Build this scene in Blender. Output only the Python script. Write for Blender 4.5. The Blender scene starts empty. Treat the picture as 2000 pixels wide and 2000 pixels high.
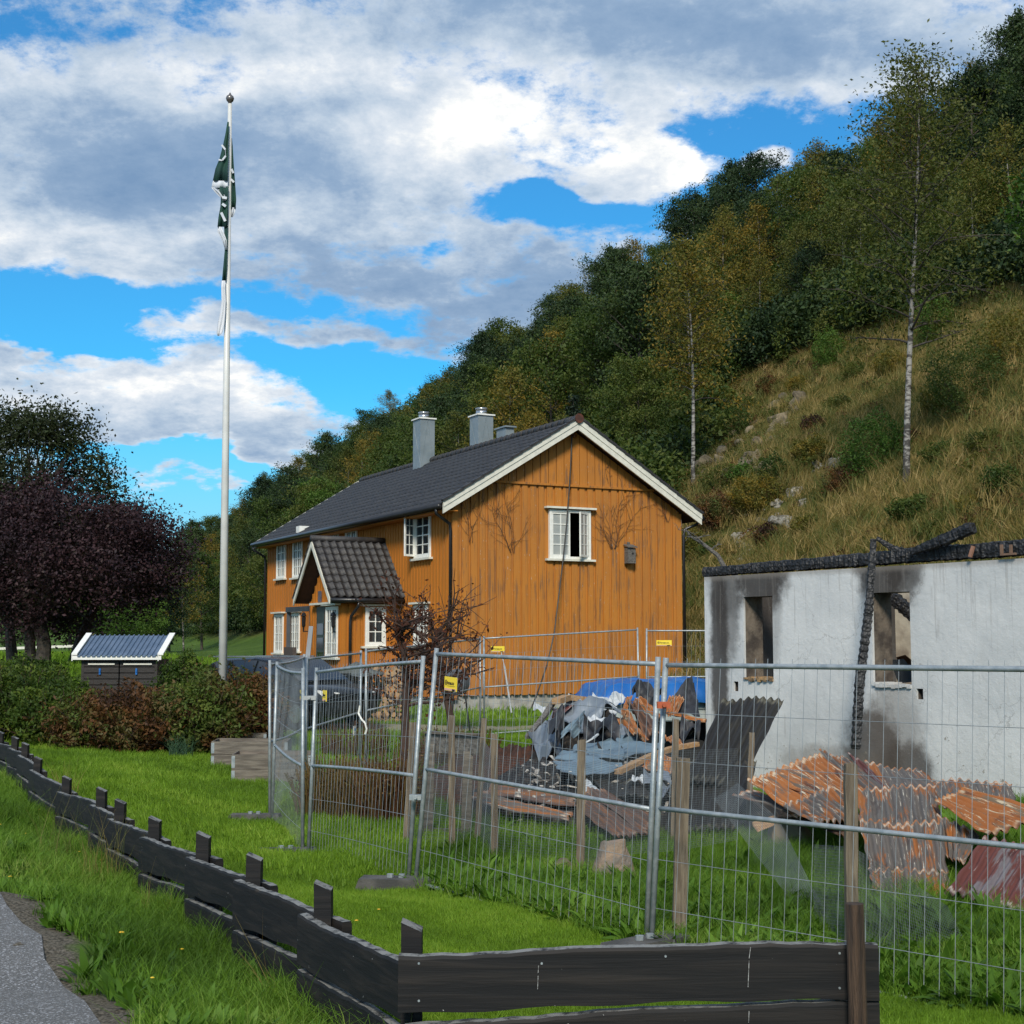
import bpy, math, random
import numpy as np
from mathutils import Vector, Matrix
R = math.radians
rng = np.random.default_rng(7)
random.seed(7)
SC = bpy.context.scene
COL = SC.collection

# ---------------------------------------------------------------- camera
F = 2750.0            # focal length in photo pixels (photo 2000 wide)
CAMZ = 2.1
PITCH = math.atan(254 / F)
cd = bpy.data.cameras.new('camera'); cam = bpy.data.objects.new('camera', cd); COL.objects.link(cam)
cd.sensor_width = 36; cd.lens = F / 2000 * 36; cd.clip_start = .1; cd.clip_end = 9000
cam.location = (0, 0, CAMZ); cam.rotation_euler = (math.pi / 2 + PITCH, 0, 0)
SC.camera = cam

# ---------------------------------------------------------------- node helpers
class NT:
    def __init__(s, tree): s.t = tree; s.n = tree.nodes; s.l = tree.links
    def new(s, ty, **kw):
        n = s.n.new(ty)
        for k, v in kw.items(): setattr(n, k, v)
        return n
    def put(s, sock, v):
        if v is None: return
        if hasattr(v, 'links') or isinstance(v, bpy.types.NodeSocket): s.l.new(v, sock)
        else:
            if isinstance(v, (tuple, list)) and len(v) == 3 and len(sock.default_value) == 4: v = (*v, 1)
            sock.default_value = v
    def math(s, op, a, b=None, c=None, clamp=False):
        n = s.new('ShaderNodeMath', operation=op, use_clamp=clamp)
        s.put(n.inputs[0], a); s.put(n.inputs[1], b); s.put(n.inputs[2], c); return n.outputs[0]
    def vmath(s, op, a, b=None):
        n = s.new('ShaderNodeVectorMath', operation=op); s.put(n.inputs[0], a); s.put(n.inputs[1], b)
        return n.outputs['Value'] if op in ('LENGTH', 'DOT_PRODUCT', 'DISTANCE') else n.outputs[0]
    def noise(s, vec, scale=5, detail=4, rough=.55, dist=0.0, out='Fac'):
        n = s.new('ShaderNodeTexNoise'); s.put(n.inputs['Vector'], vec)
        n.inputs['Scale'].default_value = scale; n.inputs['Detail'].default_value = detail
        n.inputs['Roughness'].default_value = rough; n.inputs['Distortion'].default_value = dist
        return n.outputs[out]
    def ramp(s, fac, lo, hi, a=0.0, b=1.0, smooth=True):
        n = s.new('ShaderNodeMapRange'); n.interpolation_type = 'SMOOTHSTEP' if smooth else 'LINEAR'
        s.put(n.inputs['Value'], fac); n.inputs['From Min'].default_value = lo; n.inputs['From Max'].default_value = hi
        n.inputs['To Min'].default_value = a; n.inputs['To Max'].default_value = b; return n.outputs[0]
    def mix(s, fac, a, b, mode='MIX'):
        n = s.new('ShaderNodeMix', data_type='RGBA', blend_type=mode)
        s.put(n.inputs[0], fac); s.put(n.inputs[6], a); s.put(n.inputs[7], b); return n.outputs[2]
    def mapping(s, vec, loc=(0, 0, 0), rot=(0, 0, 0), scale=(1, 1, 1)):
        n = s.new('ShaderNodeMapping'); s.put(n.inputs[0], vec)
        n.inputs[1].default_value = loc; n.inputs[2].default_value = rot; n.inputs[3].default_value = scale
        return n.outputs[0]
    def sep(s, vec):
        n = s.new('ShaderNodeSeparateXYZ'); s.put(n.inputs[0], vec); return n.outputs
    def comb(s, x, y, z=0.0):
        n = s.new('ShaderNodeCombineXYZ'); s.put(n.inputs[0], x); s.put(n.inputs[1], y); s.put(n.inputs[2], z); return n.outputs[0]

# ---------------------------------------------------------------- world: Nishita sky under broken cloud
SUN_EL, SUN_AZ = 36, 186      # azimuth clockwise from +Y (the view direction): behind the camera
w = bpy.data.worlds.new('World'); SC.world = w; w.use_nodes = True
N = NT(w.node_tree); N.n.clear()
sky = N.new('ShaderNodeTexSky', sky_type='NISHITA'); sky.sun_disc = False
sky.sun_elevation = R(SUN_EL); sky.sun_rotation = R(SUN_AZ); sky.ozone_density = 3.0; sky.air_density = 1.0; sky.dust_density = .4
tc = N.new('ShaderNodeTexCoord'); d = tc.outputs['Generated']
x, y, z = N.sep(d)
el = N.math('MAXIMUM', z, 0.0)
inv = N.math('DIVIDE', 1.45, N.math('ADD', el, .30))
pl = N.comb(N.math('MULTIPLY', x, inv), N.math('MULTIPLY', y, inv), 0.0)     # cloud layer seen in perspective
warp = N.noise(pl, 2.2, 5, .6, out='Color')
wv = N.vmath('MULTIPLY', N.vmath('SUBTRACT', warp, (.5, .5, .5)), (.16, .10, 0))
yy = N.math('MAXIMUM', y, .12)
st = N.comb(N.math('DIVIDE', x, yy), N.math('DIVIDE', z, yy), 0.0)
stw = N.vmath('ADD', st, wv)
def blob(px, py, rx, ry, amp):
    s_, t_ = (px - 1000) / F, (1254 - py) / F
    m = N.new('ShaderNodeMapping', vector_type='TEXTURE'); N.put(m.inputs[0], stw)
    m.inputs[1].default_value = (s_, t_, 0); m.inputs[3].default_value = (rx / F, ry / F, 1)
    ln = N.vmath('LENGTH', m.outputs[0])
    return N.ramp(ln, 0, 1.6, amp, 0)
def blobs(lst):
    acc = None
    for b in lst:
        o = blob(*b); acc = o if acc is None else N.math('ADD', acc, o)
    return acc
big = N.noise(pl, 1.2, 9, .60, .25)
fine = N.noise(pl, 5.2, 9, .66, .15)
mid = N.noise(N.mapping(pl, loc=(3.1, 1.7, 0)), 2.6, 6, .6, .3)
cov0 = N.math('ADD', N.math('ADD', N.math('MULTIPLY', big, .8), N.math('MULTIPLY', fine, 1.15)), N.math('MULTIPLY', mid, .7))
cov0 = N.math('SUBTRACT', cov0, .66)
holes = blobs([(150, 575, 330, 55, -.60), (640, 590, 330, 40, -.36), (700, 745, 200, 75, -.66), (60, 600, 260, 60, -.3), (90, 655, 200, 30, -.35),
               (1460, 240, 170, 60, -.30), (1330, 215, 60, 22, -.22), (1180, 200, 50, 20, -.2), (1090, 385, 200, 30, -.55), (1400, 345, 240, 60, -.42), (200, 0, 220, 24, -.14), (430, 15, 60, 16, -.12), (1560, 235, 90, 60, -.3),
               (480, 925, 260, 45, -.50), (430, 1010, 300, 50, -.6), (560, 690, 120, 30, -.2), (300, 900, 200, 25, -.3), (900, 545, 130, 18, -.26), (1230, 560, 120, 20, -.2)])
fills = blobs([(380, 340, 560, 260, .42), (1500, 40, 800, 90, .5), (1000, 560, 300, 70, .25), (800, 250, 200, 120, .3), (300, 780, 330, 85, .42), (900, 610, 240, 60, .22), (700, 660, 200, 30, .2),
               (1320, 275, 90, 60, .34), (1500, 265, 60, 42, .44), (1230, 190, 110, 60, .34), (30, 690, 90, 26, .5), (1250, 300, 140, 50, .28), (1200, 400, 120, 26, .22), (1420, 385, 60, 26, .3), (500, 630, 280, 26, .2), (180, 860, 420, 34, .38), (420, 950, 200, 14, .3), (1180, 345, 160, 24, .25)])
cov = N.math('ADD', N.math('ADD', cov0, holes), fills)
cov = N.math('ADD', cov, N.math('MULTIPLY', N.math('SUBTRACT', N.noise(pl, 12, 8, .68), .5), .95))
mask = N.ramp(cov, .47, .86)
# light and dark parts of the cloud deck
lit = blobs([(300, 90, 420, 70, .30), (520, 130, 300, 60, .20), (760, 240, 260, 80, .34), (300, 415, 420, 40, .22), (950, 270, 150, 90, .30), (1180, 250, 160, 80, .25), (700, 420, 200, 40, .12),
             (300, 760, 330, 100, .34), (200, 260, 420, 90, -.24), (150, 340, 260, 40, -.12), (650, 560, 520, 70, -.28), (1350, 20, 900, 80, -.26), (1000, 470, 420, 60, -.08), (1120, 620, 420, 90, -.30), (700, 640, 300, 40, -.2),
             (430, 705, 130, 22, -.40), (1500, 160, 500, 60, .14), (560, 180, 120, 30, -.18), (1450, 260, 140, 70, .22), (1300, 280, 140, 60, .22)])
nl = N.noise(N.mapping(pl, loc=(.07, -.05, .3)), 2.4, 10, .63, .3)
nf = N.noise(pl, 11, 7, .66, .15)
sh = N.math('ADD', N.math('ADD', N.math('MULTIPLY', nl, 1.5), lit), N.math('MULTIPLY', nf, .85))
sh = N.math('ADD', sh, N.math('MULTIPLY', fine, .45))
sh = N.math('SUBTRACT', sh, .60)
edge = N.ramp(cov, .60, 1.30, .22, -.14)
sh = N.math('ADD', sh, edge)
shade = N.ramp(sh, .22, 1.56, smooth=False)
cr = N.new('ShaderNodeValToRGB'); N.put(cr.inputs[0], shade)
cr.color_ramp.elements[0].position = 0; cr.color_ramp.elements[0].color = (.165, .27, .43, 1)
cr.color_ramp.elements[1].position = 1; cr.color_ramp.elements[1].color = (1.0, .98, .92, 1)
for p_, c_ in ((.28, (.245, .35, .50)), (.50, (.42, .51, .62)), (.72, (.63, .68, .74)), (.88, (.86, .86, .84))):
    e_ = cr.color_ramp.elements.new(p_); e_.color = (*c_, 1)
SKYSTR = .1
cl10 = N.vmath('MULTIPLY', cr.outputs[0], (.76 / SKYSTR,) * 3)
hs = N.new('ShaderNodeHueSaturation'); N.put(hs.inputs['Color'], sky.outputs[0]); hs.inputs['Saturation'].default_value = 1.25; hs.inputs['Value'].default_value = 1.0
blue = N.vmath('MULTIPLY', hs.outputs[0], (.15, .82, .96))
blue = N.mix(N.ramp(z, -.02, .19, .95, .10), blue, (2.4, 3.6, 5.0))
fc = N.mix(mask, blue, cl10)
bg = N.new('ShaderNodeBackground'); N.put(bg.inputs[0], fc); bg.inputs[1].default_value = SKYSTR
wo = N.new('ShaderNodeOutputWorld'); N.l.new(bg.outputs[0], wo.inputs[0])

# ---------------------------------------------------------------- sun (veiled by cloud)
sd = bpy.data.lights.new('sun', 'SUN'); sd.energy = 2.3; sd.angle = R(13); sd.color = (1, .91, .77)
sun = bpy.data.objects.new('sun', sd); COL.objects.link(sun)
az, e_ = R(SUN_AZ), R(SUN_EL)
sv = Vector((math.sin(az) * math.cos(e_), math.cos(az) * math.cos(e_), math.sin(e_)))
sun.rotation_euler = sv.to_track_quat('Z', 'Y').to_euler()
SC.view_settings.view_transform = 'Standard'; SC.view_settings.look = 'None'
SC.view_settings.exposure = 0.68; SC.view_settings.gamma = 1; SC.view_settings.use_curve_mapping = False

# ---------------------------------------------------------------- photo pixel <-> place
CP, SP = math.cos(PITCH), math.sin(PITCH)
def ray(px, py):
    a, b = (px - 1000) / F, (1000 - py) / F
    return np.array([a, CP - b * SP, b * CP + SP])
def at(px, py, Y):
    r = ray(px, py); t = Y / r[1]; return np.array([r[0] * t, Y, CAMZ + r[2] * t])

# ---------------------------------------------------------------- ground height
road_dir = np.array([-.454, .891]); road_n = np.array([.891, .454]); road_p = at(214, 2000, 5.85)[:2]
ctrl = []
def cpt(px, py, D, dz=0.0):
    p = at(px, py, D); ctrl.append((p[0], p[1], p[2] + dz))
POSTS = [(805, 1798, 5.5), (632, 1722, 6.54), (498, 1667, 7.66), (398, 1625, 8.8), (303, 1595, 10.2), (236, 1561, 11.5), (199, 1538, 12.4),
         (131, 1516, 14.4), (75, 1478, 16.6), (50, 1450, 18.0), (30, 1438, 19.2), (2, 1428, 20.6), (-40, 1412, 22.2)]
for p in POSTS: cpt(*p, -.62)
for p in [(1272, 1853, 9.8), (1262, 1860, 9.75), (812, 1735, 12.3), (796, 1740, 12.6), (602, 1682, 15.4), (530, 1608, 18.1), (590, 1560, 21.4), (703, 1503, 24),
          (938, 1436, 29.5), (1250, 1412, 30.6), (470, 1525, 22.8), (250, 1474, 28), (60, 1450, 27), (882, 1655, 15), (965, 1670, 14.5), (1133, 1700, 13.3),
          (1780, 1762, 11.2), (1990, 1800, 10.3), (1100, 1625, 16), (1900, 2010, 7.7), (1700, 1948, 8.5), (900, 1399, 38), (1160, 1402, 39), (1330, 1405, 40)]: cpt(*p)
for q in [(-1.7, 5.8, .57), (-2.0, 5.0, .58), (-.6, 3, .55), (1.5, 3, .45), (-3.4, 8.6, .57), (-2.6, 7.6, .55), (-4.2, 8.6, .6), (-4.2, 10.8, .60), (-6.3, 14.5, .60), (-9.5, 21, .58), (-13, 28, .6), (-19, 40, .9), (-3, 2, .55), (3.5, 2.5, .4), (2.5, 5.2, .22), (6, 5, .15),
          (3.57, 25.8, -.55), (4.6, 24.2, -.50), (5.6, 22.6, -.35), (6.5, 21.2, -.30), (7.3, 19.8, -.2), (8.6, 17.8, -.15), (3.0, 26.5, -.3), (8, 14, 0), (-11, 32, .80), (-14.5, 45, 1.35), (-9, 34, .6), (-20, 60, 1.5), (-40, 80, 1.6), (-15, 100, 1.5),
          (-4, 33, .3), (-6, 40, .5), (-9, 52, .9), (0, 60, .6), (10, 40, .3), (20, 20, .2), (30, 5, .2), (-25, 5, .4), (-40, 30, .8), (0, -20, .5), (-6, 90, 1.2), (6, 34, .3), (2, 150, 1.5), (-60, 150, 1.6)]:
    ctrl.append(q)
CT = np.array(ctrl)
def fbm(x, y, s, seed=0):
    v = 0; a = 1
    for k in range(4):
        ph = seed * 1.7 + k * 2.3
        v = v + a * (np.sin(x * s * 1.1 + ph + 1.3 * np.sin(y * s * .7 + ph)) * np.cos(y * s * .93 - ph * 1.4 + 1.1 * np.sin(x * s * .6 - ph)))
        s *= 2.07; a *= .5
    return v * .5
def hill_u(x, y): return .94 * x + .342 * y - 18.6
def gz(x, y):
    x = np.asarray(x, float); y = np.asarray(y, float); sh_ = x.shape
    xf, yf = x.ravel(), y.ravel()
    d2 = (xf[:, None] - CT[None, :, 0]) ** 2 + (yf[:, None] - CT[None, :, 1]) ** 2
    # the falloff widens with distance from the camera
    s2 = .3 + .004 * yf[:, None] ** 2
    wt = 1 / (d2 + s2 * .25) ** 1.7
    zz = (wt * CT[None, :, 2]).sum(1) / wt.sum(1)
    u = hill_u(xf, yf)
    us = np.where(u > -8, np.log1p(np.exp(np.clip(u / 1.6, -20, 20))) * 1.6, 0)
    us = np.where(u > 30, u, us)
    cap = 52.0
    ue = np.where(us < cap, us, cap + (us - cap) * .25)
    ue = np.minimum(ue, 90)
    amp = np.clip(u / 8, 0, 1)
    zz = zz + .74 * ue + amp * (1.0 * fbm(xf, yf, .16, 3) + .35 * fbm(xf, yf, .6, 5)) + .03 * fbm(xf, yf, .9, 1)
    # steep little cliff above the house's right end
    rx_, ry_ = xf - 8.6, yf - 55
    zz = zz + np.exp(-(rx_ ** 2 + ry_ ** 2 * .25) / 30) * .9
    return zz.reshape(sh_)
def g1(x, y): return float(gz(np.array([x]), np.array([y]))[0])
def ghit(px, py, ymin=8, ymax=400):
    r = ray(px, py); ys = np.geomspace(ymin, ymax, 900); t = ys / r[1]
    X = r[0] * t; Z = CAMZ + r[2] * t; G = gz(X, ys); k = np.where(Z < G)[0]
    if len(k) == 0: return None
    i = k[0]; return np.array([X[i], ys[i], G[i]])

# ---------------------------------------------------------------- mesh helpers
class MB:
    def __init__(s): s.v = []; s.f = []
    def add(s, vs, fs):
        b = len(s.v); s.v += [tuple(map(float, q)) for q in vs]; s.f += [tuple(b + i for i in f) for f in fs]
    def box(s, x0, x1, y0, y1, z0, z1):
        s.add([(x0, y0, z0), (x1, y0, z0), (x1, y1, z0), (x0, y1, z0), (x0, y0, z1), (x1, y0, z1), (x1, y1, z1), (x0, y1, z1)],
              [(0, 3, 2, 1), (4, 5, 6, 7), (0, 1, 5, 4), (1, 2, 6, 5), (2, 3, 7, 6), (3, 0, 4, 7)])
    def bar(s, p0, p1, wd, ht, up=(0, 0, 1)):
        p0, p1 = Vector(p0), Vector(p1); a = (p1 - p0).normalized(); up = Vector(up)
        if abs(a.dot(up)) > .99: up = Vector((0, 1, 0))
        sd_ = a.cross(up).normalized(); u_ = sd_.cross(a)
        vs = []
        for p in (p0, p1):
            for i, j in ((-1, -1), (1, -1), (1, 1), (-1, 1)): vs.append(p + sd_ * (i * wd / 2) + u_ * (j * ht / 2))
        s.add(vs, [(0, 1, 2, 3), (7, 6, 5, 4), (0, 4, 5, 1), (1, 5, 6, 2), (2, 6, 7, 3), (3, 7, 4, 0)])
    def tube(s, pts, rad, n=8, cap=True):
        pts = [Vector(p) for p in pts]
        if not hasattr(rad, '__len__'): rad = [rad] * len(pts)
        vs = []; fs = []; ref = Vector((0, 0, 1))
        a0 = (pts[-1] - pts[0]).normalized()
        if abs(a0.z) > .9: ref = Vector((0, 1, 0))
        for i, p in enumerate(pts):
            a = (pts[min(i + 1, len(pts) - 1)] - pts[max(i - 1, 0)]).normalized()
            e1 = a.cross(ref).normalized(); e2 = a.cross(e1)
            for k in range(n):
                t = 2 * math.pi * k / n; vs.append(p + (e1 * math.cos(t) + e2 * math.sin(t)) * rad[i])
        for i in range(len(pts) - 1):
            for k in range(n):
                a, b = i * n + k, i * n + (k + 1) % n; fs.append((a, b, b + n, a + n))
        if cap: fs.append(tuple(range(n - 1, -1, -1))); fs.append(tuple(range((len(pts) - 1) * n, len(pts) * n)))
        s.add(vs, fs)
    def lathe(s, c, prof, n=16):
        s.tube([(c[0], c[1], c[2] + z_) for r_, z_ in prof], [max(r_, 1e-4) for r_, z_ in prof], n)
    def prism(s, poly, off):
        n = len(poly); off = Vector(off); vs = [Vector(p) for p in poly] + [Vector(p) + off for p in poly]
        s.add(vs, [tuple(range(n)), tuple(range(2 * n - 1, n - 1, -1))] + [(i, i + n, (i + 1) % n + n, (i + 1) % n) for i in range(n)])
    def mesh(s, name, smooth=False):
        me = bpy.data.meshes.new(name); me.from_pydata(s.v, [], s.f); me.update()
        import bmesh
        bm = bmesh.new(); bm.from_mesh(me); bmesh.ops.recalc_face_normals(bm, faces=bm.faces); bm.to_mesh(me); bm.free()
        if smooth: me.polygons.foreach_set('use_smooth', [True] * len(me.polygons))
        return me
XF = {}     # parent frames: name -> (origin, rotz)
def frame(o, loc, rz):
    XF[o.name] = (np.array(loc, float), rz)
def to_local(o, v):
    loc, rz = XF[o.name]; c, s_ = math.cos(-rz), math.sin(-rz); v = np.asarray(v, float) - loc
    return np.stack([v[..., 0] * c - v[..., 1] * s_, v[..., 0] * s_ + v[..., 1] * c, v[..., 2]], -1)
def props(o, label=None, cat=None, group=None, kind=None):
    if label: o['label'] = label
    if cat: o['category'] = cat
    if group: o['group'] = group
    if kind: o['kind'] = kind
    return o
def link(name, me, mat=None, parent=None):
    o = bpy.data.objects.new(name, me); COL.objects.link(o)
    if mat is not None and me is not None:
        for m in (mat if isinstance(mat, (list, tuple)) else [mat]): me.materials.append(m)
    if parent: o.parent = parent
    return o
def thing(name, label, cat, loc=(0, 0, 0), rz=0, group=None):
    o = bpy.data.objects.new(name, None); COL.objects.link(o); o.location = [float(q) for q in loc]; o.rotation_euler[2] = rz
    o.empty_display_size = .2
    props(o, label, cat, group); frame(o, loc, rz); return o
def obj(name, mb, mat, parent=None, world=False, smooth=False, kind=None, label=None):
    if world and parent is not None:
        p = parent
        while p.name not in XF: p = p.parent
        mb.v = [tuple(q) for q in to_local(p, np.array(mb.v))]
    o = link(name, mb.mesh(name, smooth), mat, parent)
    if kind: o['kind'] = kind
    if label: o['label'] = label
    return o
def solo(name, mb, mat, label, cat, group=None, smooth=False, kind=None):
    """one mesh, top level, written in world coordinates; origin at its base centre"""
    v = np.array(mb.v); c = (v.min(0) + v.max(0)) / 2; c[2] = v[:, 2].min(); mb.v = [tuple(q) for q in v - c]
    o = link(name, mb.mesh(name, smooth), mat); o.location = c; props(o, label, cat, group, kind); return o
def fastmesh(name, v, q, attr=None, smooth=False):
    me = bpy.data.meshes.new(name); k = q.shape[1]
    me.vertices.add(len(v)); me.vertices.foreach_set('co', np.asarray(v, np.float32).ravel())
    me.loops.add(q.size); me.loops.foreach_set('vertex_index', q.astype(np.int32).ravel())
    me.polygons.add(len(q)); me.polygons.foreach_set('loop_start', np.arange(0, q.size, k, dtype=np.int32))
    if smooth: me.polygons.foreach_set('use_smooth', np.ones(len(q), bool))
    me.update(calc_edges=True)
    if attr is not None:
        a = me.attributes.new('rnd', 'FLOAT', 'FACE'); a.data.foreach_set('value', attr.astype(np.float32))
    me.validate(); return me
def copy_thing(src, loc, rz=0, sc=1, label=None, group=None):
    r = src.copy(); COL.objects.link(r); r.location = [float(q) for q in loc]; r.rotation_euler = (0, 0, rz)
    r.scale = (sc, sc, sc) if not hasattr(sc, '__len__') else sc
    if label: r['label'] = label
    if group: r['group'] = group
    for ch in src.children:
        c = ch.copy(); COL.objects.link(c); c.parent = r
    return r

# ---------------------------------------------------------------- materials
def newmat(name):
    m = bpy.data.materials.new(name); m.use_nodes = True; n = NT(m.node_tree)
    b = m.node_tree.nodes['Principled BSDF']; return m, n, b
def M(name, c1, c2=None, scale=4, rough=.7, bump=0, stretch=(1, 1, 1), metal=0, detail=5, lo=.35, hi=.65, bscale=None, spec=None, coat=0):
    m, n, b = newmat(name); b.inputs['Roughness'].default_value = rough; b.inputs['Metallic'].default_value = metal
    if spec is not None: b.inputs['Specular IOR Level'].default_value = spec
    t = n.new('ShaderNodeTexCoord'); oi = n.new('ShaderNodeObjectInfo')
    v = n.vmath('ADD', t.outputs['Object'], n.vmath('MULTIPLY', oi.outputs['Location'], (.37, .71, .53)))
    v = n.mapping(v, scale=stretch)
    if c2 is None: c2 = tuple(q * .75 for q in c1)
    f = n.noise(v, scale, detail)
    c = n.mix(n.ramp(f, lo, hi), c1, c2); n.put(b.inputs['Base Color'], c)
    if coat: b.inputs['Coat Weight'].default_value = coat
    if bump:
        bp = n.new('ShaderNodeBump'); bp.inputs['Strength'].default_value = bump; bp.inputs['Distance'].default_value = .02
        n.put(bp.inputs['Height'], n.noise(v, bscale or scale * 4, 6)); n.l.new(bp.outputs[0], b.inputs['Normal'])
    return m
def leafmat(name, cols, trans=.35, rough=.6, nscale=.6, nw=.7):
    """foliage: colour varies leaf by leaf, clump by clump and plant by plant"""
    m = bpy.data.materials.new(name); m.use_nodes = True; n = NT(m.node_tree); n.n.clear()
    at_ = n.new('ShaderNodeAttribute', attribute_name='rnd'); oi = n.new('ShaderNodeObjectInfo')
    g = n.new('ShaderNodeNewGeometry'); nz = n.noise(g.outputs['Position'], nscale, 3)
    f = n.math('ADD', n.math('MULTIPLY', at_.outputs['Fac'], .5), n.math('ADD', n.math('MULTIPLY', n.math('SUBTRACT', nz, .5), nw), n.math('ADD', .35, n.math('MULTIPLY', oi.outputs['Random'], .70 if nw < 1 else .45))))
    f = n.math('MULTIPLY', n.math('SUBTRACT', f, .38), 1.0 / 1.10, clamp=True)
    r = n.new('ShaderNodeValToRGB'); n.put(r.inputs[0], f); cr_ = r.color_ramp
    cr_.elements[0].color = (*cols[0], 1); cr_.elements[1].color = (*cols[-1], 1); cr_.elements[1].position = 1
    for i, c in enumerate(cols[1:-1]): e = cr_.elements.new((i + 1) / (len(cols) - 1)); e.color = (*c, 1)
    b = n.new('ShaderNodeBsdfPrincipled'); n.put(b.inputs['Base Color'], r.outputs[0]); b.inputs['Roughness'].default_value = rough
    b.inputs['Specular IOR Level'].default_value = .25
    t = n.new('ShaderNodeBsdfTranslucent'); n.put(t.inputs[0], n.vmath('MULTIPLY', r.outputs[0], (1.1, 1.25, .6)))
    mx = n.new('ShaderNodeMixShader'); mx.inputs[0].default_value = trans; n.l.new(b.outputs[0], mx.inputs[1]); n.l.new(t.outputs[0], mx.inputs[2])
    o = n.new('ShaderNodeOutputMaterial'); n.l.new(mx.outputs[0], o.inputs[0]); return m
def geo_pos(n): return n.new('ShaderNodeNewGeometry').outputs['Position']

# ground
def m_ground():
    m, n, b = newmat('ground_cover'); p = geo_pos(n); x_, y_, z_ = n.sep(p); b.inputs['Roughness'].default_value = .95; b.inputs['Specular IOR Level'].default_value = .15
    nb = n.noise(p, .35, 5); ns = n.noise(p, 6, 6); nm = n.noise(p, 1.6, 5)
    green = n.mix(n.ramp(ns, .3, .7), (.032, .060, .009), (.070, .13, .016))
    green = n.mix(n.ramp(nb, .4, .7), green, (.075, .13, .02))
    # rough dry grass on the hill
    u = n.math('SUBTRACT', n.math('ADD', n.math('MULTIPLY', x_, .94), n.math('MULTIPLY', y_, .342)), 18.6)
    dry = n.mix(n.ramp(nm, .35, .65), (.17, .125, .042), (.075, .085, .024))
    dry = n.mix(n.ramp(ns, .5, .75), dry, (.035, .04, .012))
    c = n.mix(n.ramp(u, 0, 3), green, dry)
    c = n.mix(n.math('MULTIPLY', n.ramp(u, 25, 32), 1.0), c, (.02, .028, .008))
    # gravel beside the road
    s_ = n.math('ADD', n.math('MULTIPLY', n.math('SUBTRACT', x_, float(road_p[0])), float(road_n[0])), n.math('MULTIPLY', n.math('SUBTRACT', y_, float(road_p[1])), float(road_n[1])))
    gr = n.mix(n.ramp(n.noise(p, 60, 3), .35, .65), (.05, .043, .03), (.16, .14, .11))
    edge_ = n.math('ADD', s_, n.math('MULTIPLY', n.math('SUBTRACT', n.noise(p, 2.2, 5), .5), .55))
    c = n.mix(n.ramp(edge_, .16, .32, 1, 0), c, gr)
    # ash and charcoal round the heap
    a = n.mapping(p, loc=(1.9, 19.6, 0)); a.node.vector_type = 'TEXTURE'; a.node.inputs[3].default_value = (3.2, 4.4, 100)
    al = n.math('ADD', n.vmath('LENGTH', a), n.math('MULTIPLY', n.math('SUBTRACT', ns, .5), .5))
    c = n.mix(n.ramp(al, .8, 1.05, 1, 0), c, n.mix(n.ramp(n.noise(p, 14, 5), .4, .65), (.012, .011, .011), (.06, .045, .035)))
    # worn pale path in front of the house
    pth = n.mapping(p, loc=(-1.5, 31.2, 0), rot=(0, 0, R(6))); pth.node.vector_type = 'TEXTURE'; pth.node.inputs[3].default_value = (6.5, 1.1, 100)
    pl_ = n.math('ADD', n.vmath('LENGTH', pth), n.math('MULTIPLY', n.math('SUBTRACT', nm, .5), .5))
    c = n.mix(n.ramp(pl_, .75, 1.1, .8, 0), c, (.30, .27, .19))
    n.put(b.inputs['Base Color'], c)
    bp = n.new('ShaderNodeBump'); bp.inputs['Strength'].default_value = .6; bp.inputs['Distance'].default_value = .03
    n.put(bp.inputs['Height'], n.noise(p, 25, 6)); n.l.new(bp.outputs[0], b.inputs['Normal']); return m
def m_asphalt():
    m, n, b = newmat('asphalt'); p = geo_pos(n); b.inputs['Roughness'].default_value = .85
    a = n.noise(p, 90, 3, .7); v = n.new('ShaderNodeTexVoronoi'); n.put(v.inputs['Vector'], p); v.inputs['Scale'].default_value = 130
    c = n.mix(n.ramp(a, .35, .65), (.085, .083, .080), (.17, .166, .160))
    c = n.mix(n.ramp(v.outputs['Color'], .72, .8), c, (.36, .36, .37))
    c = n.mix(n.ramp(n.noise(p, 1.1, 6), .5, .72, 0, .55), c, (.075, .07, .062))
    n.put(b.inputs['Base Color'], c); bp = n.new('ShaderNodeBump'); bp.inputs['Strength'].default_value = .7; bp.inputs['Distance'].default_value = .006
    n.put(bp.inputs['Height'], v.outputs['Distance']); n.l.new(bp.outputs[0], b.inputs['Normal']); return m
def m_siding(name, c1, c2, worn, amount):
    m, n, b = newmat(name); b.inputs['Roughness'].default_value = .72
    t = n.new('ShaderNodeTexCoord').outputs['Object']
    big_ = n.noise(t, .55, 4); gr = n.noise(n.mapping(t, scale=(28, 28, 1.2)), 1, 5, .6)
    c = n.mix(n.ramp(big_, .3, .7), c1, c2)
    c = n.mix(n.ramp(gr, .45, .75, 0, .35), c, tuple(q * .6 for q in c1))
    st_ = n.noise(n.mapping(t, scale=(15, 15, .62)), 1, 8, .70, .35)
    pat = n.noise(t, .9, 3)
    k = n.math('ADD', st_, n.math('MULTIPLY', n.math('SUBTRACT', pat, .5), .35))
    c = n.mix(n.ramp(k, .600 - amount * .055, .650 - amount * .040, 0, .62), c, worn)
    sp = n.noise(n.mapping(t, scale=(40, 40, 9)), 1, 4, .6)
    c = n.mix(n.math('MULTIPLY', n.ramp(sp, .66, .72), amount), c, (.45, .42, .38))
    n.put(b.inputs['Base Color'], c); bp = n.new('ShaderNodeBump'); bp.inputs['Strength'].default_value = .3; bp.inputs['Distance'].default_value = .01
    n.put(bp.inputs['Height'], gr); n.l.new(bp.outputs[0], b.inputs['Normal']); return m
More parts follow.
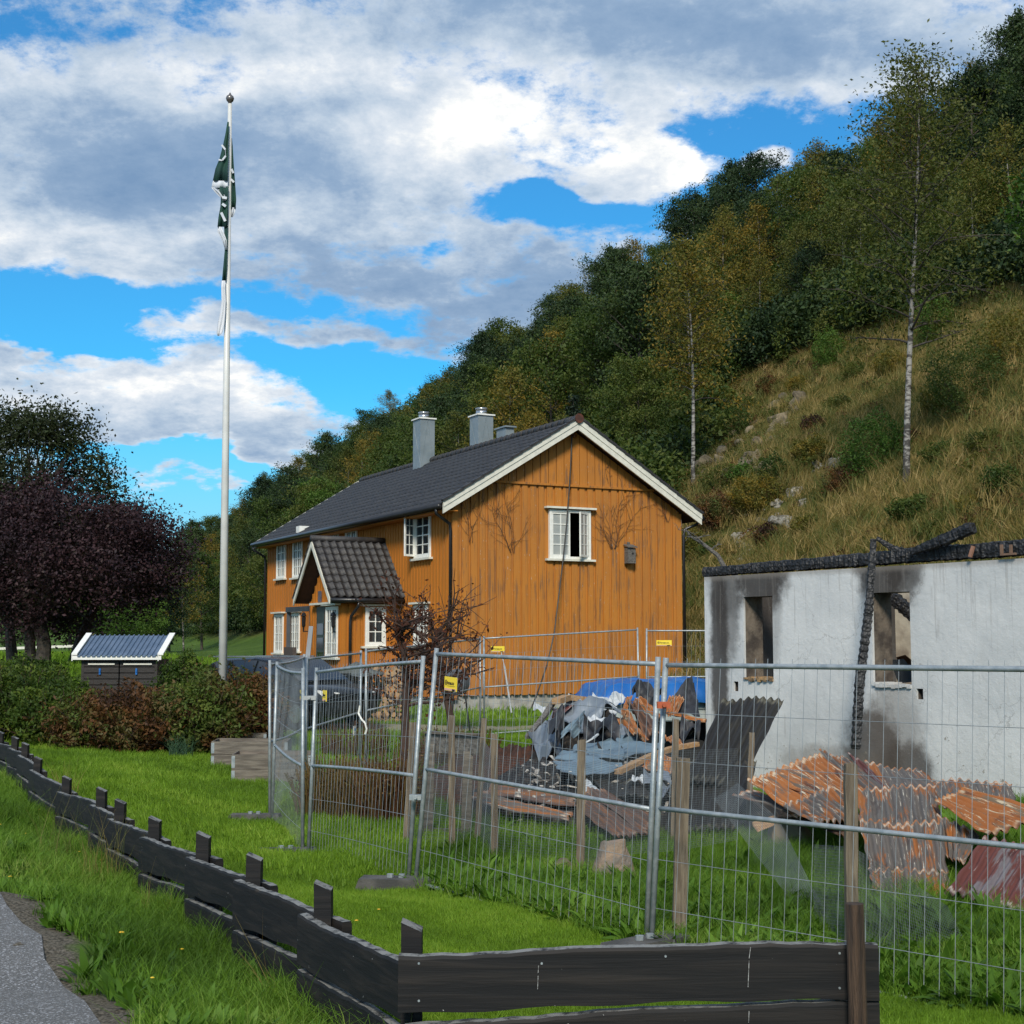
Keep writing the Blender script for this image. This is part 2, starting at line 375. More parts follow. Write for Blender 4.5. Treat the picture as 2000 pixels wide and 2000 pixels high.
def m_rust(name, metalc, orange, pale, dark, bias=.5, palebias=.62):
    m, n, b = newmat(name); b.inputs['Roughness'].default_value = .75
    t = n.new('ShaderNodeTexCoord').outputs['UV']
    g = n.new('ShaderNodeTexCoord').outputs['Object']
    a = n.noise(n.mapping(t, scale=(4.2, 1.0, 1)), 1.0, 8, .64, .5)
    a2 = n.noise(n.mapping(t, scale=(30, 1.6, 1)), 1.0, 7, .7, .3)
    k = n.math('ADD', n.math('MULTIPLY', a, .65), n.math('MULTIPLY', a2, .35))
    c = n.mix(n.ramp(k, bias - .03, bias + .035), metalc, orange)
    c = n.mix(n.ramp(n.noise(n.mapping(t, scale=(7, 3, 1), loc=(3, 5, 0)), 1, 6, .6), .56, .66, 0, .8), c, dark)
    pk = n.noise(n.mapping(t, scale=(40, 2.4, 1), loc=(1, 8, 0)), 1, 7, .74, .3)
    c = n.mix(n.ramp(pk, palebias - .03, palebias, 0, .95), c, pale)
    # pale patches and rust gathering along the cut ends
    v_ = n.sep(t)[1]; e1 = n.math('MINIMUM', v_, n.math('SUBTRACT', 1.0, v_))
    ep = n.math('ADD', e1, n.math('MULTIPLY', n.math('SUBTRACT', pk, .5), .20)); c = n.mix(n.math('MULTIPLY', n.ramp(ep, .04, .08, .75, 0), n.ramp(a, .44, .56)), c, pale)
    en = n.math('ADD', e1, n.math('MULTIPLY', n.math('SUBTRACT', a2, .5), .22))
    c = n.mix(n.ramp(en, .00, .05, .85, 0), c, orange)
    n.put(b.inputs['Base Color'], c); bp = n.new('ShaderNodeBump'); bp.inputs['Strength'].default_value = .5; bp.inputs['Distance'].default_value = .004
    n.put(bp.inputs['Height'], n.noise(g, 60, 5)); n.l.new(bp.outputs[0], b.inputs['Normal']); return m
def m_char():
    m, n, b = newmat('charred_wood'); b.inputs['Roughness'].default_value = .55
    t = n.new('ShaderNodeTexCoord').outputs['Object']
    v = n.new('ShaderNodeTexVoronoi'); n.put(v.inputs['Vector'], n.mapping(t, scale=(1, 1, 1))); v.inputs['Scale'].default_value = 22
    c = n.mix(n.ramp(n.noise(t, 9, 4), .4, .7), (.006, .006, .007), (.03, .03, .033)); n.put(b.inputs['Base Color'], c)
    bp = n.new('ShaderNodeBump'); bp.inputs['Strength'].default_value = .9; bp.inputs['Distance'].default_value = .02
    n.put(bp.inputs['Height'], v.outputs['Distance']); n.l.new(bp.outputs[0], b.inputs['Normal']); return m
def m_birch():
    m, n, b = newmat('birch_bark'); t = n.new('ShaderNodeTexCoord').outputs['Object']; b.inputs['Roughness'].default_value = .8
    a = n.noise(n.mapping(t, scale=(2.5, 2.5, 7)), 1, 6, .65, .4)
    z_ = n.sep(t)[2]
    thr = n.math('ADD', a, n.ramp(z_, 0, 3.5, .10, 0))
    c = n.mix(n.ramp(thr, .46, .58), (.30, .285, .26), (.05, .045, .04)); n.put(b.inputs['Base Color'], c)
    bp = n.new('ShaderNodeBump'); bp.inputs['Strength'].default_value = .5; n.put(bp.inputs['Height'], a); n.l.new(bp.outputs[0], b.inputs['Normal']); return m

MAT = {}
MAT['ground'] = m_ground(); MAT['asphalt'] = m_asphalt(); MAT['char'] = m_char(); MAT['birch'] = m_birch()
MAT['gable'] = m_siding('ochre_paint_weathered', (.47, .175, .020), (.40, .155, .026), (.10, .065, .045), 1.0)
MAT['side'] = m_siding('ochre_paint', (.47, .160, .011), (.42, .145, .012), (.25, .09, .02), 0.2)
MAT['trim'] = M('old_white_paint', (.70, .69, .60), (.60, .59, .52), 6, .55, .15)
MAT['white'] = M('white_paint', (.80, .80, .76), (.72, .72, .67), 9, .5)
MAT['soffit'] = M('brown_stain', (.055, .022, .012), (.035, .015, .01), 5, .7)
MAT['tile'] = M('black_roof_tile', (.022, .022, .025), (.040, .038, .038), 7, .55, .4)
MAT['tile2'] = M('mossy_roof_tile', (.028, .026, .027), (.07, .062, .055), 5, .6, .5, lo=.45, hi=.8)
MAT['gutter'] = M('black_plastic', (.015, .015, .017), None, 4, .35)
MAT['concrete'] = M('foundation_render', (.42, .41, .38), (.26, .25, .23), 3, .9, .4)
MAT['grey_metal'] = M('grey_sheet_metal', (.20, .24, .26), (.25, .29, .31), 2, .45, metal=.25)
MAT['steel'] = M('steel', (.6, .6, .6), (.5, .5, .5), 6, .25, metal=.9)
MAT['galv'] = M('galvanised_tube', (.27, .31, .33), (.40, .43, .44), 14, .45, .1, metal=.45)
MAT['wire'] = M('galvanised_wire', (.30, .33, .35), None, 9, .5, metal=.3)
MAT['net'] = M('fine_netting', (.13, .15, .16), None, 9, .6, metal=.2)
MAT['glass'] = M('window_glass', (.012, .015, .018), (.03, .035, .04), 2, .06, spec=.8)
MAT['glass_sky'] = M('curtained_glass', (.45, .46, .44), (.30, .33, .33), 1.2, .08, spec=.8)
MAT['dark'] = M('dark_interior', (.01, .01, .01), None, 4, .9)
MAT['door'] = M('dark_green_door', (.035, .050, .045), None, 4, .4)
MAT['stake'] = M('weathered_stake', (.21, .17, .12), (.11, .085, .06), 3, .85, .5, (14, 14, 1.2))
MAT['oldwood'] = M('grey_old_wood', (.16, .15, .135), (.07, .062, .055), 3, .85, .5, (9, 9, 9))
MAT['bedwood'] = M('bed_wood', (.19, .165, .135), (.10, .085, .07), 2.5, .85, .4, (1, 1, 8))
MAT['soil'] = M('soil', (.035, .024, .016), (.08, .05, .03), 12, .95, .6)
MAT['rubber'] = M('fence_foot', (.10, .095, .09), (.05, .05, .048), 6, .9, .4)
MAT['yellow'] = M('yellow_sign', (.85, .60, .02), (.85, .66, .06), 2, .4)
MAT['black'] = M('black_print', (.012, .012, .012), None, 4, .5)
MAT['signwhite'] = M('white_print', (.8, .74, .70), None, 4, .5)
MAT['signblue'] = M('blue_print', (.12, .36, .62), None, 4, .5)
MAT['tarp'] = M('blue_tarpaulin', (.008, .095, .34), (.012, .14, .44), 1.5, .4, .5, bscale=3)
MAT['trailer'] = M('trailer_side', (.38, .42, .41), (.25, .29, .29), 3, .5, .2)
MAT['shed'] = M('black_stained_boards', (.020, .017, .016), (.035, .03, .028), 4, .7, .3, (2, 2, 14))
MAT['blueroof'] = M('blue_grey_roof_metal', (.085, .13, .20), (.12, .17, .25), 3, .4, metal=.2)
MAT['carpaint'] = M('black_car_paint', (.006, .008, .010), (.008, .010, .013), 2, .25, spec=.4)
MAT['carglass'] = M('car_glass', (.012, .014, .016), None, 2, .04, spec=1)
MAT['tyre'] = M('tyre', (.015, .015, .015), None, 5, .8)
MAT['log'] = M('split_log', (.40, .25, .12), (.12, .08, .05), 9, .85, .4, lo=.4, hi=.6)
MAT['stone'] = M('pinkish_stone', (.30, .215, .15), (.17, .15, .13), 7, .9, .8, detail=8)
MAT['rock'] = M('hillside_rock', (.22, .175, .11), (.075, .062, .042), 2.2, .95, .9, detail=8)
MAT['whiterock'] = M('lichen_rock', (.34, .32, .28), (.085, .075, .055), 7.5, .95, .9, detail=8)
MAT['bark'] = M('bark', (.085, .070, .055), (.045, .038, .032), 8, .9, .6)
MAT['twig'] = M('twig_bark', (.060, .032, .022), (.035, .02, .015), 6, .85)
MAT['vine'] = M('dead_vine', (.055, .032, .022), None, 6, .9)
MAT['pole'] = M('flagpole_enamel', (.66, .66, .63), (.58, .58, .56), 3, .3)
MAT['finial'] = M('finial_metal', (.20, .18, .17), None, 5, .3, metal=.6)
MAT['flag_green'] = M('green_cloth', (.008, .055, .035), (.006, .035, .035), 2.0, .8)
MAT['flag_white'] = M('white_cloth', (.50, .54, .60), (.62, .64, .68), 2, .8)
MAT['steelsheet'] = M('bent_grey_sheet', (.17, .20, .235), (.33, .36, .39), 1.3, .42, .2, metal=.25, lo=.45, hi=.75)
MAT['bluesheet'] = M('blue_grey_sheet', (.16, .23, .28), (.11, .16, .20), 1.6, .45, .2, metal=.15)
MAT['darksheet'] = M('sooty_sheet', (.012, .013, .016), (.045, .045, .05), 2.5, .6, .3)
MAT['palesheet'] = M('pale_bent_sheet', (.55, .57, .58), (.38, .41, .43), 3, .5, .2)
MAT['wood_raw'] = M('splintered_wood', (.42, .27, .14), (.30, .17, .08), 3, .8, .3, (2, 12, 12))
MAT['cable'] = M('black_cable', (.02, .018, .016), None, 5, .5)
MAT['rust_orange'] = m_rust('rust_orange', (.13, .105, .08), (.36, .12, .022), (.60, .54, .40), (.075, .028, .018), .47, .60)
MAT['rust_grey'] = m_rust('rust_grey', (.115, .10, .088), (.31, .105, .02), (.55, .50, .41), (.07, .05, .042), .535, .62)
MAT['rust_red'] = m_rust('rust_red', (.16, .14, .15), (.12, .034, .026), (.50, .44, .40), (.055, .018, .018), .47, .66)
MAT['rust_deep'] = m_rust('rust_deep', (.17, .12, .07), (.33, .105, .018), (.58, .48, .32), (.10, .035, .012), .455, .60)
MAT['rust_brown'] = m_rust('rust_brown', (.105, .065, .05), (.20, .085, .035), (.30, .22, .17), (.035, .022, .02), .52, .66)
MAT['rust_black'] = m_rust('rust_black', (.016, .015, .014), (.030, .026, .018), (.16, .15, .11), (.010, .010, .010), .56, .70)
def m_plank():
    m, n, b = newmat('black_stained_plank'); t = n.new('ShaderNodeTexCoord').outputs['Object']; b.inputs['Roughness'].default_value = .68; b.inputs['Specular IOR Level'].default_value = .3
    oi = n.new('ShaderNodeObjectInfo').outputs['Location']; v = n.vmath('ADD', t, oi)
    g = n.noise(n.mapping(v, scale=(1.2, 3, 26)), 1, 6, .62, .5)
    c = n.mix(n.ramp(g, .4, .75), (.007, .007, .008), (.024, .020, .018))
    k = n.noise(v, 42, 3); c = n.mix(n.ramp(k, .735, .76, 0, .8), c, (.5, .5, .48))
    kn = n.noise(v, 3.2, 2); c = n.mix(n.ramp(kn, .70, .74, 0, .6), c, (.06, .045, .03))
    nz = n.sep(n.new('ShaderNodeNewGeometry').outputs['Normal'])[2]
    lich = n.math('MULTIPLY', n.ramp(nz, .55, .9), n.ramp(n.noise(v, 14, 6, .7), .36, .56))
    c = n.mix(lich, c, (.22, .22, .21)); n.put(b.inputs['Base Color'], c)
    bp = n.new('ShaderNodeBump'); bp.inputs['Strength'].default_value = .35; bp.inputs['Distance'].default_value = .01
    n.put(bp.inputs['Height'], g); n.l.new(bp.outputs[0], b.inputs['Normal']); return m
MAT['plank'] = m_plank()
MAT['roundpost'] = M('dark_brown_post', (.030, .018, .012), (.085, .05, .03), 2, .75, .8, (26, 26, 1.6))

L_ = dict(forest=[(.020, .040, .010), (.042, .075, .015), (.075, .105, .020), (.12, .125, .025)],
          dark=[(.012, .028, .011), (.026, .050, .016), (.048, .075, .020)],
          birch=[(.045, .062, .013), (.085, .10, .020), (.13, .125, .024), (.24, .15, .02)],
          purple=[(.012, .009, .012), (.026, .015, .020), (.055, .026, .030), (.050, .050, .036)],
          purple_green=[(.022, .026, .014), (.040, .056, .020), (.06, .095, .026)],
          bright=[(.035, .080, .012), (.065, .13, .02), (.11, .18, .03)],
          hedge=[(.05, .026, .014), (.12, .055, .018), (.085, .10, .022), (.075, .12, .022), (.15, .18, .035)],
          hedge_brown=[(.035, .018, .013), (.085, .042, .020), (.15, .065, .022), (.10, .085, .028), (.085, .11, .03)],
          hedge_green=[(.030, .055, .010), (.055, .095, .014), (.12, .16, .02), (.17, .15, .03)],
          deadleaf=[(.05, .018, .010), (.11, .034, .016), (.17, .06, .024)],
          grass=[(.052, .110, .010), (.095, .19, .016), (.15, .27, .028), (.27, .33, .08)],
          lawn=[(.080, .155, .012), (.13, .235, .016), (.18, .31, .024), (.27, .37, .05)],
          weed=[(.045, .100, .010), (.085, .18, .016), (.16, .28, .035)],
          dry=[(.060, .090, .020), (.12, .135, .034), (.29, .21, .072), (.44, .32, .14)],
          reed=[(.055, .022, .012), (.11, .048, .022), (.13, .10, .03), (.19, .11, .05)],
          conifer=[(.008, .018, .010), (.014, .030, .014), (.022, .040, .016)])
for k, c in L_.items(): MAT['lf_' + k] = leafmat('leaf_' + k, c, .12 if k in ('purple', 'conifer', 'dark') else .3, nw=2.2 if k in ('lawn', 'grass', 'weed', 'hedge', 'hedge_brown', 'hedge_green') else .7, nscale=1.1 if k.startswith('hedge') else .6)

# ================================================================ SETTING
def graded(*segs):
    out = []
    for a, b, st_ in segs: out += list(np.arange(a, b, st_))
    out.append(segs[-1][1]); return np.array(out)
gx = graded((-3500, -700, 560), (-700, -120, 58), (-120, -30, 3), (-30, -8, .9), (-8, 14, .32), (14, 60, .9), (60, 140, 2.5), (140, 700, 56), (700, 3500, 560))
gy = graded((-60, -8, 13), (-8, 2, 1), (2, 24, .32), (24, 60, .8), (60, 150, 1.8), (150, 330, 4.5), (330, 1200, 60), (1200, 7000, 830))
GX, GY = np.meshgrid(gx, gy); GZ = np.concatenate([gz(GX[i:i + 20], GY[i:i + 20]) for i in range(0, len(gy), 20)])
rs = (GX - road_p[0]) * road_n[0] + (GY - road_p[1]) * road_n[1]
GZ = GZ - .06 * np.clip((-rs - .1) / .3, 0, 1)
nx_, ny_ = len(gx), len(gy)
idx = np.arange(nx_ * ny_).reshape(ny_, nx_)
q = np.stack([idx[:-1, :-1], idx[:-1, 1:], idx[1:, 1:], idx[1:, :-1]], -1).reshape(-1, 4)
g = link('ground', fastmesh('ground', np.stack([GX, GY, GZ], -1).reshape(-1, 3), q, smooth=True), MAT['ground']); g['kind'] = 'structure'
# road: a strip laid on the ground
def strip(name, centre, width, mat, dz, n=5):
    c = np.array(centre, float); v = []
    for i, p in enumerate(c):
        t = c[min(i + 1, len(c) - 1)] - c[max(i - 1, 0)]; t /= np.linalg.norm(t); nn = np.array([t[1], -t[0]])
        for k in range(n + 1):
            s_ = p + nn * width * (k / n - .5); s_ = s_ + nn * (.025 * math.sin(i * 2.3) + .02 * math.sin(i * .9)) * (k in (0, n))
            v.append((s_[0], s_[1], g1(*s_) + dz))
    q = [(a * (n + 1) + k, a * (n + 1) + k + 1, (a + 1) * (n + 1) + k + 1, (a + 1) * (n + 1) + k) for a in range(len(c) - 1) for k in range(n)]
    o = link(name, fastmesh(name, np.array(v), np.array(q), smooth=True), mat); o['kind'] = 'structure'; return o
strip('road', [road_p - road_n * 2.2 + road_dir * t for t in np.arange(-16, 34, .5)], 4.4, MAT['asphalt'], .004, 8)
MAT['pale_road'] = M('pale_gravel_road', (.24, .245, .245), (.20, .21, .21), 3, .9)
strip('side_road', [(-40 + t, 66 + 3.5 * math.sin(t / 26 * 2.2), ) for t in np.arange(0, 28, 1.5)], 6, MAT['pale_road'], .03, 3)
# far blue hill closing the valley
mb = MB(); pts = []
for i in range(41):
    t = i / 40; xx = -1100 + 1900 * t; pts.append((xx, 1900 + 200 * math.sin(t * 9), 60 + 70 * math.sin(t * 3.1) + 14 * math.sin(t * 17)))
vs = []; fs = []
for i, p in enumerate(pts):
    for k in range(6):
        f_ = k / 5; vs.append((p[0], p[1] - 500 * (1 - f_), p[2] * (f_ ** 1.2) + 6 * math.sin(i * 1.7 + k)))
for i in range(40):
    for k in range(5): a = i * 6 + k; fs.append((a, a + 6, a + 7, a + 1))
mb.add(vs, fs); MAT['farhill'] = M('far_forest', (.035, .06, .055), (.06, .085, .075), .02, .9)
o = link('distant_hill', mb.mesh('distant_hill', True), MAT['farhill']); o['kind'] = 'structure'

# ================================================================ HOUSE
HRZ = math.atan2(.4537, .8912)
HC = at(882, 1358, 38)
house = thing('farmhouse', 'ochre orange wooden two-storey farmhouse with black tiled roof and white window trim', 'house', HC, HRZ)
HW, HL, HE = 7.34, 16.6, 5.22
SL = .615; HAP = HE + SL * HW / 2
def fh(px, py, axis, val, par=house):
    o = to_local(par, np.array([0, 0, CAMZ])); p = to_local(par, np.array([0, 0, CAMZ]) + ray(px, py)); dd = p - o
    t = (val - o[axis]) / dd[axis]; return o + dd * t
def ga(px, py): p = fh(px, py, 1, 0); return p[0], p[2]       # gable: along, up
def sa(px, py): p = fh(px, py, 0, 0); return p[1], p[2]       # long side: along, up
# foundation, walls
mb = MB(); mb.box(.06, HW - .06, .06, HL - .06, -1.2, 0); obj('foundation', mb, MAT['concrete'], house)
def holed(mb, P, L, H, T, holes, z0=0):
    """upright wall slab; P maps (along, up, depth) to 3-D; holes are (a0, a1, z0, z1)"""
    xs = sorted({0, L, *[h[0] for h in holes], *[h[1] for h in holes]}); zs = sorted({z0, H, *[h[2] for h in holes], *[h[3] for h in holes]})
    hole = lambda x, z: any(h[0] < x < h[1] and h[2] < z < h[3] for h in holes)
    nx, nz = len(xs) - 1, len(zs) - 1
    sol = [[not hole((xs[i] + xs[i + 1]) / 2, (zs[k] + zs[k + 1]) / 2) for k in range(nz)] for i in range(nx)]
    S = lambda i, k: 0 <= i < nx and 0 <= k < nz and sol[i][k]
    for i in range(nx):
        for k in range(nz):
            if not sol[i][k]: continue
            x0, x1, a0, a1 = xs[i], xs[i + 1], zs[k], zs[k + 1]
            for dpt in (0, T): mb.add([P(x0, a0, dpt), P(x1, a0, dpt), P(x1, a1, dpt), P(x0, a1, dpt)], [(0, 1, 2, 3)])
            if not S(i - 1, k): mb.add([P(x0, a0, 0), P(x0, a1, 0), P(x0, a1, T), P(x0, a0, T)], [(0, 1, 2, 3)])
            if not S(i + 1, k): mb.add([P(x1, a0, 0), P(x1, a1, 0), P(x1, a1, T), P(x1, a0, T)], [(0, 1, 2, 3)])
            if not S(i, k - 1): mb.add([P(x0, a0, 0), P(x1, a0, 0), P(x1, a0, T), P(x0, a0, T)], [(0, 1, 2, 3)])
            if not S(i, k + 1): mb.add([P(x0, a1, 0), P(x1, a1, 0), P(x1, a1, T), P(x0, a1, T)], [(0, 1, 2, 3)])
gw0 = ga(1071, 1091); gw1 = ga(1151, 999); GWI = (gw0[0], gw1[0], gw0[1], gw1[1])
mb = MB(); holed(mb, lambda a, z_, d_: (a, d_, z_), HW, HE, .15, [GWI])
mb.prism([(0, 0, HE), (HW, 0, HE), (HW / 2, 0, HAP)], (0, .15, 0))
mb.box(0, .15, .152, HL, 0, HE); mb.box(HW - .15, HW, .152, HL, 0, HE); mb.box(.152, HW - .152, HL - .15, HL, 0, HE)
mb.prism([(.152, HL - .15, HE), (HW - .152, HL - .15, HE), (HW / 2, HL - .15, HAP - .1)], (0, .15, 0))
mb.box(.152, HW - .152, .152, HL - .152, 2.45, 2.6)
obj('wall', mb, MAT['gable'], house)
# gable boards, each its own piece
drip = ga(1110, 949)[1]
zr = lambda a: HE + SL * min(a, HW - a) - .02
pitch = .262; nb_ = int(HW / pitch)
pitch = HW / nb_
hx0, hx1, hz0, hz1 = GWI[0] - .06, GWI[1] + .06, GWI[2] - .06, GWI[3] + .06
def board(a0, a1, z0, z1f, y0, y1, name='board'):
    if z1f(a0) - z0 < .05 and z1f(a1) - z0 < .05: return
    m_ = MB(); zt0, zt1 = max(z1f(a0), z0 + .01), max(z1f(a1), z0 + .01); am = (a0 + a1) / 2
    poly = [(a0, y0, z0), (a1, y0, z0), (a1, y0, zt1)] + ([(am, y0, z1f(am))] if (a0 < HW / 2 < a1) else []) + [(a0, y0, zt0)]
    m_.prism(poly, (0, y1 - y0, 0)); obj(name, m_, MAT['gable'], house)
dl, dr = ga(944, 940)[0], ga(1277, 958)[0]
for i in range(nb_):
    wv_ = .165 + .03 * ((i * 7) % 5) / 4
    a0 = i * pitch + .01; a1 = a0 + wv_; am = (a0 + a1) / 2
    under = dl < am < dr
    top = (lambda a: min(zr(a), drip)) if under else zr
    yo = -.042 - .004 * (i % 3)
    z_b = -.02 + .006 * math.sin(i * 2.1)
    if a1 > hx0 and a0 < hx1:
        board(a0, a1, z_b, lambda a: hz0, yo, -.002)
        if hz1 < drip: board(a0, a1, hz1, lambda a: min(top(a), drip), yo, -.002)
    else: board(a0, a1, z_b, top, yo, -.002)
# upper gable boards, set a little proud of the drip board
nu = int((dr - dl) / .245); pu = (dr - dl) / nu
for i in range(nu):
    a0 = dl + i * pu + .004; a1 = a0 + pu - .022
    board(a0, a1, drip + .03, zr, -.052 - .003 * (i % 2), -.002)
mb = MB(); mb.box(dl - .02, dr + .02, -.10, -.002, drip - .03, drip + .03); obj('drip_board', mb, MAT['gable'], house)
mb = MB(); mb.box(HW - .17, HW + .03, -.07, -.048, -.12, HE - .05); obj('corner_board', mb, MAT['gable'], house)
mb = MB(); mb.box(-.03, .13, -.075, -.05, -.12, HE - .05); obj('corner_board', mb, MAT['gable'], house)

# long side: narrow boards under ten pixels wide, one joined part
mb = MB(); k_ = 0; a = .08
while a < HL: mb.box(-.03, -.002, a, a + .115, -.1, HE - .03); a += .205
obj('side_boards', mb, MAT['side'], house, kind='stuff')
mb = MB(); mb.box(-.012, -.003, .0, HL, -.1, HE - .02); obj('side_wall_skin', mb, MAT['side'], house)

# windows
def window(par, W, a0, a1, z0, z1, cols, rows, sashes=2, glass='glass', sill=True, head=True, over=.16, name='window', skip=(), thin=1.0):
    """W(a, z, out) -> local 3-D point on that facade"""
    def bx(m_, p0, p1, b0, b1, o0, o1):
        c = [W(p, b, o) for p in (p0, p1) for b in (b0, b1) for o in (o0, o1)]
        c = np.array(c); m_.box(*[v for k in range(3) for v in (c[:, k].min(), c[:, k].max())])
    m_ = MB(); fw = .07 * thin
    bx(m_, a0, a0 + fw, z0, z1, -.02, .07); bx(m_, a1 - fw, a1, z0, z1, -.02, .07)
    bx(m_, a0 + fw, a1 - fw, z1 - fw, z1, -.02, .068); bx(m_, a0 + fw, a1 - fw, z0, z0 + fw, -.02, .068)
    sw = (a1 - a0 - 2 * fw) / sashes; panes = []
    for s_ in range(sashes):
        if s_ in skip: continue
        b0, b1 = a0 + fw + s_ * sw, a0 + fw + (s_ + 1) * sw; e = .05 * thin
        bx(m_, b0 + .003, b0 + e, z0 + fw, z1 - fw, .0, .055); bx(m_, b1 - e, b1 - .003, z0 + fw, z1 - fw, .0, .055)
        bx(m_, b0 + e, b1 - e, z1 - fw - e, z1 - fw, .0, .053); bx(m_, b0 + e, b1 - e, z0 + fw, z0 + fw + e, .0, .053)
        ax = np.linspace(b0 + e, b1 - e, cols + 1); zx = np.linspace(z0 + fw + e, z1 - fw - e, rows + 1)
        for t in ax[1:-1]: bx(m_, t - .013, t + .013, zx[0], zx[-1], .012, .046)
        for t in zx[1:-1]: bx(m_, ax[0], ax[-1], t - .014, t + .014, .010, .043)
        panes += [(ax[i], ax[i + 1], zx[k], zx[k + 1]) for i in range(cols) for k in range(rows)]
    wo_ = obj(name, m_, MAT['white'], par)
    for p in panes:
        g_ = MB(); bx(g_, p[0] + .002, p[1] - .002, p[2] + .002, p[3] - .002, .018, .026); obj('pane', g_, MAT[glass], wo_)
    if sill: s2 = MB(); bx(s2, a0 - .12, a1 + .12, z0 - .06, z0, -.0, .14); obj('sill', s2, MAT['trim'], wo_)
    if head: s2 = MB(); bx(s2, a0 - .14, a1 + .14, z1 + .03, z1 + .085, -.0, .17); obj('head_board', s2, MAT['trim'], wo_)
    return wo_
def casement(par, hinge, direc, wd, z0, z1, cols, rows, glass='glass'):
    """an open sash hung at hinge (x, y), reaching along direc"""
    m_ = MB(); dx, dy = direc; nx2, ny2 = -dy, dx; t = .02
    def bx(s0, s1, b0, b1, th=t):
        P = [(hinge[0] + dx * s + nx2 * o, hinge[1] + dy * s + ny2 * o, b) for s in (s0, s1) for o in (-th, th) for b in (b0, b1)]
        m_.add(P, [(0, 1, 3, 2), (4, 6, 7, 5), (0, 4, 5, 1), (2, 3, 7, 6), (0, 2, 6, 4), (1, 5, 7, 3)])
    bx(0, .05, z0, z1); bx(wd - .05, wd, z0, z1); bx(.05, wd - .05, z0, z0 + .06, .019); bx(.05, wd - .05, z1 - .05, z1, .019)
    for i in range(1, cols): s_ = .05 + (wd - .1) * i / cols; bx(s_ - .012, s_ + .012, z0 + .06, z1 - .05, .014)
    for k in range(1, rows): b = z0 + .06 + (z1 - z0 - .11) * k / rows; bx(.05, wd - .05, b - .013, b + .013, .012)
    s_ = obj('casement', m_, MAT['white'], par); m_ = MB(); bx(.05, wd - .05, z0 + .06, z1 - .05, .004); obj('pane', m_, MAT[glass], s_)
Wg = lambda a, z_, o: (a, -o - .02, z_)
Ws = lambda a, z_, o: (-o - .01, a, z_)
# gable window: left sash shut, right sash standing open, panes mottled pale grey
a0, a1, z0, z1 = GWI
gwin = window(house, Wg, a0, a1, z0, z1, 2, 4, 2, 'glass_sky', skip=(1,))
casement(gwin, (a1 - .09, -.06), (-.80, -.59), .54, z0 + .06, z1 - .06, 2, 4, 'glass_sky')
# long side windows
def swin(l, r, t, b, cols=2, rows=4, sashes=1, glass='glass', **k):
    far = sa(l, (t + b) / 2)[0]; near = sa(r, (t + b) / 2)[0]; zt = sa((l + r) / 2, t)[1]; zb = sa((l + r) / 2, b)[1]
    return window(house, Ws, near, far, zb, zt, cols, rows, sashes, glass, **k)
w1 = swin(813, 844, 1001, 1090, 2, 4, 1)
fy = sa(813, 1045)[0]; casement(w1, (-.07, fy), (-.93, -.37), .38, sa(822, 1086)[1], sa(822, 1004)[1], 2, 4)
swin(678, 700, 1032, 1100, 2, 4, 2); swin(643, 664, 1039, 1106, 2, 4, 2)
swin(575, 592.5, 1054, 1128, 2, 4, 2, thin=.8); swin(543.5, 560, 1060, 1130, 2, 4, 2, thin=.8)
swin(539, 555.5, 1200, 1275, 2, 4, 2, thin=.8); swin(569, 587.5, 1198, 1272, 2, 4, 2, thin=.8)
swin(812, 838, 1182, 1262, 2, 4, 2)
# roof: deck, soffit, bargeboards, tiles
OV, OG, OF = .46, .42, .25
zroof = lambda a: HE + SL * min(a, HW - a)
mb = MB(); T_ = .16
for s_ in (0, 1):
    X = (lambda v: v) if s_ == 0 else (lambda v: HW - v)
    mb.prism([(X(-OV), -OG, zroof(-OV) + .02), (X(HW / 2), -OG, zroof(HW / 2) + .02), (X(HW / 2), -OG, zroof(HW / 2) + T_), (X(-OV), -OG, zroof(-OV) + T_)], (0, HL + OG + OF, 0))
roof = obj('roof', mb, MAT['soffit'], house)
# bargeboards in two courses, both rakes of the near gable
for s_ in (0, 1):
    X = (lambda v: v) if s_ == 0 else (lambda v: HW - v)
    for (b0, b1, y0) in ((-.10, .065, -OG - .055), (.070, .232, -OG - .078)):
        m_ = MB(); m_.prism([(X(-OV - .02), y0, zroof(-OV) + b0), (X(HW / 2), y0, zroof(HW / 2) + b0), (X(HW / 2), y0, zroof(HW / 2) + b1), (X(-OV - .02), y0, zroof(-OV) + b1)], (0, -y0 - OG - .002, 0))
        obj('bargeboard', m_, MAT['trim'], roof)
for yy_ in (HL + OF,):
    m_ = MB(); m_.prism([(-OV, yy_, zroof(-OV) - .02), (HW / 2, yy_, zroof(HW / 2) - .02), (HW / 2, yy_, zroof(HW / 2) + .22), (-OV, yy_, zroof(-OV) + .22)], (0, .04, 0)); obj('bargeboard', m_, MAT['trim'], roof)
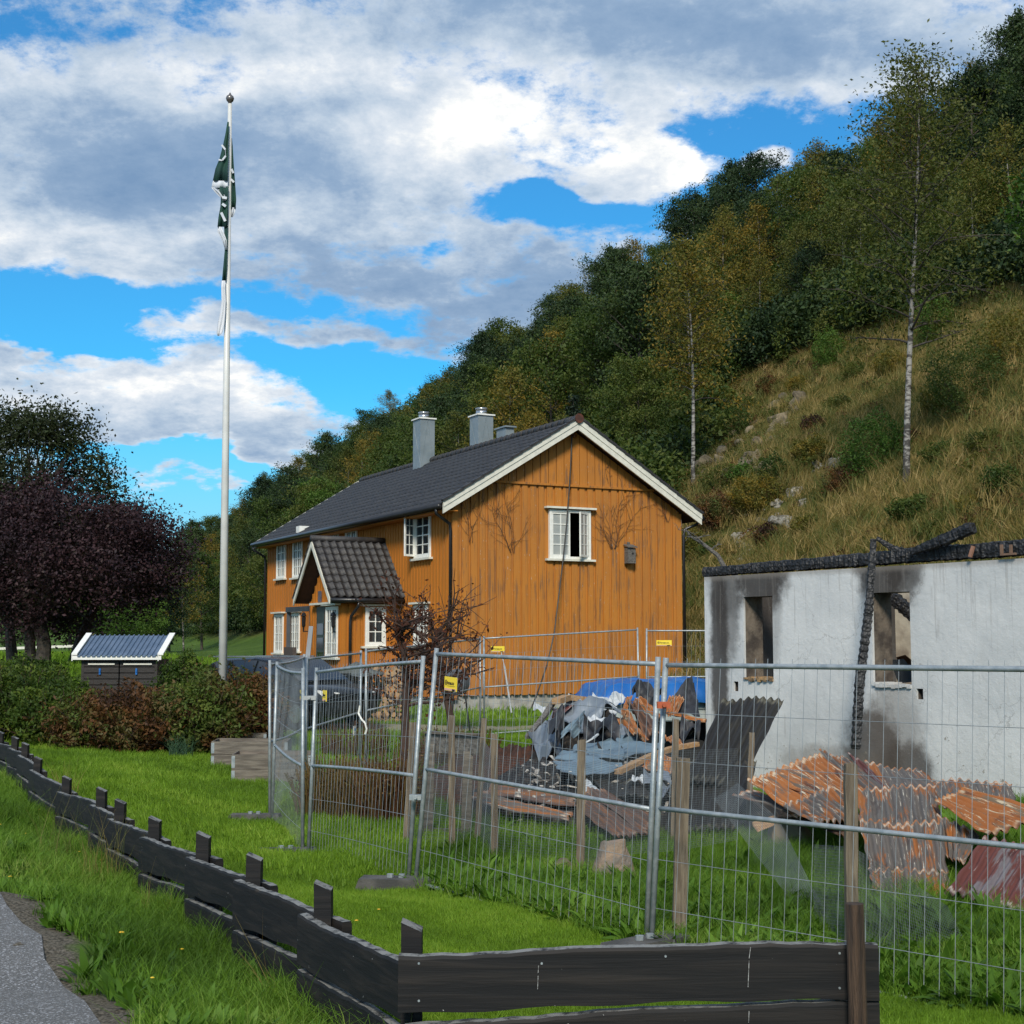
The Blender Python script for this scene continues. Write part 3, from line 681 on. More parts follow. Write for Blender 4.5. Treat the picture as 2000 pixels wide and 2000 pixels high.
# tiles (profile: one wave per tile, one step per course)
def tile_mesh(wd, ln, name='roof_tile', amp=.028, seg=8):
    v = []; f = []
    for j, (t, lift) in enumerate(((0, .028), (1, 0))):
        for i in range(seg + 1):
            u = i / seg; h = amp * (math.cos(2 * math.pi * u) * .5 + .5) ** 1.4
            v.append((t * ln * 1.04, u * wd, h + lift * 1.0))
    for i in range(seg): f.append((i, i + 1, i + 2 + seg, i + 1 + seg))
    b = len(v)
    for i in range(seg + 1): v.append((v[i][0] - .004, v[i][1], v[i][2] - .03))
    for i in range(seg): f.append((i + 1, i, b + i, b + i + 1))
    return v, f
sl_len = (HW / 2 + OV) / math.cos(math.atan(SL)); NCO = 14; co = sl_len / NCO; TW = .30
NCT = int((HL + OG + OF) / TW); TW = (HL + OG + OF + .06) / NCT
tv, tf = tile_mesh(TW, co)
ang = math.atan(SL)
tm = MB(); tm.add(tv, tf); tme = tm.mesh('roof_tile', True)
def tile_pos(side, c, k):
    s_ = c * co; xx = -OV - .05 + s_ * math.cos(ang); zz = HE - SL * (OV + .05) + T_ + .012 + s_ * math.sin(ang)
    return xx, -OG - .06 + k * TW, zz
NEAR = 21
for k in range(NEAR):
    for c in range(NCO):
        xx, y_, zz = tile_pos(0, c, k)
        t = link('tile', tme, MAT['tile'] if not tme.materials else None, roof); t.location = (xx, y_, zz)
        t.rotation_euler = (0, -ang + R(random.uniform(-.5, .5)), 0)
mb = MB(); ca, sa_ = math.cos(ang), math.sin(ang)
for k in range(NEAR, NCT):
    for c in range(NCO):
        xx, y_, zz = tile_pos(0, c, k)
        mb.add([(xx + p[0] * ca - p[2] * sa_, y_ + p[1], zz + p[0] * sa_ + p[2] * ca) for p in tv], tf)
for k in range(NCT):
    for c in range(NCO):
        xx, y_, zz = tile_pos(0, c, k)
        mb.add([(HW - (xx + p[0] * ca - p[2] * sa_), y_ + p[1], zz + p[0] * sa_ + p[2] * ca) for p in tv], [tuple(reversed(f)) for f in tf])
obj('far_tiles', mb, MAT['tile'], roof, kind='stuff', smooth=True)
# rake tiles and ridge tiles
for s_ in (0, 1):
    for c in range(NCO):
        m_ = MB(); xx, y_, zz = tile_pos(0, c, 0); x2, _, z2 = tile_pos(0, c + 1.08, 0); X = (lambda v: v) if s_ == 0 else (lambda v: HW - v)
        m_.bar((X(xx), -OG - .045, zz + .105), (X(x2), -OG - .045, z2 + .085), .15, .06)
        obj('rake_tile', m_, MAT['tile'], roof)
for i in range(int((HL + OG + OF) / .37)):
    m_ = MB(); y0 = -OG - .1 + i * .37; m_.tube([(HW / 2, y0, HAP + T_ + .05), (HW / 2, y0 + .42, HAP + T_ + .035)], [.12, .10], 10); obj('ridge_tile', m_, MAT['tile'], roof, smooth=True)
m_ = MB(); m_.tube([(HW / 2, -OG - .13, HAP + T_ + .05), (HW / 2, -OG - .10, HAP + T_ + .05)], .14, 10)
obj('ridge_cap', m_, M('rusty_cap', (.10, .03, .015), (.05, .02, .015), 9, .8), roof)
# gutter and downpipes
mb = MB(); gz0 = zroof(-OV) + .10
mb.tube([(-OV - .10, -OG, gz0), (-OV - .10, HL + OF, gz0)], .075, 10); obj('gutter', mb, MAT['gutter'], house, smooth=True)
mb = MB(); mb.box(-OV - .01, -OV + .02, -OG + .05, HL + OF, gz0 - .08, gz0 + .10); obj('fascia', mb, MAT['gutter'], house)
mb = MB(); mb.box(-OV + .03, -.002, -OG + .05, HL + OF - .05, HE - .30, HE - .27); obj('soffit', mb, MAT['side'], house)
def pipe(pts, name='downpipe', r=.045, par=house): m_ = MB(); m_.tube(pts, r, 8); obj(name, m_, MAT['gutter'], par, smooth=True)
pipe([(-OV - .1, -.20, gz0 - .05), (-OV - .1, -.18, gz0 - .18), (-.12, -.1, HE - .62), (-.09, -.09, HE - .8), (-.09, -.09, .0)])
pipe([(-OV - .1, HL + .1, gz0 - .05), (-OV - .1, HL + .08, gz0 - .18), (-.12, HL + .05, HE - .62), (-.09, HL + .05, HE - .8), (-.09, HL + .05, -.3)])
mb = MB(); mb.tube([(HW + OV + .1, -OG, gz0), (HW + OV + .1, HL + OF, gz0)], .075, 10); obj('gutter', mb, MAT['gutter'], house, smooth=True)
pipe([(HW + OV + .08, -.20, gz0 - .05), (HW + OV + .05, -.18, gz0 - .16), (HW + .12, -.1, HE - .50), (HW + .09, -.09, HE - .75), (HW + .09, -.09, .0)])
# chimneys
def chimney(px0, px1, ptop, pbot, xl, cap=True):
    p0 = fh((px0 + px1) / 2, ptop, 0, xl); y_ = p0[1]; zt = p0[2]; wdt = .95
    wy = 1.0; zb = HE + SL * min(xl, HW - xl) - .3
    m_ = MB(); m_.box(xl - .27, xl + .27, y_ - .32, y_ + .32, zb, zt); c = obj('chimney', m_, MAT['grey_metal'], roof)
    m_ = MB()
    for sx in (-1, 1):
        m_.bar((xl + sx * .26, y_ - .325, zb + .2), (xl + .0, y_ - .325, zt - .02), .012, .012)
    m_.bar((xl - .275, y_ - .31, zb + .5), (xl - .275, y_ + .31, zt - .05), .012, .012); obj('seam', m_, MAT['grey_metal'], c)
    if cap:
        m_ = MB(); m_.box(xl - .32, xl + .32, y_ - .37, y_ + .37, zt, zt + .045); obj('cap', m_, MAT['white'], c)
        m_ = MB(); m_.tube([(xl, y_, zt + .046), (xl, y_, zt + .20)], .18, 16); m_.tube([(xl, y_, zt + .23), (xl, y_, zt + .28)], .20, 16)
        m_.tube([(xl - .15, y_, zt + .2), (xl - .15, y_, zt + .23)], .02, 6); m_.tube([(xl + .15, y_, zt + .2), (xl + .15, y_, zt + .23)], .02, 6); obj('flue', m_, MAT['steel'], c, smooth=True)
chimney(808, 848, 821, 886, HW / 2 - .18)
chimney(915, 966, 814, 850, HW / 2 + .35)
p = fh(982, 828, 0, HW / 2 + .5); mb = MB(); mb.box(p[0] - .1, p[0] + .2, p[1] - .40, p[1] + .25, p[2] - .9, p[2] - .17); mb.box(p[0] - .15, p[0] + .25, p[1] - .48, p[1] + .33, p[2] - .168, p[2] - .12)
obj('vent_box', mb, MAT['grey_metal'], roof)

# porch
PY0, PY1, PX = 3.6, 6.15, -1.87
PZE = fh(664, 1172, 0, PX)[2]
PYM = (PY0 + PY1) / 2; PR = fh(607, 1056, 0, PX - .4)[2]; PSL = (PR - .12 - PZE) / ((PY1 - PY0) / 2 + .30)
PZT = PZE
mb = MB(); mb.box(PX, -.035, PY0, PY1, -.9, PZT); mb.prism([(PX, PY0, PZT), (PX, PY1, PZT), (PX, PYM, PZT + PSL * (PY1 - PY0) / 2)], (-PX - .035, 0, 0))
porch = obj('porch', mb, MAT['side'], house)
mb = MB(); a = PX + .03
while a < -.15: mb.box(a, a + .14, PY0 - .028, PY0 - .002, -.4, PZT); a += .22
a = PY0 + .03
while a < PY1 - .1: mb.box(PX - .028, PX - .002, a, a + .13, -.4, PZT + PSL * (min(a + .06 - PY0, PY1 - a - .06)) - .03); a += .22
obj('board_cladding', mb, MAT['side'], porch, kind='stuff')
PO = .42
for s_ in (0, 1):
    Y = (lambda v: PYM - v) if s_ == 0 else (lambda v: PYM + v)
    hw = (PY1 - PY0) / 2 + .32; zz = lambda v: PR - .14 - PSL * v
    m_ = MB(); m_.prism([(PX - PO, Y(0), zz(0)), (PX - PO, Y(hw), zz(hw)), (PX - PO, Y(hw), zz(hw) + .10), (PX - PO, Y(0), zz(0) + .10)], (-PX + PO, 0, 0)); pr = obj('porch_roof', m_, MAT['soffit'], house)
    m_ = MB(); m_.prism([(PX - PO - .04, Y(0), zz(0) - .05), (PX - PO - .04, Y(hw + .02), zz(hw) - .07), (PX - PO - .04, Y(hw + .02), zz(hw) + .10), (PX - PO - .04, Y(0), zz(0) + .12)], (.038, 0, 0)); obj('bargeboard', m_, MAT['trim'], pr)
    # curved pantiles, each one a piece
    L2 = hw / math.cos(math.atan(PSL)); nc = 8; c2 = L2 / nc; nt = 10; w2 = (-PX + PO + .05) / nt; pa = math.atan(PSL)
    tv2, tf2 = tile_mesh(w2, c2, amp=.05, seg=8); tm2 = MB(); tm2.add([(p_[1], p_[0], p_[2] * 1.25) for p_ in tv2], [tuple(reversed(f)) for f in tf2]); t2 = tm2.mesh('tile', True)
    for i in range(nt):
        for c in range(nc):
            s2 = c * c2; t = link('tile', t2, MAT['tile2'] if not t2.materials else None, pr); yv = hw + .03 - s2 * math.cos(pa)
            t.location = (PX - PO - .05 + i * w2, Y(yv), zz(hw) + .11 + s2 * math.sin(pa))
            t.rotation_euler = (pa if s_ == 0 else -pa, 0, 0); t.rotation_euler[0] += R(random.uniform(-1.5, 1.5))
            if s_: t.scale = (1, -1, 1)
m_ = MB(); m_.tube([(PX - PO - .05 , PYM, PR + .05), (0, PYM, PR + .05)], .10, 10); obj('porch_ridge', m_, MAT['tile2'], house, smooth=True)
yE = PYM - ((PY1 - PY0) / 2 + .32); zE = PR - .14 - PSL * ((PY1 - PY0) / 2 + .32)
m_ = MB(); m_.tube([(PX - PO, yE - .07, zE + .03), (-.05, yE - .07, zE + .03)], .07, 8); m_.box(PX - PO, -.05, yE - .01, yE + .02, zE - .06, zE + .08); obj('gutter', m_, MAT['gutter'], house, smooth=True)
pipe([(PX + .42, yE - .06, zE), (PX + .42, yE - .04, zE - .14), (PX + .30, PY0 - .1, zE - .42), (PX + .28, PY0 - .09, zE - .6), (PX + .28, PY0 - .09, -.5)])
Wp = lambda a, z_, o: (a, PY0 - o - .01, z_)
pp = lambda px, py: fh(px, py, 1, PY0)
q0, q1 = pp(712, 1224)[0], pp(752, 1224)[0]
window(house, Wp, q0, q1, pp(730, 1262)[2], pp(730, 1186)[2], 2, 3, 1)
Wf = lambda a, z_, o: (PX - o - .01, a, z_)
pf = lambda px, py: fh(px, py, 0, PX)
window(house, Wf, pf(662, 1230)[1], pf(640, 1230)[1], pf(650, 1284)[2], pf(650, 1185)[2], 2, 4, 2, thin=.8)
m_ = MB(); d0, d1 = pf(636, 1230)[1], pf(620, 1230)[1]; m_.box(PX - .035, PX - .003, d0, d1, -.6, pf(628, 1185)[2]); dr_ = obj('door', m_, MAT['door'], house)
for k in range(3):
    m_ = MB(); zt = pf(628, 1190)[2]; m_.box(PX - .045, PX - .036, d0 + .1, d1 - .1, zt - .75 - k * .42, zt - .42 - k * .42); obj('door_pane', m_, MAT['glass'], dr_)
m_ = MB(); m_.box(PX - .2, PX - .003, pf(662, 1180)[1] - .1, d1 + .2, pf(640, 1181)[2], pf(640, 1181)[2] + .06); obj('door_head_board', m_, MAT['trim'], house)
m_ = MB(); p = pf(627, 1165); m_.box(PX - .05, PX - .03, p[1] - .13, p[1] + .13, p[2] - .16, p[2] + .16); obj('house_plate', m_, M('slate_plate', (.12, .12, .16), None, 8, .6), house)
for px_ in (603, 661):        # wall lanterns
    p = pf(px_, 1215); lx, ly, lz = PX - .16, p[1], p[2]
    m_ = MB(); m_.lathe((lx, ly, lz), [(.01, .30), (.06, .26), (.09, .18), (.085, .17), (.02, .15), (.02, .0)], 6); m_.lathe((lx, ly, lz), [(.07, .15), (.055, -.12), (.03, -.16), (.02, -.3)], 6)
    m_.bar((lx, ly, lz - .28), (PX - .02, ly, lz - .28), .03, .03); obj('wall_lantern', m_, MAT['gutter'], house)
p = fh(604.5, 1042, 0, 0); m_ = MB(); m_.box(-.42, -.035, p[1] - .17, p[1] + .2, p[2] - .24, p[2] + .24); obj('heat_vent_box', m_, MAT['white'], house)
# round insulator hook under the apex
p = ga(1117, 850); m_ = MB(); m_.lathe((p[0], -.14, p[1] - .04), [(.02, -.05), (.07, -.03), (.07, .03), (.02, .05)], 10); m_.bar((p[0], -.14, p[1]), (p[0], -.06, p[1]), .03, .03); obj('insulator', m_, M('brown_porcelain', (.12, .04, .015), None, 4, .3), house)
def hl(v, par=house):      # house local -> world
    c, s_ = math.cos(HRZ), math.sin(HRZ); return (HC[0] + v[0] * c - v[1] * s_, HC[1] + v[0] * s_ + v[1] * c, HC[2] + v[2])
mb = MB(); pts = []
for (px, py, o_) in ((1117, 852, -.14), (1115, 900, -.17), (1112, 950, -.19), (1107, 1020, -.24), (1100, 1091, -.28), (1093, 1150, -.33), (1082, 1240, -.5), (1068, 1300, -.7), (1049, 1356, -1.0), (1034, 1392, -1.2)):
    p = fh(px, py, 1, o_); pts.append(hl(p))
mb.tube(pts, .02, 6); solo('hanging_cable', mb, MAT['cable'], 'thin black cable hanging down the ochre gable from the hook under its peak', 'cable')
# bird box
bb = thing('bird_box', 'small grey wooden bird box nailed to the ochre gable right of the open window', 'bird box', hl((*[ga(1224.5, 1101)[0]], -.075, ga(1224.5, 1101)[1])), HRZ)
m_ = MB(); m_.box(-.13, .13, -.20, -.0, .0, .44); obj('box_body', m_, MAT['oldwood'], bb)
m_ = MB(); m_.prism([(-.16, -.26, .445), (.16, -.26, .445), (.16, .0, .53), (-.16, .0, .53)], (0, 0, .025)); obj('box_roof', m_, MAT['oldwood'], bb)
m_ = MB(); m_.box(-.05, .05, -.02, .0, .5, .62); obj('hanger', m_, MAT['oldwood'], bb)
m_ = MB(); m_.tube([(.03, -.206, .28), (.03, -.198, .28)], .032, 12); obj('entrance_hole', m_, MAT['black'], bb)
# dead creeper traces on the boards
def creeper(name, label, base, spread, h, n, seed):
    r_ = random.Random(seed); m_ = MB()
    def grow(a, z_, ang_, ln, rad, dep):
        pts = []; steps = max(3, int(ln / .09))
        for i in range(steps):
            pts.append(hl((a, -.072, z_))); a += math.cos(ang_) * ln / steps; z_ += math.sin(ang_) * ln / steps
            ang_ += r_.uniform(-.25, .25); ang_ += (math.pi / 2 - ang_) * .08
            if a < .1 or a > HW - .1 or z_ > zr(a) - .12: break
            if dep and r_.random() < .34: grow(a, z_, ang_ + r_.choice((-1, 1)) * r_.uniform(.4, 1.2), ln * r_.uniform(.2, .5), rad * .65, dep - 1)
        if len(pts) > 1: m_.tube(pts, np.linspace(rad, rad * .4, len(pts)), 3, cap=False)
    for i in range(n): grow(base[0] + r_.uniform(-.1, .1), base[1], math.pi / 2 + r_.uniform(-spread, spread), h * r_.uniform(.5, 1.1), .0085, 2)
    if m_.v: solo(name, m_, MAT['vine'], label, 'dead creeper')
creeper('dead_creeper', 'dark dead creeper clinging to the ochre gable between the window and the bird box', ga(1195, 1072), .75, 1.9, 7, 3)
creeper('dead_creeper', 'thin dead creeper stems on the ochre gable at its right end above the bird box', ga(1298, 1020), .45, 1.3, 4, 5)
creeper('dead_creeper', 'faint dead creeper stems on the ochre gable left of the open window', ga(1000, 1080), .5, 2.0, 4, 8)
creeper('dead_creeper', 'thin dead creeper stems on the ochre gable near its left corner', ga(915, 1060), .4, 1.6, 3, 11)
creeper('dead_creeper', 'short dead creeper twigs high on the ochre gable above the drip board', ga(1190, 945), .3, 1.0, 2, 14)

# pergola frame, boards leaning at the porch, rattan chair
def near_side(px, py, out): return np.array(hl(fh(px, py, 0, -out)))
pg = near_side(563, 1290, 1.6); pg2 = near_side(607, 1290, 1.6); zt = near_side(563, 1196, 1.6)[2]; zb_ = g1(pg[0], pg[1])
th = thing('pergola', 'dark grey flat-topped garden frame standing before the far end of the farmhouse', 'pergola', (pg[0], pg[1], zb_))
for pnt in (pg, pg2): m_ = MB(); m_.bar((pnt[0], pnt[1], zb_), (pnt[0], pnt[1], zt), .13, .13); obj('post', m_, MAT['gutter'] if 0 else M('anthracite_frame', (.05, .055, .065), None, 4, .5), th, world=True)
m_ = MB(); m_.bar((pg[0] - .05, pg[1], zt + .08), (pg2[0] + .1, pg2[1], zt + .08), .13, .16); obj('beam', m_, bpy.data.materials['anthracite_frame'], th, world=True)
ch = near_side(570, 1300, 2.6); zc = near_side(570, 1264, 2.6)[2]
th = thing('rattan_chair', 'brown high-backed rattan garden chair seen just above the dark car roof', 'chair', (ch[0], ch[1], zc - 1.0), HRZ)
MAT['rattan'] = M('brown_rattan', (.085, .065, .055), (.06, .045, .04), 30, .8)
m_ = MB(); m_.box(-.12, .0, -.42, .42, .40, 1.0); obj('backrest', m_, MAT['rattan'], th); m_ = MB(); m_.box(-.7, -.125, -.42, .42, .36, .48); obj('seat', m_, MAT['rattan'], th)
for sx in (-.66, -.06):
    for sy in (-.38, .38): m_ = MB(); m_.box(sx - .03, sx + .03, sy - .03, sy + .03, .0, .36); obj('leg', m_, MAT['rattan'], th)
for k, (l, r_) in enumerate(((597, 607), (603, 612))):
    b = at(l - 2, 1318, 21.6); t = at(r_ - 1, 1223, 21.6)
    m_ = MB(); m_.bar((b[0], b[1] - .06 * k, b[2]), (t[0], t[1] - .06 * k, t[2]), .034, .05, up=(0, 1, 0))
    solo('aluminium_rail', m_, M('pale_metal%d' % k, (.36, .36, .37), (.30, .30, .31), 3, .4, metal=.4),
         ('left one of two pale metal rails strapped to the far fence post', 'right one of two pale metal rails strapped to the far fence post')[k], 'metal rail')

# ================================================================ WHITE BURNT-OUT BUILDING
WC = at(1380, 1500, 26.0); WRZ = math.atan2(-.84, .54)
ruin = thing('burnt_outbuilding', 'roofless whitewashed outbuilding with soot-blackened window openings and charred wall plate', 'ruin', (WC[0], WC[1], 0), WRZ)
# local: x along the front wall towards the camera's right, y into the building (left normal)
def rh(px, py, y_=0): return fh(px, py, 1, y_, ruin)
o1 = rh(1452, 1166); o2 = rh(1511, 1328); W1 = (o1[0], o2[0], o2[2], o1[2])
o1 = rh(1702, 1158); o2 = rh(1781, 1341); W2 = (o1[0], o2[0], o2[2], o1[2])
H1 = (rh(1433, 1340)[0], rh(1442, 1340)[0], rh(1437, 1350)[2], rh(1437, 1331)[2]); H2 = (rh(1790, 1355)[0], rh(1803, 1355)[0], rh(1796, 1366)[2], rh(1796, 1345)[2])
WH = rh(1700, 1108)[2]; WL = 9.6; WT = .45; WD = 5.0
def m_plaster():
    m, n, b = newmat('sooty_whitewash'); t = n.new('ShaderNodeTexCoord').outputs['Object']; b.inputs['Roughness'].default_value = .85
    x_, y_, z_ = n.sep(t)
    c = n.mix(n.ramp(n.noise(t, .7, 6), .35, .7), (.63, .63, .62), (.50, .51, .51))
    c = n.mix(n.ramp(n.noise(n.mapping(t, scale=(3, 3, .5)), 1, 6, .6), .55, .8, 0, .30), c, (.38, .37, .35))
    nz = n.math('MULTIPLY', n.math('SUBTRACT', n.noise(t, 3.5, 7, .65), .5), .9)
    def spot(cx, cz, rx, rz, k, col):
        nonlocal c
        dx = n.math('DIVIDE', n.math('SUBTRACT', x_, cx), rx); dz_ = n.math('DIVIDE', n.math('SUBTRACT', z_, cz), rz)
        r2 = n.math('SQRT', n.math('ADD', n.math('MULTIPLY', dx, dx), n.math('MULTIPLY', dz_, dz_)))
        c = n.mix(n.ramp(n.math('ADD', r2, n.math('MULTIPLY', nz, 1.1)), .62, 1.20, k, 0), c, col)
    soot = (.035, .028, .024)
    wx = (W1[0] + W1[1]) / 2; spot(wx + .1, W1[3] + .32, .70, .62, .94, soot); spot(W1[0] - .42, (W1[2] + W1[3]) / 2 + .5, .34, 1.1, .62, soot)
    spot(.40, 2.0, .26, 2.5, .90, soot); spot(W1[1] + .02, W1[3] - .3, .22, .9, .35, soot); spot(.55, 3.1, .5, .7, .5, soot)
    wx = (W2[0] + W2[1]) / 2; spot(wx - .12, W2[3] + .45, .62, .75, .93, soot); spot(wx + .30, W2[3] + .35, .40, .55, .75, soot)
    spot(wx - .45, W2[2] - 1.1, .62, .85, .85, (.04, .03, .024)); spot(wx + .25, W2[2] - 1.35, .60, .55, .85, soot); spot(wx + .0, W2[2] - .65, .6, .8, .4, (.12, .09, .07))
    spot(W2[0] - .9, .1, 1.2, .35, .5, (.16, .13, .10))
    # peeled patches
    pe = n.noise(n.mapping(t, scale=(1, 1, 1)), 7, 8, .72)
    low = n.ramp(z_, .2, 1.5, .10, 0)
    c = n.mix(n.ramp(n.math('ADD', pe, low), .70, .72, 0, .8), c, (.22, .19, .15))
    cr_ = n.new('ShaderNodeTexVoronoi', feature='DISTANCE_TO_EDGE'); n.put(cr_.inputs['Vector'], n.vmath('ADD', t, n.vmath('MULTIPLY', n.noise(t, 2, 5, out='Color'), (.7, .7, .7)))); cr_.inputs['Scale'].default_value = .42
    c = n.mix(n.ramp(cr_.outputs['Distance'], .0008, .003, .35, 0), c, (.15, .14, .13))
    c = n.mix(n.ramp(z_, WH - .12, WH - .02, 0, .5), c, (.25, .22, .19))
    dr_ = n.noise(n.mapping(t, scale=(11, 11, .55)), 1, 7, .7, .3); c = n.mix(n.ramp(n.math('ADD', dr_, n.ramp(z_, 1.2, WH, 0, .08)), .60, .68, 0, .30), c, (.20, .18, .16))
    n.put(b.inputs['Base Color'], c); bp = n.new('ShaderNodeBump'); bp.inputs['Strength'].default_value = .6; bp.inputs['Distance'].default_value = .03
    n.put(bp.inputs['Height'], n.math('ADD', n.noise(t, 2.5, 9, .62), n.math('MULTIPLY', pe, .6))); n.l.new(bp.outputs[0], b.inputs['Normal']); return m
MAT['plaster'] = m_plaster()
MAT['reveal'] = M('burnt_masonry', (.17, .14, .11), (.05, .04, .034), 3.2, .95, .9, detail=8)
MAT['inner'] = M('scorched_inner_wall', (.50, .44, .34), (.27, .22, .17), 2.2, .9, .5, detail=8)
MAT['plaster_end'] = MAT['plaster']
mb = MB(); holed(mb, lambda a, z_, d_: (a, d_, z_), WL, WH, .04, [W1, W2, H1, H2], -1.2); obj('front_wall_face', mb, MAT['plaster'], ruin)
mb = MB(); holed(mb, lambda a, z_, d_: (a, d_ + .042, z_), WL, WH - .002, WT - .042, [W1, W2, H1, H2], -1.2); obj('wall', mb, MAT['reveal'], ruin)
mb = MB(); mb.box(0.0, WT, WT + .002, WD, -1.2, WH - .05); obj('end_wall', mb, MAT['plaster'], ruin)
mb = MB(); mb.box(WT + .002, WL, WD - WT, WD, -.4, WH - .12); mb.box(WL - WT, WL, WT + .002, WD - WT - .002, -.4, WH - .1); mb.box(W2[1] + .9, W2[1] + 1.2, WT + .002, WD - WT - .002, -.4, WH - .5); obj('inner_wall', mb, MAT['inner'], ruin)
mb = MB(); mb.box(H1[0] - .0, H1[1], .2, .3, H1[2], H1[3]); mb.box(H2[0], H2[1], .2, .3, H2[2], H2[3]); obj('hole_backing', mb, MAT['dark'], ruin)
# broken sills
rr = random.Random(4)
for Wn in (W1, W2):
    m_ = MB(); n_ = 10
    for i in range(n_):
        a0 = Wn[0] + (Wn[1] - Wn[0]) * i / n_; m_.box(a0 + .002, a0 + (Wn[1] - Wn[0]) / n_ - .002, -.03 - rr.random() * .02, .40, Wn[2] - .0 - rr.random() * .05, Wn[2] + .015 + rr.random() * .04)
    obj('broken_sill', m_, MAT['plaster'] if Wn is W2 else MAT['log'], ruin)
def charbar(m_, p0, p1, wd, ht, seed=0, taper=1.0, seg=None):
    p0, p1 = Vector(p0), Vector(p1); r_ = random.Random(seed); ln = (p1 - p0).length; n_ = seg or max(6, int(ln / .055))
    a = (p1 - p0).normalized(); up = Vector((0, 0, 1)) if abs(a.z) < .8 else Vector((0, 1, 0)); s_ = a.cross(up).normalized(); u_ = s_.cross(a)
    vs = []; fs = []; K = 8
    for i in range(n_ + 1):
        t = i / n_; c = p0.lerp(p1, t); k = (1 + (taper - 1) * t) * (.86 + .14 * (i % 2) + r_.uniform(-.07, .07))
        for j in range(K):
            th = 2 * math.pi * j / K; cx, cy = math.cos(th), math.sin(th); mm = 1 / max(abs(cx), abs(cy)) * .5 * (.88 if j % 2 else 1)
            vs.append(c + s_ * (cx * mm * wd * k * r_.uniform(.93, 1.05)) + u_ * (cy * mm * ht * k * r_.uniform(.93, 1.05)))
    for i in range(n_):
        for j in range(K): a_, b_ = i * K + j, i * K + (j + 1) % K; fs.append((a_, b_, b_ + K, a_ + K))
    fs.append(tuple(range(K))); fs.append(tuple(range(n_ * K, n_ * K + K))); m_.add(vs, fs)
m_ = MB()
for i in range(8):
    a0 = -.12 + i * (WL + .1) / 8; zt = WH + .10 + .012 * i; charbar(m_, (a0, .16, zt + rr.uniform(-.01, .01)), (a0 + (WL + .1) / 8 + .02, .16, zt + .012), .25, .185 + .014 * i, i)
obj('charred_wall_plate', m_, MAT['char'], ruin)
m_ = MB(); b = rh(1910, 1082, -.06); m_.bar((b[0] - .12, -.09, b[2] - .04), (b[0] - .07, -.07, b[2] + .12), .035, .05, up=(1, 0, 0)); obj('brick_shard', m_, M('brick_shard', (.34, .17, .11), None, 5, .8), ruin)
b = rh(1970, 1083, -.06); m_ = MB(); m_.box(b[0] - .13, b[0] + .13, -.085, -.05, b[2] - .01, b[2] + .02); m_.box(b[0] - .13, b[0] - .095, -.085, -.05, b[2] + .021, b[2] + .15); m_.box(b[0] + .03, b[0] + .065, -.085, -.05, b[2] + .021, b[2] + .14)
obj('joist_bracket', m_, M('rusty_bracket', (.20, .12, .08), None, 6, .8), ruin)
def rw(p): c, s_ = math.cos(WRZ), math.sin(WRZ); return (WC[0] + p[0] * c - p[1] * s_, WC[1] + p[0] * s_ + p[1] * c, p[2])
def charthing(pts, wds, label, name='charred_rafter', taper=1.0, seed=1):
    m_ = MB()
    for i in range(len(pts) - 1): charbar(m_, pts[i], pts[i + 1], wds[i], wds[i] * 1.05, seed + i, wds[i + 1] / wds[i])
    return solo(name, m_, MAT['char'], label, 'charred beam')
P = [rw(rh(1671, 1463, -.95)), rw(rh(1679, 1331, -.80)), rw(rh(1696, 1199, -.62)), rw(rh(1706, 1054, -.40))]
charthing(P, [.145, .155, .135, .10], 'tall ridged charred post leaning upright against the front of the white ruin')
charthing([rw(rh(1712, 1051, -.1)), rw(rh(1745, 1072, .1)), rw(rh(1775, 1079, .2))], [.07, .11, .12], 'short charred timber sloping down from the tip of the leaning post onto the wall top', seed=9)
charthing([rw(rh(1780, 1078, -.05)), rw(rh(1840, 1056, -.05)), rw(rh(1900, 1030, -.05))], [.10, .17, .19], 'thick charred rafter stub rising rightwards from the top of the white ruin', seed=15)
charthing([rw(rh(1700, 1130, 1.3)), rw(rh(1800, 1215, 1.5))], [.22, .22], 'black charred beam slanting inside the ruin behind its right window opening', seed=21)
# debris inside behind the right opening
for k, (a_, b_, c_, d_) in enumerate((((1738, 1290), (1765, 1288), (1800, 1330), (1755, 1335)), ((1750, 1285), (1768, 1280), (1805, 1310), (1785, 1325)))):
    m_ = MB(); pts = [rw(rh(*q_, .9 + .5 * k)) for q_ in (a_, b_, c_, d_)]; m_.prism(pts, (0, 0, .01)); solo('burnt_sheet_scrap', m_, MAT['steelsheet'] if k == 0 else MAT['rust_brown'],
        ('pale ribbed sheet scrap lying inside the ruin behind its right opening', 'rust-brown sheet scrap lying inside the ruin at the foot of its right opening')[k], 'scrap')

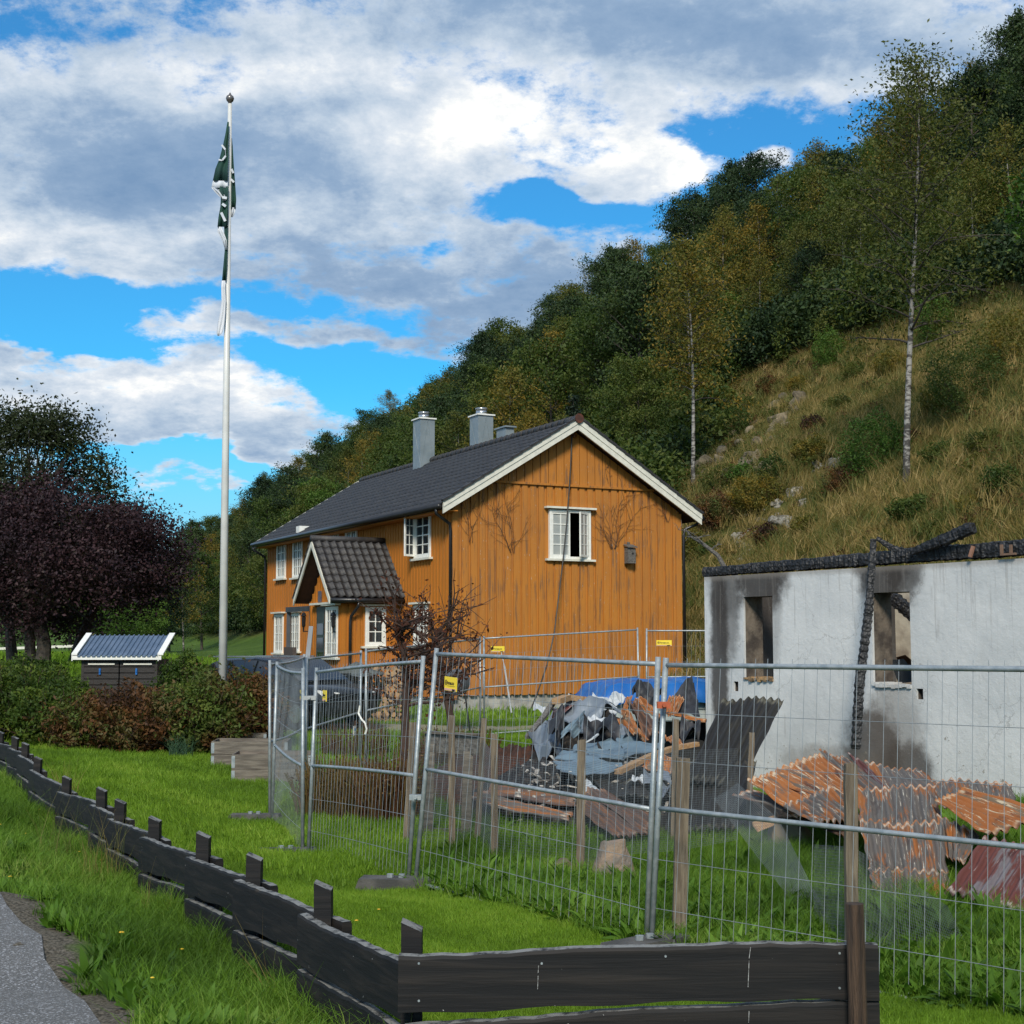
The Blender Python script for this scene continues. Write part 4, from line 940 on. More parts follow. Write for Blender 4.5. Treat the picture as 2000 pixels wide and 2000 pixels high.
# ================================================================ MESH SITE FENCE
def wpt(px, py, D): return at(px, py, D)
def lerp(a, b, t): return np.asarray(a) * (1 - t) + np.asarray(b) * t
def site_panel(A, B, label, ext=1.0, hw=4, sag=0.0, skip_bottom=False):
    """A, B = (top px, top py, bottom px, bottom py, depth) of the two ends"""
    at_, ab = wpt(A[0], A[1], A[4]), wpt(A[2], A[3], A[4]); bt, bb_ = wpt(B[0], B[1], B[4]), wpt(B[2], B[3], B[4])
    if ext != 1: bt = lerp(at_, bt, ext); bb_ = lerp(ab, bb_, ext)
    th = thing('site_fence_panel', label, 'fence panel', ((ab[0] + bb_[0]) / 2, (ab[1] + bb_[1]) / 2, min(ab[2], bb_[2])), 0, 'galvanised mesh site fence panels')
    for t, b in ((at_, ab), (bt, bb_)):
        m_ = MB(); dz = (t - b) / np.linalg.norm(t - b); m_.tube([b - dz * .07, t + dz * .05], .020, 10); obj('post', m_, MAT['galv'], th, world=True, smooth=True)
    def P(u, v): p = lerp(lerp(ab, bb_, u), lerp(at_, bt, u), v); p = p.copy(); p[2] -= sag * 4 * u * (1 - u); return p
    for v in (1.0, .49) + (() if skip_bottom else (.0,)):
        m_ = MB(); m_.tube([P(i / 8, v) for i in range(9)], .0165, 8); obj('rail', m_, MAT['galv'], th, world=True, smooth=True)
    L = float(np.linalg.norm(bb_ - ab)); n_ = int(L / .095); m_ = MB()
    for i in range(1, n_):
        u = i / n_; m_.tube([P(u, -.005), P(u, .5), P(u, 1.025)], .0021, 3, cap=False)
    for v in (.14, .31, .66, .83):
        m_.tube([P(i / 4, v) for i in range(5)], .0023, 3, cap=False)
    obj('wire_mesh', m_, MAT['wire'], th, world=True, kind='stuff')
    return th
PAN = [((1300, 1299, 1272, 1852, 9.75), (2000, 1307, 2000, 1996, 7.85), 'nearest site fence panel, right of the doubled post and running off past the rusty sheets', dict(ext=1.25)),
       ((852, 1277, 812, 1722, 12.3), (1285, 1297, 1262, 1858, 9.85), 'wide site fence panel before the debris heap, yellow sign at its upper left', {}),
       ((618, 1313, 602, 1673, 15.3), (826, 1292, 797, 1732, 12.55), 'site fence panel in front of the red-brown twiggy bush, tilted slightly', dict(sag=-.01)),
       ((541, 1300, 531, 1603, 18.1), (592, 1314, 591, 1672, 15.5), 'narrow-looking site fence panel seen almost edge on beside the raised beds', dict(sag=.03)),
       ((527, 1297, 527, 1596, 18.3), (594, 1284, 590, 1556, 21.3), 'site fence panel running back from the outermost left corner of the mesh fence', dict(sag=.03)),
       ((599, 1287, 597, 1556, 21.4), (705, 1276, 703, 1502, 24), 'site fence panel in front of the dark car', {}),
       ((715, 1272, 715, 1500, 24.1), (938, 1248, 938, 1434, 29.4), 'site fence panel behind the brown-leaved shrub, running back towards the farmhouse', {}),
       ((945, 1247, 946, 1434, 29.4), (1245, 1230, 1249, 1410, 30.6), 'far site fence panel across the foot of the ochre gable', {}),
       ((1263, 1232, 1263, 1410, 30.6), (1385, 1232, 1385, 1408, 30.6), 'farthest site fence panel, partly behind the corner of the white ruin', dict(ext=2.0))]
for A, B, lb, kw in PAN: site_panel(A, B, lb, **kw)
# block feet
def foot(px, py, D, rz, label, L=.72):
    p = wpt(px, py, D); z_ = g1(p[0], p[1]); t = thing('support_block', label, 'fence foot', (p[0], p[1], z_ - .02), rz, 'concrete fence feet')
    m_ = MB(); m_.prism([(-L / 2, -.11, 0), (L / 2, -.11, 0), (L / 2 - .05, -.11, .13), (-L / 2 + .05, -.11, .13)], (0, .22, 0)); obj('block', m_, MAT['rubber'], t)
    for sx_ in (.04, -.06): m_ = MB(); m_.tube([(sx_, 0, .131), (sx_, 0, .16)], .03, 8); obj('socket', m_, MAT['galv'], t)
foot(775, 1748, 12.3, R(-6), 'grey fence foot in front, under the paired posts left of the wide panel')
foot(560, 1682, 15.4, R(6), 'grey fence foot under the corner posts right of the raised beds')
foot(498, 1606, 18.2, R(0), 'weathered fence foot under the outermost left corner of the mesh fence')
foot(1262, 1866, 9.6, R(40), 'grey fence foot in the weeds under the doubled post')
foot(704, 1508, 24, R(20), 'fence foot beside the twiggy bush under the panel before the car')
foot(1255, 1418, 30.6, R(40), 'distant fence foot beside the debris heap under the far panels')
# clamps joining the panels
def clamp(px, py, D, label, mat, w_=.10):
    p = wpt(px, py, D); t = MB(); t.box(p[0] - w_, p[0] + w_, p[1] - .03, p[1] + .03, p[2] - .022, p[2] + .022); t.tube([(p[0], p[1] - .06, p[2]), (p[0], p[1] - .03, p[2])], .014, 6)
    solo('fence_clamp', t, mat, label, 'clamp')
clamp(812, 1557, 12.4, 'bare metal clamp joining the paired posts left of the wide panel', MAT['galv'], .055)
clamp(1296, 1377, 9.68, 'orange-red clamp round the doubled post in front of the debris heap', M('orange_plastic', (.42, .09, .03), (.3, .06, .02), 8, .6), .045)
clamp(605, 1363, 15.3, 'pale clamp joining the corner posts beside the two yellow signs', M('grey_clamp', (.42, .44, .44), None, 5, .5), .07)

# signs
def sign(px, py, D, w_, h_, rz, label, text=True, kind='yellow', tilt=0.0):
    p = wpt(px, py, D); t = thing('site_sign', label, 'sign', tuple(p - np.array([0, 0, h_ / 2])), rz, 'yellow site signs' if kind == 'yellow' else None)
    m_ = MB(); m_.box(-w_ / 2, w_ / 2, -.004, .004, 0, h_); obj('board', m_, MAT['yellow'] if kind == 'yellow' else MAT['signwhite'], t)
    def txt(s_, size, x_, z_, mat, sx=1.0, bold=True):
        c = bpy.data.curves.new('lettering', 'FONT'); c.body = s_; c.size = size; c.extrude = .0006; c.align_x = 'LEFT'; c.offset = size * .02 if bold else 0
        o = bpy.data.objects.new('lettering', c); COL.objects.link(o); c.materials.append(mat); o.parent = t; o.location = (x_, -.0056, z_); o.rotation_euler = (math.pi / 2, 0, 0); o.scale = (sx, 1, 1)
        me_ = bpy.data.meshes.new_from_object(o); me_.materials.clear(); me_.materials.append(mat); o2 = bpy.data.objects.new('lettering', me_); COL.objects.link(o2); o2.parent = t
        o2.location, o2.rotation_euler, o2.scale = o.location, o.rotation_euler, o.scale; bpy.data.objects.remove(o); o2.name = 'lettering'
    if kind == 'yellow':
        m_ = MB(); m_.box(-w_ / 2 + .004, w_ / 2 - .004, -.0065, -.0045, .004, h_ * .18); obj('lower_band', m_, M('salmon_band', (.72, .40, .30), None, 4, .5) if 'salmon_band' not in bpy.data.materials else bpy.data.materials['salmon_band'], t)
        m_ = MB(); m_.box(w_ * .18, w_ * .40, -.0085, -.0067, h_ * .03, h_ * .16); obj('maker_plate', m_, MAT['black'], t)
        cx, cz = -w_ * .36, h_ * .58; m_ = MB()
        for k in range(20):
            a0, a1 = 2 * math.pi * k / 20, 2 * math.pi * (k + 1) / 20; e = (w_ * .085, h_ * .20)
            m_.prism([(cx + e[0] * math.cos(a0), -.0062, cz + e[1] * math.sin(a0)), (cx + e[0] * math.cos(a1), -.0062, cz + e[1] * math.sin(a1)), (cx + e[0] * .72 * math.cos(a1), -.0062, cz + e[1] * .78 * math.sin(a1)), (cx + e[0] * .72 * math.cos(a0), -.0062, cz + e[1] * .78 * math.sin(a0))], (0, .0015, 0))
        m_.prism([(cx - w_ * .02, -.0062, cz - h_ * .10), (cx + w_ * .02, -.0062, cz - h_ * .10), (cx + w_ * .03, -.0062, cz), (cx, -.0062, cz + h_ * .13), (cx - w_ * .03, -.0062, cz)], (0, .0015, 0)); obj('emblem', m_, MAT['black'], t)
        txt('foraas.no', h_ * .36, -w_ * .25, h_ * .46, MAT['black'], w_ * .70 / (h_ * .36 * 4.6))
        m_ = MB(); m_.box(-w_ * .25, w_ * .38, -.0062, -.0046, h_ * .345, h_ * .365); obj('underline', m_, MAT['black'], t)
    else:
        m_ = MB(); m_.box(-w_ * .38, w_ * .38, -.006, -.0042, h_ * .50, h_ * .76); obj('blue_band', m_, MAT['signblue'], t)
        m_ = MB(); m_.box(-w_ * .30, w_ * .36, -.006, -.0042, h_ * .16, h_ * .30); obj('grey_band', m_, MAT['galv'], t)
    return t
pan_rz = lambda A, B: math.atan2(*(wpt(B[2], B[3], B[4]) - wpt(A[2], A[3], A[4]))[[1, 0]])
r2, r3, r4, r6, r8 = [pan_rz(PAN[i][0], PAN[i][1]) for i in (1, 2, 3, 5, 7)]
s_ = sign(880, 1336, 11.96, .185, .118, r2, 'largest yellow sign, hung at the upper left of the wide mesh panel'); s_.rotation_euler[1] = R(3)
sign(634, 1359, 14.9, .125, .115, r3, 'small square yellow sign on the mesh right of the pale clamp')
sign(588.5, 1358, 15.9, .20, .115, r4, 'yellow sign seen almost edge on, left of the pale clamp')
sign(972, 1268, 29.4, .30, .125, r8, 'far yellow sign at the left of the panel across the ochre gable')
sign(1297, 1256, 30.5, .33, .125, 0, 'far yellow sign on the farthest panel by the corner of the ochre house')
sign(693, 1427, 23.65, .115, .155, r6, 'small white and blue notice on the mesh near the fence post above the twiggy bush', kind='blue')
# ribbon ends tied to the fence
m_ = MB(); rp = [wpt(703, 1378, 23.7), wpt(700, 1393, 23.7), wpt(706, 1405, 23.6), wpt(713, 1412, 23.6), wpt(716, 1424, 23.6), wpt(713, 1434, 23.6)]
for i in range(5): m_.bar(rp[i], rp[i + 1], .008, .028, up=(1, .3, .2))
solo('barrier_ribbon', m_, MAT['white'], 'white ribbon end tied round the fence post before the woodpile', 'ribbon')

# ================================================================ BLACK PLANK FENCE
def plank(name, pts, ht, th_, parent, seed, mat=None, ends=(0, 0)):
    """live-edge plank along pts (bottom-left reference: (x, y, ztop))"""
    r_ = random.Random(seed); n_ = 22; v = []; f = []
    a, b = np.array(pts[0]), np.array(pts[1]); dr_ = b - a; dr_ /= np.linalg.norm(dr_[:2]); nn = np.array([dr_[1], -dr_[0], 0]) * th_ / 2
    ph = [r_.uniform(0, 6) for _ in range(6)]
    for i in range(n_ + 1):
        t = i / n_; p = lerp(a, b, t); L = np.linalg.norm(b - a) * t
        wt_ = .007 * math.sin(L * 3.1 + ph[0]) + .003 * math.sin(L * 9 + ph[1]) + .0025 * math.sin(L * 37 + ph[2]); wb_ = .008 * math.sin(L * 2.7 + ph[3]) + .005 * math.sin(L * 13 + ph[4])
        zt = p[2] + wt_; zb = p[2] - ht + wb_
        for (o, z_) in ((1, zb), (1, zt - .012), (.80, zt), (-.80, zt + .001), (-1, zt - .014), (-1, zb)): v.append((*(p[:2] + nn[:2] * o), z_))
    K = 6
    for i in range(n_):
        for j in range(K): c, d_ = i * K + j, i * K + (j + 1) % K; f.append((c, d_, d_ + K, c + K))
    f.append(tuple(range(K))); f.append(tuple(range(n_ * K, n_ * K + K)))
    m_ = MB(); m_.add(v, f); return obj(name, m_, mat or MAT['plank'], parent, world=True)
fc_ = at(805, 1990, 5.5)
pf_ = thing('plank_fence', 'low black-stained plank fence with overlapping live-edge boards along the road and across the front', 'fence', (fc_[0], fc_[1], .25))
tops = [at(*p) for p in POSTS]
rdn = np.array([-.8912, -.4537])     # towards the road
for i, t in enumerate(tops):
    w_ = .078
    gnd = g1(t[0], t[1]) - .1; m_ = MB(); lean = (.01 * math.sin(i * 2.2), .01 * math.cos(i * 1.3))
    c4 = [(-w_ / 2, -.04), (w_ / 2, -.04), (w_ / 2, .04), (-w_ / 2, .04)]
    zs = [t[2], t[2] - .035, t[2] - .03, t[2] + .004]
    m_.add([(t[0] + a + lean[0], t[1] + b + lean[1], gnd) for a, b in c4] + [(t[0] + a, t[1] + b, zs[k]) for k, (a, b) in enumerate(c4)],
           [(3, 2, 1, 0), (4, 5, 6, 7), (0, 1, 5, 4), (1, 2, 6, 5), (2, 3, 7, 6), (3, 0, 4, 7)])
    obj('post', m_, MAT['plank'], pf_, world=True)
for i in range(len(tops) - 1):
    near, far = tops[i], tops[i + 1]
    dr_ = (far - near); L = np.linalg.norm(dr_[:2]); dr_ = dr_ / L
    off = .068
    # far end in front of its post, near end behind its post
    for lvl, (dz, ht) in enumerate(((.155, .215), (.405, .20))):
        a = far + dr_ * .10; b = near - dr_ * .14
        a = np.array([a[0] + rdn[0] * off, a[1] + rdn[1] * off, far[2] - dz]); b = np.array([b[0] - rdn[0] * off * (1 if i else .2), b[1] - rdn[1] * off * (1 if i else .2), near[2] - dz])
        if i == 0: b = np.array([near[0] + .02, near[1] - .03, near[2] - dz - .01])
        plank('plank', (a, b), ht * (1 + .06 * math.sin(i * 3.1 + lvl)), .05, pf_, 30 + i * 2 + lvl)
A_, B_ = at(779, 1863, 5.36), at(1712, 1838, 5.36)
Lh = A_[2] - at(776, 1975, 5.36)[2]
plank('front_plank', (A_, B_), Lh * .98, .055, pf_, 77)
A_, B_ = at(790, 1999, 5.37), at(1714, 1949, 5.37); plank('front_plank', (A_, B_), .21, .055, pf_, 78)
MAT['dropping'] = M('white_streak', (.38, .38, .37), (.12, .12, .12), 60, .8, lo=.4, hi=.6)
for (x0_, y0_, x1_, y1_) in ((1052, 1886, 1051, 1900), (1051, 1906, 1050, 1932), (1466, 1850, 1463, 1872), (1463, 1876, 1461, 1928), (1463, 1975, 1462, 1998)):
    m_ = MB(); m_.bar(at(x0_, y0_, 5.328), at(x1_, y1_, 5.328), .0022, .002, up=(0, 1, 0)); obj('white_streak', m_, MAT['dropping'], pf_, world=True)
for (x_, y_) in ((818, 1882), (818, 1955), (1058, 1882), (1640, 1862), (1640, 1930), (1300, 1868)):
    p = at(x_, y_, 5.329); m_ = MB(); m_.tube([p, p + np.array([0, .006, 0])], .0045, 8); obj('nail_head', m_, MAT['galv'], pf_, world=True)
t = at(1669, 1770, 5.27); b = at(1676, 2000, 5.27); m_ = MB(); m_.tube([(b[0] + .01, b[1], g1(b[0], b[1]) - .1), b, t + np.array([.0, 0, .01])], [.036, .0345, .033], 14)
obj('round_post', m_, MAT['roundpost'], pf_, world=True, smooth=False)

# ================================================================ STAKES, NETTING, COMPOST FRAME, STONE
STK = {}
def stake(key, xt, yt, xb, yb, D, w_, label, mat='stake'):
    t, b = at(xt, yt, D), at(xb, yb, D); m_ = MB(); g_ = g1(b[0], b[1]) - .06
    b = lerp(t, b, (t[2] - g_) / (t[2] - b[2])); r_ = random.Random(key); n_ = 9; vs = []; fs = []
    for i in range(n_ + 1):
        p = lerp(b, t, i / n_); p = p + np.array([r_.uniform(-.003, .003), 0, 0]); k = 1 + r_.uniform(-.04, .04)
        for a, c in ((-1, -1), (-.3, -1.15), (1, -1), (1, 1), (-1, 1)): vs.append((p[0] + a * w_ / 2 * k, p[1] + c * w_ * .42, p[2] + (0 if i < n_ else r_.uniform(-.012, .008))))
    for i in range(n_):
        for j in range(5): a, c = i * 5 + j, i * 5 + (j + 1) % 5; fs.append((a, c, c + 5, a + 5))
    fs += [tuple(range(5)), tuple(range(n_ * 5, n_ * 5 + 5))]; m_.add(vs, fs)
    STK[key] = (np.array(b), np.array(t)); solo('wooden_stake', m_, MAT[mat], label, 'stake', 'rough wooden netting stakes')
stake('a', 808, 1411, 795, 1640, 15.2, .085, 'leftmost wooden stake, partly hidden by the paired fence posts')
stake('b', 882, 1398, 883, 1655, 14.8, .066, 'wooden stake in front of the dark compost frame, left one of three close together')
stake('c', 946, 1403, 932, 1645, 15.4, .062, 'slanting wooden stake at the right edge of the compost frame, bound with wire')
stake('d', 965, 1433, 966, 1672, 14.0, .068, 'mottled wooden stake just right of the slanting wired one')
stake('e', 1136, 1445, 1133, 1702, 13.2, .076, 'wooden stake standing left of the pinkish stone')
stake('f', 1320, 1404, 1315, 1640, 15.0, .062, 'taller thin wooden stake directly behind the broad pale one')
stake('g', 1334, 1480, 1326, 1838, 10.1, .092, 'broad pale wooden stake right of the doubled metal post')
stake('h', 1661, 1490, 1664, 1880, 9.3, .078, 'wooden stake rising above the round brown fence post')
stake('i', 1468, 1431, 1464, 1560, 15.6, .058, 'slender grey stake in front of the blackened corrugated sheets')
def netting(name, label, rows, nu, nv, r=.0011):
    """rows: list of (left, right) polylines bottom to top as 3-D points; bilinear wires"""
    g_ = np.array(rows, float)       # (rows, cols, 3)
    def P(u, v):
        a = u * (g_.shape[1] - 1); i = min(int(a), g_.shape[1] - 2); a -= i; b = v * (g_.shape[0] - 1); j = min(int(b), g_.shape[0] - 2); b -= j
        return lerp(lerp(g_[j, i], g_[j, i + 1], a), lerp(g_[j + 1, i], g_[j + 1, i + 1], a), b)
    m_ = MB(); nc = (g_.shape[1] - 1) * 3; nr = (g_.shape[0] - 1) * 3
    for i in range(nu + 1): m_.tube([P(i / nu, j / nr) for j in range(nr + 1)], r, 3, cap=False)
    for j in range(nv + 1): m_.tube([P(i / nc, j / nv) for i in range(nc + 1)], r, 3, cap=False)
    return solo(name, m_, MAT['net'], label, 'wire netting')
def col(key, h0=.02, h1=.88): b, t = STK[key]; return [lerp(b, t, h0), lerp(b, t, .45), lerp(b, t, h1)]
cols_ = [col('a'), col('b'), col('c', h1=.84), col('d', h1=.84), col('e', h1=.82)]
for c in cols_:
    for p in c: p[1] -= .04
netting('wire_netting', 'fine wire netting stretched along the stakes in front of the debris heap', np.array(cols_).transpose(1, 0, 2), 120, 44)
cols_ = [col('e', h1=.82), [at(1230, 1668, 12.6), at(1230, 1575, 12.8), at(1230, 1470, 13.0)], [at(1330, 1660, 13), at(1330, 1570, 13), at(1330, 1466, 13)], [at(1440, 1640, 13.8), at(1440, 1560, 14), at(1440, 1462, 14.2)]]
netting('wire_netting', 'fine wire netting between the pinkish stone and the blackened corrugated sheets', np.array(cols_).transpose(1, 0, 2), 110, 44)
cols_ = [[at(1395, 1560, 12.2), at(1420, 1545, 12.4), at(1440, 1530, 12.6)], [at(1470, 1660, 11.8), at(1500, 1640, 11.8), at(1520, 1600, 12)], [at(1570, 1790, 10.8), at(1580, 1770, 10.9), at(1590, 1740, 11)], [at(1600, 1850, 10.2), at(1605, 1840, 10.2), at(1650, 1835, 10.2)]]
netting('fallen_netting', 'sagging strip of wire netting slanting down into the grass left of the tall right stake', np.array(cols_).transpose(1, 0, 2), 120, 22, .0014)
cols_ = [[at(1590, 1840, 10.2), at(1590, 1740, 10.4), at(1590, 1650, 10.6)], [at(1665, 1850, 9.4), at(1665, 1750, 9.5), at(1665, 1655, 9.6)], [at(1760, 1900, 9.3), at(1750, 1800, 9.6), at(1745, 1700, 9.8)], [at(1930, 1920, 9.0), at(1890, 1850, 9.4), at(1850, 1770, 9.8)]]
netting('wire_netting', 'loose wire netting leaning in the grass in front of the lowest rusty sheets', np.array(cols_).transpose(1, 0, 2), 90, 30, .0012)
# compost frame
cf = [at(832, 1640, 16.2), at(936, 1645, 15.8)]; tp = [at(832, 1441, 16.2), at(936, 1446, 15.8)]
th = thing('compost_frame', 'dark timber compost frame with upright posts and fine wire sides', 'compost frame', (cf[0][0], cf[0][1], cf[0][2]))
m_ = MB(); m_.bar(tp[0] - np.array([0, 0, .05]), tp[1] - np.array([0, 0, .05]), .05, .22, up=(0, 0, 1)); obj('top_board', m_, MAT['oldwood'], th, world=True)
m_ = MB(); m_.bar(tp[0] - np.array([0, .03, -.065]), tp[1] - np.array([0, .03, -.065]), .10, .02, up=(0, 0, 1)); obj('pale_cap', m_, MAT['bedwood'], th, world=True)
m_ = MB(); m_.bar(cf[0] + np.array([0, 0, .06]), cf[1] + np.array([0, 0, .06]), .05, .15, up=(0, 0, 1)); obj('bottom_board', m_, MAT['oldwood'], th, world=True)
for (a, b_, c, d_, D) in ((915, 1467, 909, 1640, 15.9), (840, 1450, 835, 1640, 16.1)):
    p, q_ = at(a, b_, D - .04), at(c, d_, D - .04); m_ = MB(); m_.bar(q_ - np.array([0, 0, .05]), p, .11, .05, up=(0, 1, 0)); obj('post', m_, MAT['bedwood'], th, world=True)
m_ = MB(); b0, b1 = at(845, 1620, 17.2), at(940, 1620, 16.8); t0, t1 = at(845, 1448, 17.2), at(940, 1450, 16.8)
for i in range(46): m_.tube([lerp(b0, b1, i / 45), lerp(t0, t1, i / 45)], .0016, 3, cap=False)
for i in range(40): m_.tube([lerp(b0, t0, i / 39), lerp(b1, t1, i / 39)], .0016, 3, cap=False)
obj('wire_side', m_, MAT['net'], th, world=True, kind='stuff')
def rock(name, c, sz, seed, mat, label=None, cat='stone', flat=.0, sub=3, group=None, parent=None, sharp=.35):
    import bmesh
    bm = bmesh.new(); bmesh.ops.create_icosphere(bm, subdivisions=sub, radius=1); r_ = np.random.default_rng(seed)
    pl_ = r_.normal(size=(14, 3)); pl_ /= np.linalg.norm(pl_, axis=1)[:, None]; dd = r_.uniform(.38, .85, 14)
    for v in bm.verts:
        p = np.array(v.co); s_ = p @ pl_.T; k = np.min(np.where(s_ > .05, dd / np.maximum(s_, .05), 9)); p = p * min(1, k); p += .04 * math.sin(9 * p[0] + seed) * p
        v.co = (p[0] * sz[0], p[1] * sz[1], p[2] * sz[2])
    me = bpy.data.meshes.new(name); bm.to_mesh(me); bm.free()
    o = link(name, me, mat, parent); o.location = [float(q_) for q_ in c]; o.rotation_euler = (0, 0, seed * 1.3)
    if label: props(o, label, cat, group)
    return o
# standing stone, tapered
p = at(1196, 1706, 12.6); m_ = MB(); prof = [(1153, 1705), (1158, 1685), (1168, 1660), (1174, 1646), (1190, 1643), (1205, 1648), (1222, 1646), (1232, 1662), (1241, 1690), (1245, 1712)]
r_ = random.Random(2); vs = []; lay = 7
fl = [at(x_, y_, 12.6) for x_, y_ in prof]
import bmesh
bm = bmesh.new(); rings = []
for k in range(9):
    t = k / 8; hw_ = .205 * (1 - .50 * t ** 1.2); zc = p[2] - .08 + .36 * t; ring = []
    for j in range(16):
        th_ = 2 * math.pi * j / 16; rr_ = hw_ * (1 + .10 * math.sin(3 * th_ + 1) + r_.uniform(-.07, .07)); ring.append(bm.verts.new((p[0] + rr_ * math.cos(th_), p[1] + rr_ * .8 * math.sin(th_), zc + (r_.uniform(-.02, .02) if k == 8 else 0) + .012 * math.sin(th_ * 2))))
    rings.append(ring)
for a, b in zip(rings, rings[1:]):
    for j in range(16): bm.faces.new((a[j], a[(j + 1) % 16], b[(j + 1) % 16], b[j]))
bm.faces.new(rings[-1]); me = bpy.data.meshes.new('standing_stone'); bmesh.ops.translate(bm, vec=-Vector(p), verts=bm.verts); bm.to_mesh(me); bm.free()
o = link('standing_stone', me, MAT['stone']); o.location = tuple(float(q_) for q_ in p); props(o, 'pinkish stump-shaped stone standing in the weeds before the debris heap', 'stone')
p = at(1535, 1650, 14.5); rock('dark_stone', (p[0], p[1], p[2] + .0), (.30, .25, .28), 5, MAT['rock'], 'dark rounded stone in the shade under the rusty sheets')
p = at(1100, 1690, 13.0); rock('grey_stone', (p[0], p[1], p[2] - .0), (.14, .12, .10), 8, MAT['rock'], 'low grey stone half hidden in weeds left of the stake by the pinkish stone')

# ================================================================ CORRUGATED AND BENT SHEETS
def corr(name, quad, mat, label, waves=9, amp=.018, crum=.011, seed=0, cat='metal sheet', group=None, bend=0.0, rag=.02, curl=0.0):
    """ribbed sheet; ribs run from edge p0-p1 to edge p3-p2; quad in (px, py, depth)"""
    P = [at(*q_) for q_ in quad]; r_ = np.random.default_rng(seed); nu = max(waves * 6, 12) if waves else 26; nv = 22
    U, V = np.meshgrid(np.linspace(0, 1, nu + 1), np.linspace(0, 1, nv + 1)); ph = r_.uniform(0, 6, 8)
    rg = rag * .6 * (np.sin(U * 7 + ph[0]) + .5 * np.sin(U * 19 + ph[1]) + .25 * np.sin(U * 61 + ph[5])); Vv = np.where(V < .5, V + rg * (1 - V) ** 6, V + rg * V ** 6)
    rs_ = rag * .6 * np.sin(V * 17 + ph[2]); Uu = U + rs_ * (2 * U - 1) * np.abs(2 * U - 1) ** 3
    p = (P[0] * ((1 - Uu) * (1 - Vv))[..., None] + P[1] * (Uu * (1 - Vv))[..., None] + P[2] * (Uu * Vv)[..., None] + P[3] * ((1 - Uu) * Vv)[..., None])
    nn = np.cross((P[1] - P[0]) + (P[2] - P[3]), (P[3] - P[0]) + (P[2] - P[1])); nn /= np.linalg.norm(nn)
    if nn[1] > 0: nn = -nn
    L = (np.linalg.norm(P[1] - P[0]) + np.linalg.norm(P[2] - P[3])) / 2
    h = amp * np.sin(2 * np.pi * waves * U) if waves else 0 * U
    h = h + crum * (np.sin(U * 5.1 + V * 3.2 + ph[3]) + .6 * np.sin(U * 9.3 - V * 7.1 + ph[4]) + .35 * np.abs(np.sin(V * 13 + U * 6 + ph[6])) + .4 * np.abs(np.sin(U * 8 - V * 10 + ph[7])))
    h = h + bend * (V - .5) ** 2 * 4 - bend + curl * (np.clip(U - .8, 0, 1) * 5) ** 2
    p = p + nn * h[..., None]
    c = p.reshape(-1, 3).mean(0); c[2] = p[..., 2].min(); v = (p - c).reshape(-1, 3); n1 = nu + 1
    top = v; bot = v - nn * .0035; idx = np.arange(n1 * (nv + 1)).reshape(nv + 1, n1)
    q_ = np.stack([idx[:-1, :-1], idx[:-1, 1:], idx[1:, 1:], idx[1:, :-1]], -1).reshape(-1, 4); nV = len(top)
    rim = []
    for a, b in zip(idx[0, :-1], idx[0, 1:]): rim.append((a, b, b + nV, a + nV))
    for a, b in zip(idx[-1, :-1], idx[-1, 1:]): rim.append((b, a, a + nV, b + nV))
    for a, b in zip(idx[:-1, 0], idx[1:, 0]): rim.append((b, a, a + nV, b + nV))
    for a, b in zip(idx[:-1, -1], idx[1:, -1]): rim.append((a, b, b + nV, a + nV))
    Q = np.concatenate([q_, q_[:, ::-1] + nV, np.array(rim)]); me = fastmesh(name, np.concatenate([top, bot]), Q, smooth=waves > 0)
    uv = me.uv_layers.new(name='UV'); UV = np.stack([U.reshape(-1), V.reshape(-1)], -1); UV = np.concatenate([UV, UV]); UV[:, 0] += seed * .37
    li = np.empty(len(me.loops), np.int32); me.loops.foreach_get('vertex_index', li); uv.data.foreach_set('uv', UV[li].astype(np.float32).ravel())
    o = link(name, me, MAT[mat] if isinstance(mat, str) else mat); o.location = [float(x_) for x_ in c]; props(o, label, cat, group); return o
GS = 'rusty corrugated sheets heaped against the ruin'
def CS(quad, mat, label, **k): return corr('corrugated_sheet', quad, mat, label, group=GS, **k)
# heap by the white wall (back to front)
CS([(1688, 1490, 17.2), (1800, 1506, 17.0), (1850, 1552, 15.2), (1712, 1550, 15.2)], 'rust_grey', 'dark bluish sheet with pale ragged edge at the back of the heap under the soot', waves=8, seed=5)
CS([(1600, 1466, 17.6), (1652, 1482, 17.2), (1760, 1562, 14.2), (1690, 1572, 14.2)], 'rust_grey', 'grey and pink sheet sloping down right from the peak of the heap', waves=5, seed=6)
CS([(1655, 1474, 17.4), (1680, 1484, 17.2), (1736, 1545, 15.4), (1722, 1550, 15.2)], 'rust_red', 'narrow pale-edged strip beside the soot stain at the back of the heap', waves=3, seed=7)
CS([(1820, 1522, 15.0), (1975, 1531, 14.6), (1995, 1600, 13.2), (1832, 1575, 13.6)], 'rust_grey', 'grey sheet with rusty top edge behind the orange one at the right of the heap', waves=9, seed=8)
CS([(1490, 1518, 15.4), (1600, 1469, 17.0), (1716, 1566, 13.8), (1640, 1580, 13.8)], 'rust_orange', 'brightest orange and cream sheet forming the left peak of the heap', waves=9, seed=1, amp=.024)
CS([(1430, 1551, 15.2), (1480, 1545, 15.8), (1660, 1610, 13.4), (1590, 1605, 13.5)], 'rust_grey', 'grey mossy sheet lowest at the far left of the rusty heap', waves=4, seed=9)
CS([(1475, 1565, 15.0), (1520, 1560, 15.2), (1690, 1622, 13.3), (1640, 1632, 13.2)], 'rust_brown', 'dark brown sheet underneath the left side of the rusty heap', waves=4, seed=10)
